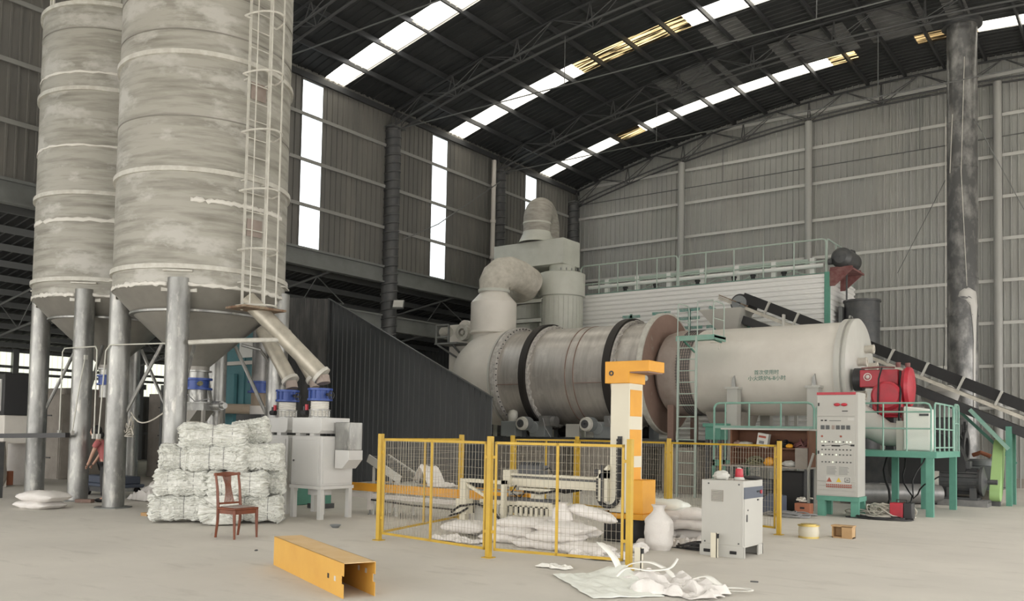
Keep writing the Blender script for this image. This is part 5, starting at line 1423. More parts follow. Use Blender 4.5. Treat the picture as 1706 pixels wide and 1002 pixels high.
m = MB(); m.box(-8.25, -7.2, 20.1, 20.6, 0, .7)
single('dark_crate', m, 'darkgrey', 'dark crate under the left half of the brown shelf', 'crate', bevel=.02)

# floor clutter right: cabinets, blue machine, orange case, brick, cables, welder, spool, crate
t = thing('blue_welder', 'slate blue portable machine with a handle on the floor below the shelf', 'machine', (-6.75, 18.9, 0))
m = MB(); m.prism([(-.25, 0), (.25, 0), (.25, .42), (-.05, .46), (-.25, .25)], -.18, .18, 'y'); m.build('case', 'navy', t, bevel=.02)
m = MB(); m.tube([(-.15, 0, .36), (-.15, 0, .52), (.12, 0, .56), (.12, 0, .44)], .018, 8); m.build('carry_handle', 'black', t)
t = thing('orange_case', 'orange case on the floor seen between fence post and grey cabinet', 'case', (-7.35, 18.7, 0))
m = MB(); m.box(-.24, .24, -.16, .16, .12, .5); m.build('case_shell', 'orange', t, bevel=.03)
m = MB(); m.box(-.26, .26, -.18, .18, 0, .12); m.box(-.1, .1, -.02, .02, .5, .54); m.build('black_trim', 'black', t)
m = MB(); m.box(-7.9, -7.1, 19.4, 19.8, 0, .3); single('white_block', m, 'white', 'low white box on the floor behind the orange case', 'box', bevel=.01)
cable_pile('cable_heap', 'flat heap of dark cables on the floor between fence post and brick stack', (-6.35, 18.6, 0), 1.3, .7, .14, .014, 12, 'strap', 14)
t = thing('brick_stack', 'reddish perforated brick with offcuts piled on it beside the cabinet stand', 'brick', (-6.2, 19.3, 0))
m = MB(); m.box(-.17, .17, -.12, .12, 0, .26); m.build('brick_body', 'brick', t, bevel=.01)
m = MB(); m.cbox((0, -.121, .16), (.1, .004, .04)); m.build('brick_hole', 'black', t)
m = MB(); rnd = random.Random(4)
for i in range(12): m.cbox((rnd.uniform(-.16, .16), rnd.uniform(-.1, .1), .29 + rnd.random() * .1), (.12, .02, .03), Matrix.Rotation(rnd.random() * 3, 3, 'Z') @ Matrix.Rotation(rnd.uniform(-.5, .5), 3, 'X'))
m.build('offcuts', 'duct', t)
t = thing('red_welder', 'small red welding machine lying among cables in front of the platform', 'machine', (-4.4, 19.9, 0))
m = MB(); m.cbox((0, 0, .18), (.26, .3, .34)); m.build('red_side', 'red', t, bevel=.01)
m = MB(); m.cbox((.22, 0, .19), (.18, .28, .34)); m.build('dark_core', 'black_soft', t, bevel=.02)
m = MB(); m.tube([(0, -.1, .36), (0, -.1, .42), (.2, -.1, .42), (.2, -.1, .36)], .012, 6); m.build('carry_handle', 'black', t)
cable_pile('cable_heap', 'tangled beige cables and rope heaped around the red welding machine', (-4.75, 20.1, 0), 1.5, .9, .34, .014, 21, 'duct', 26)
cable_pile('cable_heap', 'thin dark cables spread on the floor left of the red welding machine', (-4.7, 19.7, 0), 1.3, .9, .08, .012, 22, 'black_soft', 14)
m = MB(); m.box(-5.15, -4.85, 20.3, 20.55, 0, .2); single('green_box', m, 'olive', 'small dark green box by the cables beside the cabinet stand', 'box')
for i, (a, b, c_, l) in enumerate((((-4.9, 22.5, 1.4), (-4.6, 21.8, .5), (-4.3, 20.9, .02), 'left one of the loose black cables hanging below the green platform'),
                                ((-4.3, 22.0, 1.4), (-4.5, 21.6, .35), (-3.9, 21.4, .9), 'middle loose cable looping below the green platform'),
                                ((-5.2, 22.3, 1.4), (-5.0, 21.6, .3), (-4.6, 20.7, .02), 'thick loose cable falling below the platform beside the control cabinet'))):
    pts = [Vector(a).lerp(Vector(b), s_ / 5) for s_ in range(5)] + [Vector(b).lerp(Vector(c_), s_ / 5) for s_ in range(6)]
    pts = [p + Vector((.06 * math.sin(j * 1.3 + i), .05 * math.cos(j), 0)) for j, p in enumerate(pts)]
    m = MB(); m.tube(pts, .018 if i != 2 else .03, 6); single('hanging_cable', m, 'black', l, 'cable', 'cables hanging below the platform')
t = thing('wire_spool', 'shiny brass-coloured wire spool standing on the floor right of the fence', 'spool', (-4.72, 14.95, 0))
m = MB(); m.ring(.05, .17, .0, .03, n=40); m.ring(.05, .18, .2, .22, n=40); m.build('flange', 'gold', t)
m = MB(); m.lathe([(.16, .03), (.17, .1), (.16, .2)], n=40); m.build('wire_coil', 'spoolside', t)
m = MB(); m.cyl((0, 0, .22), (0, 0, .235), .13, 28); m.build('top_disc', 'gold', t)
t = thing('wooden_box', 'small open wooden box on the floor at the right', 'box', (-4.27, 15.4, 0))
m = MB(); m.box(-.17, .17, -.1, .1, 0, .02); m.box(-.17, -.15, -.1, .1, 0, .2); m.box(.0, .17, -.12, .1, 0, .2); m.box(-.17, .17, .08, .1, 0, .2); m.box(-.18, .18, -.12, .1, .19, .215); m.build('box_shell', 'plywood', t)

# ================================================================ GREY COMPRESSOR-LIKE CABINET
t = thing('floor_cabinet', 'waist-high light grey machine cabinet on the floor with slate blue band', 'cabinet', (-4.9, 11.68, 0))
m = MB(); m.box(-.31, .31, 0, .74, .14, 1.07); m.build('cabinet_body', 'cabinet', t, bevel=.006)
m = MB(); m.prism([(-.33, 0), (.32, 0), (.32, .15), (-.33, .15)], -.004, .014, 'y'); m.box(.3, .32, .56, .74, 0, .15); m.box(.3, .32, .0, .06, 0, .15); m.box(-.33, .32, .72, .74, 0, .15); m.box(-.33, -.31, 0, .74, 0, .15); m.build('base_skirt', 'cabinet', t)
for x in (-.22, .17):
    m = MB(); m.tube([(x - .035, -.006, .07), (x + .035, -.006, .07)], .022, 10); m.cbox((x, -.006, .07), (.1, .012, .045)); m.build('forklift_slot', 'black', t, bevel=.005)
m = MB(); m.box(-.3, .285, -.008, 0, .17, 1.06); m.build('front_panel', 'cabinet', t, bevel=.003)
v = MB(); v.box(-.155, .02, -.014, -.006, .77, .93); vt = v.build('vent_plate', 'concrete', t)
for i in range(9):
    m = MB(); m.cbox((-.068, -.018, .78 + i * .0175), (.16, .012, .006), Matrix.Rotation(.5, 3, 'X')); m.build('louvre', 'cabinet', vt)
for x, z in ((-.2, 1.02), (.25, 1.02), (-.25, .2), (.25, .2)):
    m = MB(); m.cyl((x, -.014, z), (x, -.006, z), .012, 10); m.build('screw', 'darkgrey', t)
m = MB(); m.box(.31, .318, .03, .73, .17, .86); sd = m.build('side_door', 'cabinet', t, bevel=.003)
m = MB(); m.box(.31, .319, .02, .735, .82, .98); bd = m.build('blue_band', 'navy', t)
m = MB(); m.cyl((.318, .64, .9), (.335, .64, .9), .028, 16); m.build('stop_button', 'red', bd)
m = MB(); m.cyl((.318, .5, .91), (.33, .5, .91), .014, 10); m.cyl((.318, .56, .91), (.33, .56, .91), .014, 10); m.build('selector', 'glassdark', bd)
m = MB(); m.box(.31, .33, .1, .12, .5, .6); m.cyl((.315, .15, .66), (.325, .15, .66), .012, 8); m.build('door_lock', 'darkgrey', sd)
m = MB(); m.box(.318, .326, .5, .56, .78, .8); m.build('small_label', 'ink_black', sd)
m = MB()
a = [(-.14, -.1, 0), (.13, -.13, 0), (.1, .12, 0), (-.1, .1, 0)]
blob_item('paper_wad', 'folded white cloth lying on top of the grey floor cabinet', (-4.98, 11.82, 1.072), (.24, .2, .13), 'white', 'cloth', 3)
t = thing('thread_spool', 'red thread cone on a white base on top of the grey floor cabinet', 'spool', (-4.78, 12.0, 1.072))
m = MB(); m.lathe([(.055, .035), (.06, .05), (.05, .15), (.046, .16)], n=28); m.build('thread', 'red', t)
m = MB(); m.lathe([(.075, 0), (.08, .01), (.06, .04)], n=28); m.build('base', 'white', t)
m = MB(); m.cyl((0, 0, .16), (0, 0, .17), .03, 14); m.build('top_hub', 'white', t)
m = MB(); m.sphere((-4.66, 12.2, 1.1), .03, 14, 8, (5, 3.4, 1)); single('black_tool', m, 'black_soft', 'flat black tool lying behind the red thread cone on the grey cabinet', 'tool')
def white_angle(c, h, label):
    t = thing('white_corner_post', label, 'post', (c[0], c[1], 0), 0, 'short white posts standing on the floor')
    m = MB(); m.box(-.045, .045, -.005, .005, 0, h); m.box(.035, .045, -.005, .05, 0, h); m.build('plate', 'cream', t)
    m = MB(); m.box(.045, .065, -.01, .03, h - .07, h - .01); m.build('sensor', 'black', t)
white_angle((-4.95, 11.52), .34, 'short white post standing in front of the grey floor cabinet')
white_angle((-5.12, 9.62), .3, 'short white post standing right beside the front fence corner')

# ================================================================ YELLOW MESH FENCE
FH = 1.6
def fence_post(x, y, label):
    t = thing('fence_post', label, 'post', (x, y, 0), 0, 'yellow posts of the safety fence')
    m = MB(); m.box(-.035, .035, -.035, .035, .012, FH + .03); m.build('post_tube', 'yellow', t, bevel=.004)
    m = MB(); m.box(-.07, .07, -.07, .07, 0, .012); m.build('base_plate', 'yellow', t)
    return t
def fence_panel(a, b, label, mids=1, z0=.1, z1=1.56):
    A, B = Vector((*a, 0)), Vector((*b, 0)); d = (B - A).normalized(); L = (B - A).length
    A = A + d * .075; L -= .15
    t = thing('safety_fence', label, 'fence', tuple(A), math.atan2(d.y, d.x), 'yellow wire mesh fence panels')
    m = MB(); w = .022
    m.box(0, .03, -w / 2, w / 2, z0, z1); m.box(L - .03, L, -w / 2, w / 2, z0, z1); m.box(0, L, -w / 2, w / 2, z0, z0 + .035); m.box(0, L, -w / 2, w / 2, z1 - .035, z1)
    m.build('panel_frame', 'yellow', t)
    for k in range(mids):
        x = L * (k + 1) / (mids + 1); m = MB(); m.box(x - .017, x + .017, -w / 2, w / 2, z0, z1); m.build('mullion', 'yellow', t)
    m = MB(); r = .0015; x = .03
    while x < L: m.box(x - r, x + r, .0, .0036, z0, z1); x += .062
    z = z0 + .05
    while z < z1: m.box(0, L, .0036, .0072, z - r, z + r); z += .105
    m.build('wire_mesh', 'wire', t, smooth=False)
    for z in (.35, 1.35):
        for xa_ in (-.05, L):
            m = MB(); m.box(xa_, xa_ + .05, -.012, .012, z - .02, z + .02); m.build('clamp', 'yellow', t)
    return t
P0, P1, P2, Pa, Pb, Pc, Pd, P3 = (-9.56, 9.6), (-7.2, 9.3), (-5.29, 9.7), (-10.39, 12.54), (-10.68, 14.54), (-10.4, 16.6), (-7.8, 15.9), (-5.25, 15.0)
for p, l in ((P0, 'yellow fence post at the left front corner of the cell'), (P1, 'yellow fence post in the middle of the front side'),
             (P2, 'yellow fence post at the right front corner by the palletiser column'), (Pa, 'yellow fence post at the back left, just before the orange conveyor'),
             (Pb, 'yellow back fence post on the far side of the orange conveyor'), (Pc, 'yellow back fence post seen left of the palletiser column'),
             (Pd, 'yellow back fence post between the palletiser column and the ladder'), (P3, 'yellow end fence post right of the grey floor cabinet')):
    fence_post(*p, l)
fence_panel(P0, P1, 'yellow mesh panel, left half of the front side')
fence_panel(P1, P2, 'yellow mesh panel, right half of the front side, before the sack pile')
fence_panel(P0, Pa, 'yellow mesh panel on the left side, running back to the orange conveyor')
fence_panel(Pb, Pc, 'yellow back mesh panel in front of the left concrete foundation')
fence_panel(Pc, Pd, 'yellow back mesh panel behind the palletiser column')
fence_panel(Pd, P3, 'yellow back mesh panel in front of the brown shelf and ladder')

# ================================================================ COLUMN PALLETISER
t = thing('column_palletiser', 'cream robot palletiser column with orange head and horizontal arm', 'robot', (-6.78, 12.35, 0))
m = MB(); m.box(-.26, .26, -.28, .28, 0, .37); m.build('pedestal', 'black_soft', t, bevel=.01)
m = MB(); m.lathe([(.36, .37), (.38, .385), (.38, .44), (.36, .455)], n=36); m.box(-.28, .44, -.3, .3, .37, .455); m.build('turntable', 'orange', t)
m = MB(); m.box(-.2, .14, -.22, .22, .455, 2.52); cl = m.build('column', 'cream', t, bevel=.008)
for k, z in enumerate((.75, 1.35, 1.98)):
    m = MB(); m.box(.14, .146, -.2, .18, z, z + .42); m.build('yellow_stripe', 'orange', cl)
m = MB(); m.box(.15, .4, -.24, .2, .455, .98); m.build('counterweight_box', 'orange', t, bevel=.01)
m = MB(); m.prism([(-.28, 2.5), (.16, 2.5), (.16, 2.68), (.5, 2.68), (.5, 2.85), (-.28, 2.85)], -.28, .26, 'y'); hd = m.build('head', 'orange', t, bevel=.008)
m = MB(); m.ring(.02, .042, -.29, -.28, (-.16, 0, 2.66), 'y', 20); m.build('eye_bolt_hole', 'black_soft', hd)
m = MB(); m.box(.16, .48, -.26, .24, 2.66, 2.68); m.build('head_lining', 'brown', hd)
# cable chain: down the column and back up beside the arm carriage
def chain(pts, nm, par):
    m = MB(); prev = None
    for i in range(len(pts) - 1):
        a, b = Vector(pts[i]), Vector(pts[i + 1]); m.bar(a, a.lerp(b, .86), .06, .05, (0, 1, 0))
    return m.build(nm, 'black', par)
pts = [(-.02, -.26, 1.62 - i * .055) for i in range(17)] + [(-.2 + .18 * math.cos(a), -.26, .7 + -.16 * math.sin(a)) for a in [PI * i / 10 for i in range(1, 11)]] + [(-.38, -.26, .72 + i * .055) for i in range(8)]
chain(pts, 'cable_chain', t)
m = MB(); m.box(-.05, .02, -.25, -.215, .7, 1.66); m.build('chain_tray', 'black_soft', t)
m = MB(); m.box(-.36, -.2, -.3, .2, .62, 1.12); m.prism([(-.42, .98), (-.2, .98), (-.2, 1.2)], -.3, -.1, 'y'); m.build('arm_carriage', 'cream', t, bevel=.006)
m = MB(); m.box(-.3, -.26, -.33, -.3, .62, 1.2); m.box(-.5, -.38, -.2, 0, 1.05, 1.12); m.build('guide_rail', 'black_soft', t)
m = MB(); m.box(-2.3, -.3, -.06, .1, .76, .9); m.box(-2.3, -.3, -.08, .12, .94, .98); m.box(-2.42, -2.26, -.1, .14, .74, 1.03); arm = m.build('horizontal_arm', 'cream', t, bevel=.005)
m = MB(); m.box(-2.25, -.35, -.03, .07, .9, .94); m.build('arm_rail', 'darkgrey', arm)
m = MB(); m.box(-2.1, -1.62, -.1, .12, .98, 1.13)
for i in range(9): m.ring(.06, .075, -2.06 + i * .05, -2.045 + i * .05, (0, 0, 1.12), 'x', 12)
m.cyl((-2.08, 0, 1.12), (-1.64, 0, 1.12), .06, 12); m.build('arm_servo', 'darkgrey', arm)
m = MB(); m.tube([(-1.62, 0, 1.05), (-1.5, 0, 1.1), (-1.42, 0, 1.0), (-1.4, 0, .96)], .014, 6); m.tube([(-2.15, -.05, .78), (-2.22, -.1, .65), (-2.05, -.1, .55), (-1.95, -.05, .68)], .014, 6); m.build('servo_cable', 'black', arm)
# gripper
m = MB(); m.box(-2.05, -1.4, -.12, .12, .7, .74); m.box(-1.85, -1.62, -.04, .04, .45, .72); m.ring(.05, .11, -.05, -.04, (-1.735, 0, .58), 'y', 20); gr = m.build('gripper_head', 'cream', t, bevel=.004)
m = MB()
m.box(-2.85, -1.3, -.2, -.17, .42, .5); m.box(-2.85, -1.3, .17, .2, .42, .5)
for i in range(15): x = -2.83 + i * .107; m.box(x, x + .055, -.2, -.17, .27, .44); m.box(x, x + .055, .17, .2, .27, .44)
m.build('finger_comb', 'cream', gr)
m = MB(); m.box(-2.75, -1.35, -.12, .12, .3, .56); m.build('gripper_plate', 'darkgrey', gr)
m = MB(); m.box(-1.3, -1.22, -.3, .3, .3, .5); m.box(-2.0, -1.3, -.25, -.2, .46, .52); m.build('side_clamp', 'cream', gr)
m = MB(); m.tube([(-1.95, -.1, .68), (-1.6, -.15, .66), (-1.3, -.1, .72), (-1.1, 0, .74), (-.8, 0, .8)], .02, 6); m.tube([(-1.5, .05, .74), (-1.2, .05, .7), (-.9, .05, .76)], .03, 6); m.build('pneumatic_hose', 'black', gr)

# infeed pick-up frame at the left of the arm
t = thing('pickup_frame', 'cream post frame with looping black hoses left of the palletiser arm', 'frame', (-9.85, 12.0, 0))
m = MB(); m.box(-.06, .06, -.06, .06, 0, .86); m.box(-.12, .12, -.1, .1, .24, .5); m.build('front_post', 'cream', t)
m = MB(); m.box(-.06, .9, -.05, .05, .8, .86); m.bar((0, 0, .78), (.5, 0, .56), .05); m.box(.84, .9, -.05, .05, 0, .86); m.build('top_beam', 'cream', t)
m = MB(); m.tube([(-.25, -.05, .25), (0, -.12, .38), (.4, -.14, .44), (.75, -.14, .35), (.95, -.1, .12)], .022, 6); m.tube([(-.3, -.05, .18), (0, -.12, .26), (.2, -.14, .36)], .018, 6); m.build('hose', 'black', t)
m = MB(); m.box(.1, .65, .15, .5, 0, .42); m.build('base_box', 'cabinet', t, bevel=.02)

# ================================================================ SACKS
def sack_mesh(L, W, H, seed, sag=0.0, nu=30, nv=28):
    m = MB(); vs = []; fs = []
    for i in range(nu + 1):
        u = -1 + 2 * i / nu
        wv = W / 2 * (1 - .16 * abs(u) ** 6); hv = H / 2 * (max(0, 1 - abs(u) ** 3.2)) ** .6 + .006
        for j in range(nv):
            a = 2 * PI * j / nv; c, s_ = math.cos(a), math.sin(a)
            y = wv * math.copysign(abs(c) ** .75, c); z = hv * math.copysign(abs(s_) ** .8, s_)
            p = Vector((u * L / 2, y, z)); nz = noise.noise(Vector((p.x * 5, p.y * 6, p.z * 5 + seed * 3.1))) + .5 * noise.noise(Vector((p.x * 14, p.y * 16, seed)))
            k = 1 - abs(u) ** 8 * .8
            p.z += .022 * nz * k; p.y += .012 * nz
            p.x += .018 * noise.noise(Vector((p.y * 12, seed, 3)))
            p.z = max(p.z, -H * .42) - sag * u * u
            vs.append(p)
    for i in range(nu):
        for j in range(nv):
            j2 = (j + 1) % nv; fs.append((i * nv + j, i * nv + j2, (i + 1) * nv + j2, (i + 1) * nv + j))
    fs.append(tuple(range(nv - 1, -1, -1))); fs.append(tuple(nu * nv + k for k in range(nv)))
    zmin = min(v.z for v in vs)
    for v in vs: v.z -= zmin
    m.add(vs, fs); return m
def sack(c, rz, label, L=.78, W=.46, H=.17, seed=1, group=None, mat='bag', sag=0, tilt=0, roll_=0):
    m = sack_mesh(L, W, H, seed, sag)
    R = Matrix.Rotation(rz, 3, 'Z') @ Matrix.Rotation(tilt, 3, 'Y') @ Matrix.Rotation(roll_, 3, 'X')
    vs = [R @ v for v in m.v]; zm = min(v.z for v in vs)
    m.v = [v + Vector((c[0], c[1], c[2] - zm)) for v in vs]
    return single('filled_sack', m, mat, label, 'sack', group)
g = 'filled sacks piled behind the front fence'
PX, PY = -7.2, 10.95
lay = [
 ((PX - .82, PY - .1, 0), .05, 'filled white sack on the floor at the left end of the pile'), ((PX - .05, PY - .28, 0), .1, 'filled white sack in the bottom layer, front middle'),
 ((PX + .7, PY - .35, 0), .0, 'flattened white sack in the bottom layer at the right, with loose straps'), ((PX - .3, PY + .3, 0), .05, 'filled white sack in the bottom layer, rear'),
 ((PX - .65, PY - .1, .12), -.1, 'filled white sack in the second layer at the left'), ((PX + .2, PY - .3, .12), .12, 'filled white sack in the second layer, right of the middle'),
 ((PX + .1, PY + .3, .12), .3, 'filled white sack in the second layer at the rear'),
 ((PX - .55, PY - .05, .24), .18, 'filled white sack on top of the pile at the left'), ((PX + .28, PY - .2, .24), .0, 'filled white sack on top of the pile at the right'),
 ((PX - .25, PY + .3, .24), -.1, 'filled white sack on top of the pile, behind the other two')]
for i, (c, r, l) in enumerate(lay): sack(c, r, l, L=.85, W=.5, H=.165, seed=i + 1, group=g)
sack((PX + .45, PY + .25, .36), .6, 'lavender-white sack leaning on top of the pile behind, pointing right', L=.75, W=.4, H=.17, seed=22, group=g, tilt=.25)

def upright_sack(c, h, r, label, seed, group=None, lean=0.0, name='standing_sack', mat='bag', top='pinch'):
    m = MB(); vs = []; fs = []; nu, nv = 30, 32
    for i in range(nu + 1):
        u = i / nu
        if top == 'pinch':
            q_ = min(1, max(0, (u - .62) / .28)); rr = r * (.78 + .22 * min(1, u * 8)) * (1 - .62 * q_ * q_ * (3 - 2 * q_))
        else: rr = r * (.8 + .2 * min(1, u * 6)) * (1 - .1 * u)
        if u > .92 and top == 'pinch': rr = r * (.38 + 2.2 * (u - .92))
        for j in range(nv):
            a = 2 * PI * j / nv
            nz = noise.noise(Vector((math.cos(a) * 2, math.sin(a) * 2, u * 4 + seed))) + .4 * noise.noise(Vector((math.cos(a) * 6, math.sin(a) * 6, u * 9 + seed)))
            q = rr * (1 + .1 * nz)
            vs.append(Vector((c[0] + q * math.cos(a) + lean * u * u, c[1] + q * .72 * math.sin(a), c[2] + u * h)))
    for i in range(nu):
        for j in range(nv):
            j2 = (j + 1) % nv; fs.append((i * nv + j, i * nv + j2, (i + 1) * nv + j2, (i + 1) * nv + j))
    fs.append(tuple(range(nv - 1, -1, -1))); fs.append(tuple(nu * nv + k for k in range(nv)))
    m.add(vs, fs)
    return single(name, m, mat, label, 'sack', group)
upright_sack((PX + .1, PY + .0, .36), .3, .17, 'small half-folded sack standing upright on top of the pile', 3, name='standing_sack')
upright_sack((-5.9, 11.72, 0), .66, .22, 'filled white sack standing upright right of the palletiser', 9, name='standing_sack')
g2 = 'filled sacks stacked right of the palletiser'
for i, (dx, dy, z, r, l) in enumerate(((-.3, .0, 0, .1, 'filled white sack at the bottom left of the right-hand stack'), (.35, .3, 0, .2, 'slack white sack at the bottom right of the right-hand stack'),
        (-.25, .05, .15, -.1, 'filled white sack, second from the bottom in the right-hand stack'), (.25, .1, .16, .35, 'filled white sack at middle height sticking out right of the standing sack'),
        (-.22, .0, .30, .1, 'filled white sack, third from the bottom in the right-hand stack'), (.2, .08, .32, .3, 'white sack drooping to the right below the top one of the stack'),
        (-.15, .02, .46, .1, 'plump greenish-white sack on the very top of the right-hand stack'))):
    sack((-6.35 + dx, 13.0 + dy, z), r, l, L=.86, W=.5, H=.2, seed=40 + i, group=g2, mat='bag2' if i == 6 else 'bag', sag=.05 if i in (5, 3) else 0)
g3 = 'loose sacks on the floor at the left behind the front fence'
sack((-8.95, 11.0, .06), .15, 'plump white sack lying on the floor left of the middle fence post', L=.8, W=.5, H=.2, seed=61, group=g3)
sack((-8.75, 11.35, 0), .05, 'white sack lying on the floor behind the plump one at the left', L=.8, W=.5, H=.14, seed=62, group=g3)
noisy_sheet('empty_sack', 'bag', (-8.6, 10.35, 0), .9, .3, .09, 5.5, 'crumpled empty white sack under the front fence left of the middle post', 'sack', rot=-.1)
noisy_sheet('empty_sack', 'bag', (-6.1, 10.35, 0), .8, .5, .1, 7.2, 'crumpled empty white sack at the right foot of the sack pile', 'sack', rot=.1)
noisy_sheet('empty_sack', 'bag', (-5.95, 12.35, 0), .7, .6, .15, 9.9, 'crumpled white sacking on the floor between the standing sack and the palletiser', 'sack')
noisy_sheet('empty_sack', 'bag', (-5.85, 13.2, 0), .8, .5, .12, 12.2, 'flat empty white sack on the floor behind the standing sack, towards the grey cabinet', 'sack', rot=.3)
cable_pile('cable_heap', 'black cables running on the floor between the standing sack and the grey floor cabinet', (-5.55, 12.2, 0), .9, .5, .12, .016, 33, 'black_soft', 12)
m = MB(); m.box(-6.35, -6.15, 12.35, 12.7, .3, .36); m.box(-6.3, -6.2, 12.4, 12.6, 0, .3)
single('small_bracket_stand', m, 'darkgrey', 'small dark bracket stand right beside the palletiser pedestal', 'stand')
for i, (x, y, l) in enumerate(((-6.15, 11.8, 'roll of white sacking tape on the floor left of the standing sack'), (-5.95, 11.2, 'crumpled white scrap on the floor in front of the standing sack'))):
    blob_item('sack_scrap', l, (x, y, 0), (.3, .25, .14), 'bag', 'scrap', 70 + i)
noisy_sheet('empty_sack', 'whitestrap', (-6.05, 9.15, 0), .45, .16, .04, 15.0, 'thin white strip lying on the floor just outside the right front fence panel', 'sack')

# empty sacks heap in the foreground
noisy_sheet('empty_sack', 'bag2', (-4.93, 8.5, 0), 1.5, .78, .04, 20.1, 'large flat pale sack spread on the floor in the foreground, left part of the heap', 'sack', rot=-.70, nx=56, ny=36, rag=.05,
            lift=lambda u, v: .3 * max(0, v) * max(0, 1 - abs(2 * u + .5)))
noisy_sheet('empty_sack', 'bag', (-4.12, 8.62, 0), .95, .55, .13, 23.4, 'crumpled white sack in the foreground heap, right part', 'sack', rot=.1, nx=40, ny=26, rag=.12)
noisy_sheet('empty_sack', 'bag', (-4.5, 9.1, 0), 1.0, .5, .12, 27.4, 'crumpled white sack at the back of the foreground heap', 'sack', rot=.3, nx=36, ny=22, rag=.1)
def strap(pts, w, label, mat='whitestrap'):
    m = MB(); P_ = [Vector(p) + Vector((-.05, .22, .03)) for p in pts]
    # smooth with catmull
    Q = []
    for i in range(len(P_) - 1):
        p0, p1, p2, p3 = P_[max(i - 1, 0)], P_[i], P_[i + 1], P_[min(i + 2, len(P_) - 1)]
        for k in range(6):
            t_ = k / 6; Q.append(.5 * ((2 * p1) + (p2 - p0) * t_ + (2 * p0 - 5 * p1 + 4 * p2 - p3) * t_ ** 2 + (-p0 + 3 * p1 - 3 * p2 + p3) * t_ ** 3))
    Q.append(P_[-1]); vs = []
    for i, q in enumerate(Q):
        d = (Q[min(i + 1, len(Q) - 1)] - Q[max(i - 1, 0)]).normalized(); s_ = d.cross(Vector((0, 0, 1)));
        s_ = s_.normalized() if s_.length > .05 else Vector((1, 0, 0))
        ww = w * (.4 + .6 * math.sin(PI * (i + 2) / (len(Q) + 3)))
        vs += [q - s_ * ww / 2 + Vector((0, 0, .01)), q + s_ * ww / 2]
    m.add(vs, [(2 * i, 2 * i + 1, 2 * i + 3, 2 * i + 2) for i in range(len(Q) - 1)])
    o = single('sack_strap', m, mat, label, 'strap', 'white lifting straps on the foreground sacks'); solidify(o, .005); return o
strap([(-4.95, 8.75, .05), (-5.05, 8.78, .2), (-5.2, 8.8, .32), (-5.3, 8.85, .36)], .13, 'wide white strap sticking up like a leaf over the foreground sacks')
strap([(-4.95, 8.7, .06), (-4.8, 8.75, .17), (-4.6, 8.8, .2), (-4.4, 8.8, .14), (-4.25, 8.7, .08)], .08, 'white strap arching over the middle of the foreground sacks')
strap([(-4.75, 8.3, .08), (-4.7, 8.45, .16), (-4.5, 8.6, .14), (-4.35, 8.8, .16), (-4.3, 8.9, .26)], .05, 'narrow white strap with its end standing up at the back of the sack heap')
strap([(-4.1, 8.85, .06), (-3.95, 8.9, .1), (-3.8, 8.85, .04), (-3.65, 8.75, .02)], .09, 'white strap end lying to the right rear of the sack heap')
strap([(-3.72, 8.85, .01), (-3.55, 8.95, .01), (-3.42, 8.85, .01), (-3.55, 8.7, .01), (-3.75, 8.72, .01)], .05, 'white strap loop lying alone right of the sack heap')

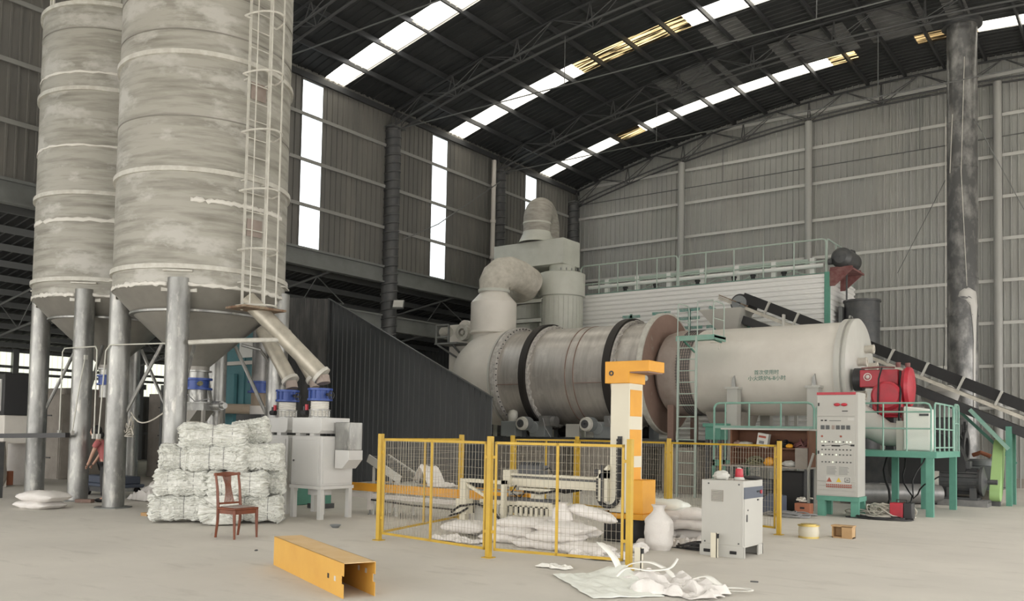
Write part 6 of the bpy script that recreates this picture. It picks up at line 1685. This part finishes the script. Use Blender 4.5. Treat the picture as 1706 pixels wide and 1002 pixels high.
# ================================================================ BUNDLES OF FOLDED SACKS
def bundle(c, L, W, H, rz, label, seed, straps=(-.25, .22), tilt=0):
    t = thing('sack_bundle', label, 'bundle', c, rz, 'strapped bundles of folded white sacks')
    nu, nv = 90, 150; vs = []; fs = []
    def rad(a):
        cs, sn = math.cos(a), math.sin(a)
        return cs, sn
    for i in range(nu + 1):
        u = -1 + 2 * i / nu
        cin = 1.0
        for s_ in straps: cin -= .1 * math.exp(-((u - s_ * 2) / .22) ** 2)
        endk = (max(0, abs(u) - .86) / .14) ** 2
        for j in range(nv):
            a = 2 * PI * j / nv; cs, sn = math.cos(a), math.sin(a)
            y = math.copysign(abs(cs) ** .55, cs); z = math.copysign(abs(sn) ** .6, sn)
            w1 = noise.noise(Vector((u * 3 + seed, y * 2, z * 2))) * 1.6
            fold = (1 - 2.2 * abs(noise.noise(Vector((u * 1.6 + seed, y * 1.0, z * 7.5 + w1 * .6))))) + .9 * (1 - 2.4 * abs(noise.noise(Vector((u * 3, y * 2 + seed, z * 17 + w1))))) + .5 * noise.noise(Vector((u * 12, y * 9, z * 12 + seed))) - .9
            flare = 1 + .1 * abs(u)
            k = cin * flare * (1 - .3 * endk)
            loose = .45 + .55 * min(1, min([abs(u - s_ * 2) for s_ in straps] or [1]) / .3)
            yy = W / 2 * y * k + math.copysign(.046 * fold * loose, y) * min(1, abs(y) * 2); zz = H / 2 * z * k + math.copysign(.02 * fold * loose, z) * abs(z)
            xx = L / 2 * u * (1 + (.2 * noise.noise(Vector((seed, z * 9, y * 2.5))) + .08 * noise.noise(Vector((seed, z * 26, y * 5)))) * abs(u) ** 2)
            vs.append(Vector((xx, yy, zz + H / 2)))
    for i in range(nu):
        for j in range(nv):
            j2 = (j + 1) % nv; fs.append((i * nv + j, i * nv + j2, (i + 1) * nv + j2, (i + 1) * nv + j))
    # end caps: layered folds
    for e in (0, 1):
        ring0 = [e * nu * nv + j for j in range(nv)]; prev = ring0
        for q in (.8, .6, .4, .2):
            n0 = len(vs); cur = []
            for j in range(nv):
                b = vs[ring0[j]]; y = b.y * q; z = H / 2 + (b.z - H / 2) * (q * .25 + .75 * q)
                sx = (1 if e else -1)
                x = sx * (L / 2 * (1 + .1 * noise.noise(Vector((seed, (z - H / 2) / H * 22, y * 5 + e * 3))) + .05 * noise.noise(Vector((seed, (z - H / 2) / H * 60, y * 9)))) + .01)
                vs.append(Vector((x, y, z))); cur.append(n0 + j)
            for j in range(nv):
                j2 = (j + 1) % nv
                fs.append((prev[j], prev[j2], cur[j2], cur[j]) if e else (prev[j2], prev[j], cur[j], cur[j2]))
            prev = cur
        fs.append(tuple(prev) if e else tuple(reversed(prev)))
    zmin = min(v.z for v in vs)
    if tilt:
        R = Matrix.Rotation(tilt, 3, 'Y'); vs = [R @ v for v in vs]; zmin = min(v.z for v in vs)
    for v in vs: v.z -= zmin
    m = MB(); m.add(vs, fs); o = m.build('folded_sacks', 'bundle', t)
    for s_ in straps:
        m = MB(); n = 40; P_ = []
        for j in range(n):
            a = 2 * PI * j / n; cs, sn = math.cos(a), math.sin(a)
            P_.append(Vector((L * s_, W / 2 * math.copysign(abs(cs) ** .55, cs) * .93 * 1.04, H / 2 * math.copysign(abs(sn) ** .6, sn) * .93 * 1.03 + H / 2)))
        if tilt: P_ = [R @ p for p in P_]
        for p in P_: p.z -= zmin
        m.tube(P_, .006, 5, close=True); m.build('strap', 'strap', t)
    return t
bx, by = -13.35, 9.35      # front face runs from the big silo leg to the fillers
e1 = Vector((.68, .73, 0)).normalized(); e2 = Vector((-e1.y, e1.x, 0))
def bpos(u, v, z): q = Vector((bx, by, 0)) + e1 * u + e2 * v; return (q.x, q.y, z)
rzA, rzB = math.atan2(e1.y, e1.x), math.atan2(e2.y, e2.x)
BH = .44
# layer 1..3: two columns in front, one lying endwise at the right
bundle(bpos(-.62, .1, 0), .95, .55, BH, rzA + .05, 'bundle of folded white sacks, bottom left of the stack beside the silo leg', 1.3, straps=(-.3, .1))
bundle(bpos(.15, -.22, 0), .8, .62, BH, rzB, 'bundle of folded white sacks, bottom middle, its ragged end facing the camera', 2.7, straps=(.2,))
bundle(bpos(.72, .05, 0), .85, .6, BH, rzA, 'bundle of folded white sacks at the bottom right behind the wooden chair', 3.9)
bundle(bpos(-.55, .05, .44), .9, .6, BH, rzA, 'bundle of folded white sacks in the second row at the left', 5.1)
bundle(bpos(.38, -.05, .44), 1.0, .55, BH, rzA, 'bundle of folded white sacks in the second row, middle, above the chair back', 6.2)
bundle(bpos(.85, .35, .46), .6, .6, BH, rzA, 'bundle of folded white sacks in the second row at the far right', 7.5, straps=())
bundle(bpos(-.65, .1, .88), .6, .6, BH, rzA, 'bundle of folded white sacks in the third row at the left, standing slightly askew', 8.3, straps=(.1,))
bundle(bpos(.05, -.05, .88), .95, .55, BH, rzA, 'bundle of folded white sacks in the third row, middle', 9.6, straps=(-.15, .1))
bundle(bpos(.8, .1, .9), .65, .62, BH, rzA, 'bundle of folded white sacks in the third row at the right', 10.9, straps=())
bundle(bpos(-.05, -.05, 1.3), 1.1, .5, .4, rzA, 'long bundle of folded white sacks on top of the stack with two loose straps', 12.4, straps=(.0, .3))
bundle(bpos(.6, .3, 1.32), .6, .5, .42, rzA, 'short bundle of folded white sacks on top, jutting up at the right rear', 13.3, straps=(), tilt=-.2)

# ================================================================ WOODEN CHAIR (faces +X)
t = thing('dining_chair', 'reddish-brown wooden chair with slatted back in front of the sack bundles', 'chair', (-11.34, 8.33, 0), .05)
w = .21
for s_ in (-1, 1):
    m = MB(); m.tube([(-.23, s_ * w, 0), (-.19, s_ * w, .25), (-.19, s_ * w, .46), (-.22, s_ * w, .75), (-.27, s_ * w * 1.02, .98)], .02, 8, radii=[.018, .022, .024, .02, .018]); m.build('leg', 'wood', t)
    m = MB(); m.tube([(.21, s_ * w, 0), (.2, s_ * w, .2), (.19, s_ * w, .43)], .02, 8, radii=[.016, .021, .026]); m.build('leg', 'wood', t)
m = MB(); m.box(-.2, .22, -w - .02, w + .02, .43, .465); m.build('seat', 'wood', t, bevel=.012)
m = MB(); m.box(-.17, .19, -w + .03, w - .03, .465, .478); m.build('seat_pad', 'brown_pale', t, bevel=.01)
m = MB(); m.box(-.18, .2, -w, -w + .025, .37, .43); m.box(-.18, .2, w - .025, w, .37, .43); m.box(.175, .2, -w, w, .37, .43); m.box(-.2, -.18, -w, w, .38, .43)
m.build('apron', 'wood', t)
m = MB(); pts = []
vs = []; n = 16
for i in range(n + 1):
    y = -w - .03 + (2 * w + .06) * i / n; q = (y / w); xx = -.27 - .02 * (1 - q * q)
    zt = .985 + .008 * math.cos(q * PI); zb = .93 - .02 * math.cos(q * PI * 1.0) ** 2 * (1 if abs(q) < .5 else -.4)
    for dx in (-.014, .014):
        vs += [Vector((xx + dx, y, zb)), Vector((xx + dx, y, zt))]
fs = []
for i in range(n):
    a = i * 4; b = a + 4
    fs += [(a, b, b + 1, a + 1), (a + 2, a + 3, b + 3, b + 2), (a + 1, b + 1, b + 3, a + 3), (a, a + 2, b + 2, b)]
fs += [(0, 1, 3, 2), (n * 4, n * 4 + 2, n * 4 + 3, n * 4 + 1)]
m.add(vs, fs); m.build('top_rail', 'wood', t)
m = MB(); m.box(-.205, -.185, -w, w, .5, .53); m.build('lower_rail', 'wood', t)
for k in range(7):
    q = (k - 3) / 3
    m = MB(); m.tube([(-.195, q * .085, .53), (-.215, q * .055, .68), (-.24, q * .05, .8), (-.275, q * .075, .94)], .008, 6, radii=[.009, .007, .007, .009]); m.build('back_slat', 'wood', t)

# ================================================================ MUSTARD SHEET METAL CHANNEL lying open side down
o0 = Vector((-6.50, 6.05, 0)); d1 = (Vector((-8.75, 6.98, 0)) - o0); Lc = d1.length; d1.normalize(); d2 = Vector((-d1.y, d1.x, 0)) * -1
if d2.y < 0: d2 = -d2
t = thing('sheet_metal_channel', 'long mustard-yellow sheet metal channel lying open side down on the floor', 'channel', tuple(o0), math.atan2(d1.y, d1.x))
Wc, Hc, th = .34, .35, .006
sgn = 1 if d1.cross(d2).z > 0 else -1
def cbx(x0, x1, y0, y1, z0, z1): return (x0, x1, min(sgn * y0, sgn * y1), max(sgn * y0, sgn * y1), z0, z1)
m = MB(); m.box(*cbx(0, Lc, 0, Wc, Hc - th, Hc)); m.build('top_web', 'channel_top', t)
def side(y):
    m = MB(); m.prism([(0, 0), (Lc, 0), (Lc, Hc), (0, Hc), (0, .22), (.06, .22), (.06, .14), (0, .14)], min(sgn * y, sgn * (y + th)), max(sgn * y, sgn * (y + th)), 'y'); return m
side(0).build('side_flange', 'channel', t, smooth=False); side(Wc - th).build('side_flange', 'channel', t, smooth=False)
for x, mat_, nm in ((.42, 'black', 'square_hole'), (.22, 'white', 'bolt_hole')):
    m = MB(); m.box(*cbx(x, x + .05, -.0015, 0, .14, .19)); m.build(nm, mat_, t)
    m = MB(); m.box(*cbx(x, x + .05, Wc - th - .0015, Wc - th, .2, .25)); m.build(nm, 'white', t)

# small floor things
t = thing('rubber_cap', 'small grey round cap lying alone on the floor left of the fence', 'cap', (-11.3, 10.3, 0))
m = MB(); m.lathe([(.05, 0), (.07, .02), (.1, .05), (.09, .055), (.05, .03), (.01, .028)], n=20, cap=False); m.build('cap_shell', 'motor_grey', t)
blob_item('pebble', 'tiny dark pebble on the bare floor in front of the chair', (-9.9, 7.6, 0), (.04, .05, .02), 'darkgrey', 'pebble', 4)
m = MB(); m.cbox((-3.75, 9.9, .006), (.09, .03, .012), Matrix.Rotation(.3, 3, 'Z')); single('metal_scrap', m, 'darkgrey', 'tiny dark metal scrap on the floor left of the grey floor cabinet', 'scrap')
sack((-17.95, 8.5, 0), .2, 'lower of the two full white sacks on the floor at the far left', L=.95, W=.6, H=.17, seed=81, group='two full sacks on the floor at the far left')
sack((-17.9, 8.55, .14), .25, 'upper of the two full white sacks on the floor at the far left', L=.98, W=.6, H=.22, seed=82, group='two full sacks on the floor at the far left')
m = MB(); m.cbox((-18.6, 9.75, .04), (.35, .16, .07), Matrix.Rotation(.6, 3, 'Z')); single('timber_block', m, 'brown', 'reddish timber block at the foot of the second silo leg from the left', 'block')
m = MB(); m.cbox((-15.2, 9.15, .03), (.16, .12, .06), Matrix.Rotation(.2, 3, 'Z')); single('timber_block', m, 'cardboard', 'small timber block on the floor at the left foot of the sack bundles', 'block')
noisy_sheet('folded_tarp', 'bag', (-18.2, 11.3, 0), 1.1, 1.0, .22, 31.0, 'folded white tarpaulin on the floor between the silo legs', 'tarp', lift=lambda u, v: .18 * (1 - abs(u)) if abs(v) < .47 and abs(u) < .47 else 0)

# conduits on the silo legs
def conduit(pts, label):
    t = thing('cable_conduit', label, 'conduit', pts[0], 0, 'cream cable conduits on the silo legs')
    m = MB(); m.tube(pts, .014, 8); m.build('conduit_pipe', 'conduit', t, world=True)
    for e in (Vector(pts[-1]), Vector(pts[0])):
        m = MB(); m.cbox(e - Vector((0, 0, .05)), (.07, .06, .1)); m.build('junction_box', 'cabinet', t, world=True)
conduit([(-19.62, 9.65, 1.55), (-19.62, 9.65, 3.3), (-19.55, 9.66, 3.38), (-17.55, 9.3, 3.3), (-17.45, 9.28, 3.22), (-17.42, 9.27, 1.5)], 'cream conduit running from the rear silo leg across to the big silo leg')
conduit([(-17.3, 9.3, 1.5), (-17.2, 9.33, 3.2), (-17.1, 9.36, 3.32), (-15.5, 9.6, 3.3), (-15.3, 9.62, 3.3)], 'cream conduit rising on the left big silo leg and running right')
conduit([(-18.95, 9.6, 1.55), (-18.8, 9.65, 2.6), (-18.7, 9.7, 3.2)], 'cream conduit on the right of the second leg from the left')
cable_pile('cable_coil', 'coil of grey cable hanging on the left leg of the big silo', (-16.95, 9.75, 1.45), .35, .2, .5, .01, 55, 'duct', 9, cat='cable')
m = MB(); m.tube([(-16.8 + 1.6 * i / 14, 9.7 - .15 * math.sin(PI * i / 14), 1.95 + .2 * i / 14 - .3 * math.sin(PI * i / 14)) for i in range(15)], .014, 6); single('hanging_cable', m, 'duct', 'grey cable sagging between the two front legs of the big silo', 'cable')

# ================================================================ LEFT BACKGROUND: machines, big bags, cabinets, a worker
m = MB(); m.bar((-22.6, 8.5, 1.35), (-18.95, 9.5, 1.45), .12, .1)
t = thing('black_beam_table', 'long black narrow rail running in from the left edge behind the silo legs', 'rail', (-20.5, 9.2, 0))
m.build('beam', 'black_soft', t, world=True)
for x, y in ((-22.3, 8.6), (-20.9, 9.0)):
    m = MB(); m.box(x - .05, x + .05, y - .05, y + .05, 0, 1.25); m.build('leg', 'darkgrey', t, world=True)
t = thing('packing_machine', 'dark packing machine with silver bars at the left edge', 'machine', (-24.6, 11.0, 0))
m = MB(); m.box(-.6, .25, -.5, .5, 1.9, 3.0); m.build('cabinet_body', 'black_soft', t, bevel=.02)
for i in range(4):
    m = MB(); m.box(-.35 + i * .13, -.29 + i * .13, -.54, -.5, 2.0, 2.85); m.build('silver_bar', 'lightsheet', t)
m = MB(); m.box(-.6, .2, -.45, .45, 1.15, 1.9); m.build('lower_box', 'beige', t, bevel=.02)
m = MB()
for x in (-.55, .2):
    for y in (-.4, .4): m.box(x - .05, x + .05, y - .05, y + .05, 0, 1.2)
m.build('frame', 'beige', t)
upright_sack((-25.4, 11.4, 0), 1.25, .5, 'bulk bag standing at the far left under the packing machine', 90, name='bulk_bag', top='flat', mat='bag')
upright_sack((-24.6, 10.4, 0), 1.2, .42, 'bulk bag cut by the left picture edge', 93, name='bulk_bag', top='flat', mat='concrete')
m = MB(); m.box(-24.9, -24.75, 10.85, 11.0, .02, .4); single('red_canister', m, 'brick', 'small red canister beside the bulk bag at the far left', 'canister', bevel=.01)
def locker(x, y, w_, d_, h, mat, label, lines=2, group='tall machine cabinets in the left background', name='machine_cabinet'):
    t = thing(name, label, 'cabinet', (x, y, 0), 0, group)
    m = MB(); m.box(0, w_, 0, d_, 0, h); m.build('cabinet_body', mat, t, bevel=.01)
    for i in range(lines):
        z0 = h * i / lines + .04; z1 = h * (i + 1) / lines - .04
        m = MB(); m.box(.04, w_ - .04, -.02, 0, z0, z1); p = m.build('door', mat, t)
        m = MB(); m.box(w_ * .35, w_ * .65, -.04, -.02, (z0 + z1) / 2 - .02, (z0 + z1) / 2 + .02); m.build('handle', 'darkgrey', p)
        m = MB(); m.box(w_, w_ + .02, .04, d_ - .04, z0, z1); m.build('side_panel', mat, t)
locker(-28.2, 13.2, 1.4, 1.6, 2.6, 'concrete', 'tall grey-brown cabinet between the two leftmost silo legs')
locker(-27.0, 16.2, 1.8, 1.4, 2.75, 'concrete', 'tall grey cabinet with three drawers behind the coil of cable', 3)
locker(-30.5, 14.5, 1.3, 1.2, 2.9, 'concrete', 'greyish cabinet far back near the left edge', 2)
for i, (x, y, r, h, l) in enumerate(((-29.0, 12.3, .35, 2.95, 'pale tall bulk bag behind the packing machine'), (-31.3, 16.0, .45, 3.0, 'pale bulk bag far back left of the rear silo leg'),
                                    (-25.6, 14.4, .5, 1.5, 'white bulk bag low behind the second silo leg'), (-22.6, 12.8, .48, 1.2, 'white bulk bag behind the worker'))):
    upright_sack((x, y, 0), h, r, l, 100 + i, group='bulk bags in the left background', name='bulk_bag', top='flat')
m = MB(); m.box(-28.0, -27.4, 15.0, 15.4, 0, 3.3); single('red_panel', m, 'red_dark', 'dark red upright panel behind the two left silo legs', 'panel')  # background red panel, carried down to the floor as a box
t = thing('hand_trolley', 'low dark pallet trolley at the feet of the worker', 'trolley', (-20.2, 11.2, 0))
m = MB(); m.box(-.7, .9, -.35, .35, .22, .3); m.box(-.6, .8, -.3, .3, .3, .48); m.build('deck', 'navy', t, bevel=.02)
for x in (-.5, .7):
    for y in (-.28, .28):
        m = MB(); m.cyl((x, y - .03, .11), (x, y + .03, .11), .11, 18); m.build('wheel', 'black', t)
m = MB(); m.box(-.55, .75, -.3, -.24, .1, .22); m.build('frame', 'darkgrey', t)
t = thing('framed_drive', 'grey steel machine frame with a black motor behind the second and third silo legs', 'machine', (-24.3, 14.2, 0))
m = MB()
for x in (-.7, .7):
    for y in (-.4, .4): m.box(x - .05, x + .05, y - .05, y + .05, 0, 2.9)
m.box(-.75, .75, -.45, -.35, 2.6, 2.75); m.box(-.75, .75, -.45, -.35, 1.9, 2.0); m.bar((-.7, -.4, 2.0), (0, -.4, 2.6), .07); m.bar((.7, -.4, 2.0), (0, -.4, 2.6), .07)
m.build('frame_bars', 'steel_grey', t)
m = MB(); m.cyl((-.3, -.2, 3.1), (.25, -.2, 3.1), .22, 20); m.box(-.3, .3, -.4, .1, 2.75, 2.9); m.cyl((.25, -.2, 3.1), (.4, -.2, 3.1), .1, 12); m.tube([(-.2, -.3, 3.3), (-.45, -.35, 3.5), (-.5, -.3, 3.1)], .03, 6); m.build('motor', 'black_soft', t)

# the worker: mostly hidden by the silo leg, pink top, black trousers, leaning to the left over a sack
import bmesh
def skin_obj(name, verts, edges, radii, mat, parent, root=0):
    me = bpy.data.meshes.new(name)
    bm = bmesh.new(); lay = bm.verts.layers.skin.verify(); bv = []
    for p, r in zip(verts, radii):
        v = bm.verts.new(p); v[lay].radius = (r, r) if not isinstance(r, tuple) else r; bv.append(v)
    bv[root][lay].use_root = True
    for a, b in edges: bm.edges.new((bv[a], bv[b]))
    bm.to_mesh(me); bm.free(); me.materials.append(M[mat])
    o = bpy.data.objects.new(name, me); C.objects.link(o); o.parent = parent
    s = o.modifiers.new('skin', 'SKIN'); s.use_smooth_shade = True
    ss = o.modifiers.new('sub', 'SUBSURF'); ss.levels = 1; ss.render_levels = 1
    return o
t = thing('person', 'person in a pink top and black trousers bending forward behind the silo leg', 'person', (-18.5, 10.15, 0), math.radians(217))
# local: +x = facing direction
vb = [(0, 0, .86), (.03, 0, 1.02), (.1, 0, 1.2), (.16, 0, 1.32), (.2, 0, 1.38), (.24, 0, 1.46),
      (.14, .15, 1.3), (.22, .2, 1.06), (.32, .14, .86), (.36, .12, .8), (.14, -.15, 1.3), (.22, -.2, 1.06), (.32, -.14, .86), (.36, -.12, .8),
      (0, .09, .82), (.02, .1, .46), (-.02, .1, .09), (.12, .1, .04), (0, -.09, .82), (.02, -.1, .46), (-.02, -.1, .09), (.12, -.1, .04)]
eb = [(0, 1), (1, 2), (2, 3), (3, 4), (4, 5), (3, 6), (6, 7), (7, 8), (8, 9), (3, 10), (10, 11), (11, 12), (12, 13), (0, 14), (14, 15), (15, 16), (16, 17), (0, 18), (18, 19), (19, 20), (20, 21)]
rb = [(.13, .1), (.12, .09), (.12, .09), (.09, .07), .05, .045, .05, .04, .03, .03, .05, .04, .03, .03, .08, .055, .04, .035, .08, .055, .04, .035]
body = skin_obj('body', vb, eb, rb, 'skin', t)
for s_ in (1, -1):
    for k in range(4):
        y = s_ * .12 + (k - 1.5) * .018; L_ = (.07, .08, .075, .06)[k]
        skin_obj('finger', [(.365, y, .79), (.365 + L_ * .3, y, .79 - L_ * .5), (.365 + L_ * .3, y, .79 - L_)], [(0, 1), (1, 2)], [.009, .008, .007], 'skin', body)
    skin_obj('thumb', [(.36, s_ * .12 - s_ * .03, .79), (.385, s_ * .12 - s_ * .055, .765), (.39, s_ * .12 - s_ * .06, .735)], [(0, 1), (1, 2)], [.01, .009, .008], 'skin', body)
m = MB(); m.sphere((.27, 0, 1.53), .1, 20, 14, (1.05, .85, 1.2)); m.sphere((.375, 0, 1.52), .016, 8, 6); m.sphere((.35, .04, 1.545), .012, 8, 6); m.sphere((.35, -.04, 1.545), .012, 8, 6); m.cbox((.362, 0, 1.475), (.012, .045, .01)); m.sphere((.265, .088, 1.525), .022, 8, 6, (1, .5, 1.3)); m.sphere((.265, -.088, 1.525), .022, 8, 6, (1, .5, 1.3)); m.build('head', 'skin', t)
m = MB(); m.sphere((.24, 0, 1.55), .115, 20, 14, (1.0, .95, 1.12)); m.sphere((.13, 0, 1.46), .06, 12, 8, (1, 1, 1.2)); m.build('hair', 'hair', t)
skin_obj('pink_top', [(0, 0, .8), (.03, 0, 1.0), (.1, 0, 1.2), (.155, 0, 1.32), (.14, .16, 1.3), (.2, .2, 1.18), (.14, -.16, 1.3), (.2, -.2, 1.18)], [(0, 1), (1, 2), (2, 3), (3, 4), (4, 5), (3, 6), (6, 7)], [(.17, .15), (.15, .12), (.14, .11), (.09, .08), .07, .062, .07, .062], 'pink', t)
skin_obj('black_trousers', [(0, 0, .86), (0, .09, .8), (.02, .1, .46), (-.02, .1, .1), (0, -.09, .8), (.02, -.1, .46), (-.02, -.1, .1)], [(0, 1), (1, 2), (2, 3), (0, 4), (4, 5), (5, 6)], [(.14, .12), .1, .07, .06, .1, .07, .06], 'black', t)
m = MB(); m.sphere((.07, .1, .045), .06, 12, 8, (2, .8, .75)); m.build('shoe', 'black', t)
m = MB(); m.sphere((.07, -.1, .045), .06, 12, 8, (2, .8, .75)); m.build('shoe', 'black', t)
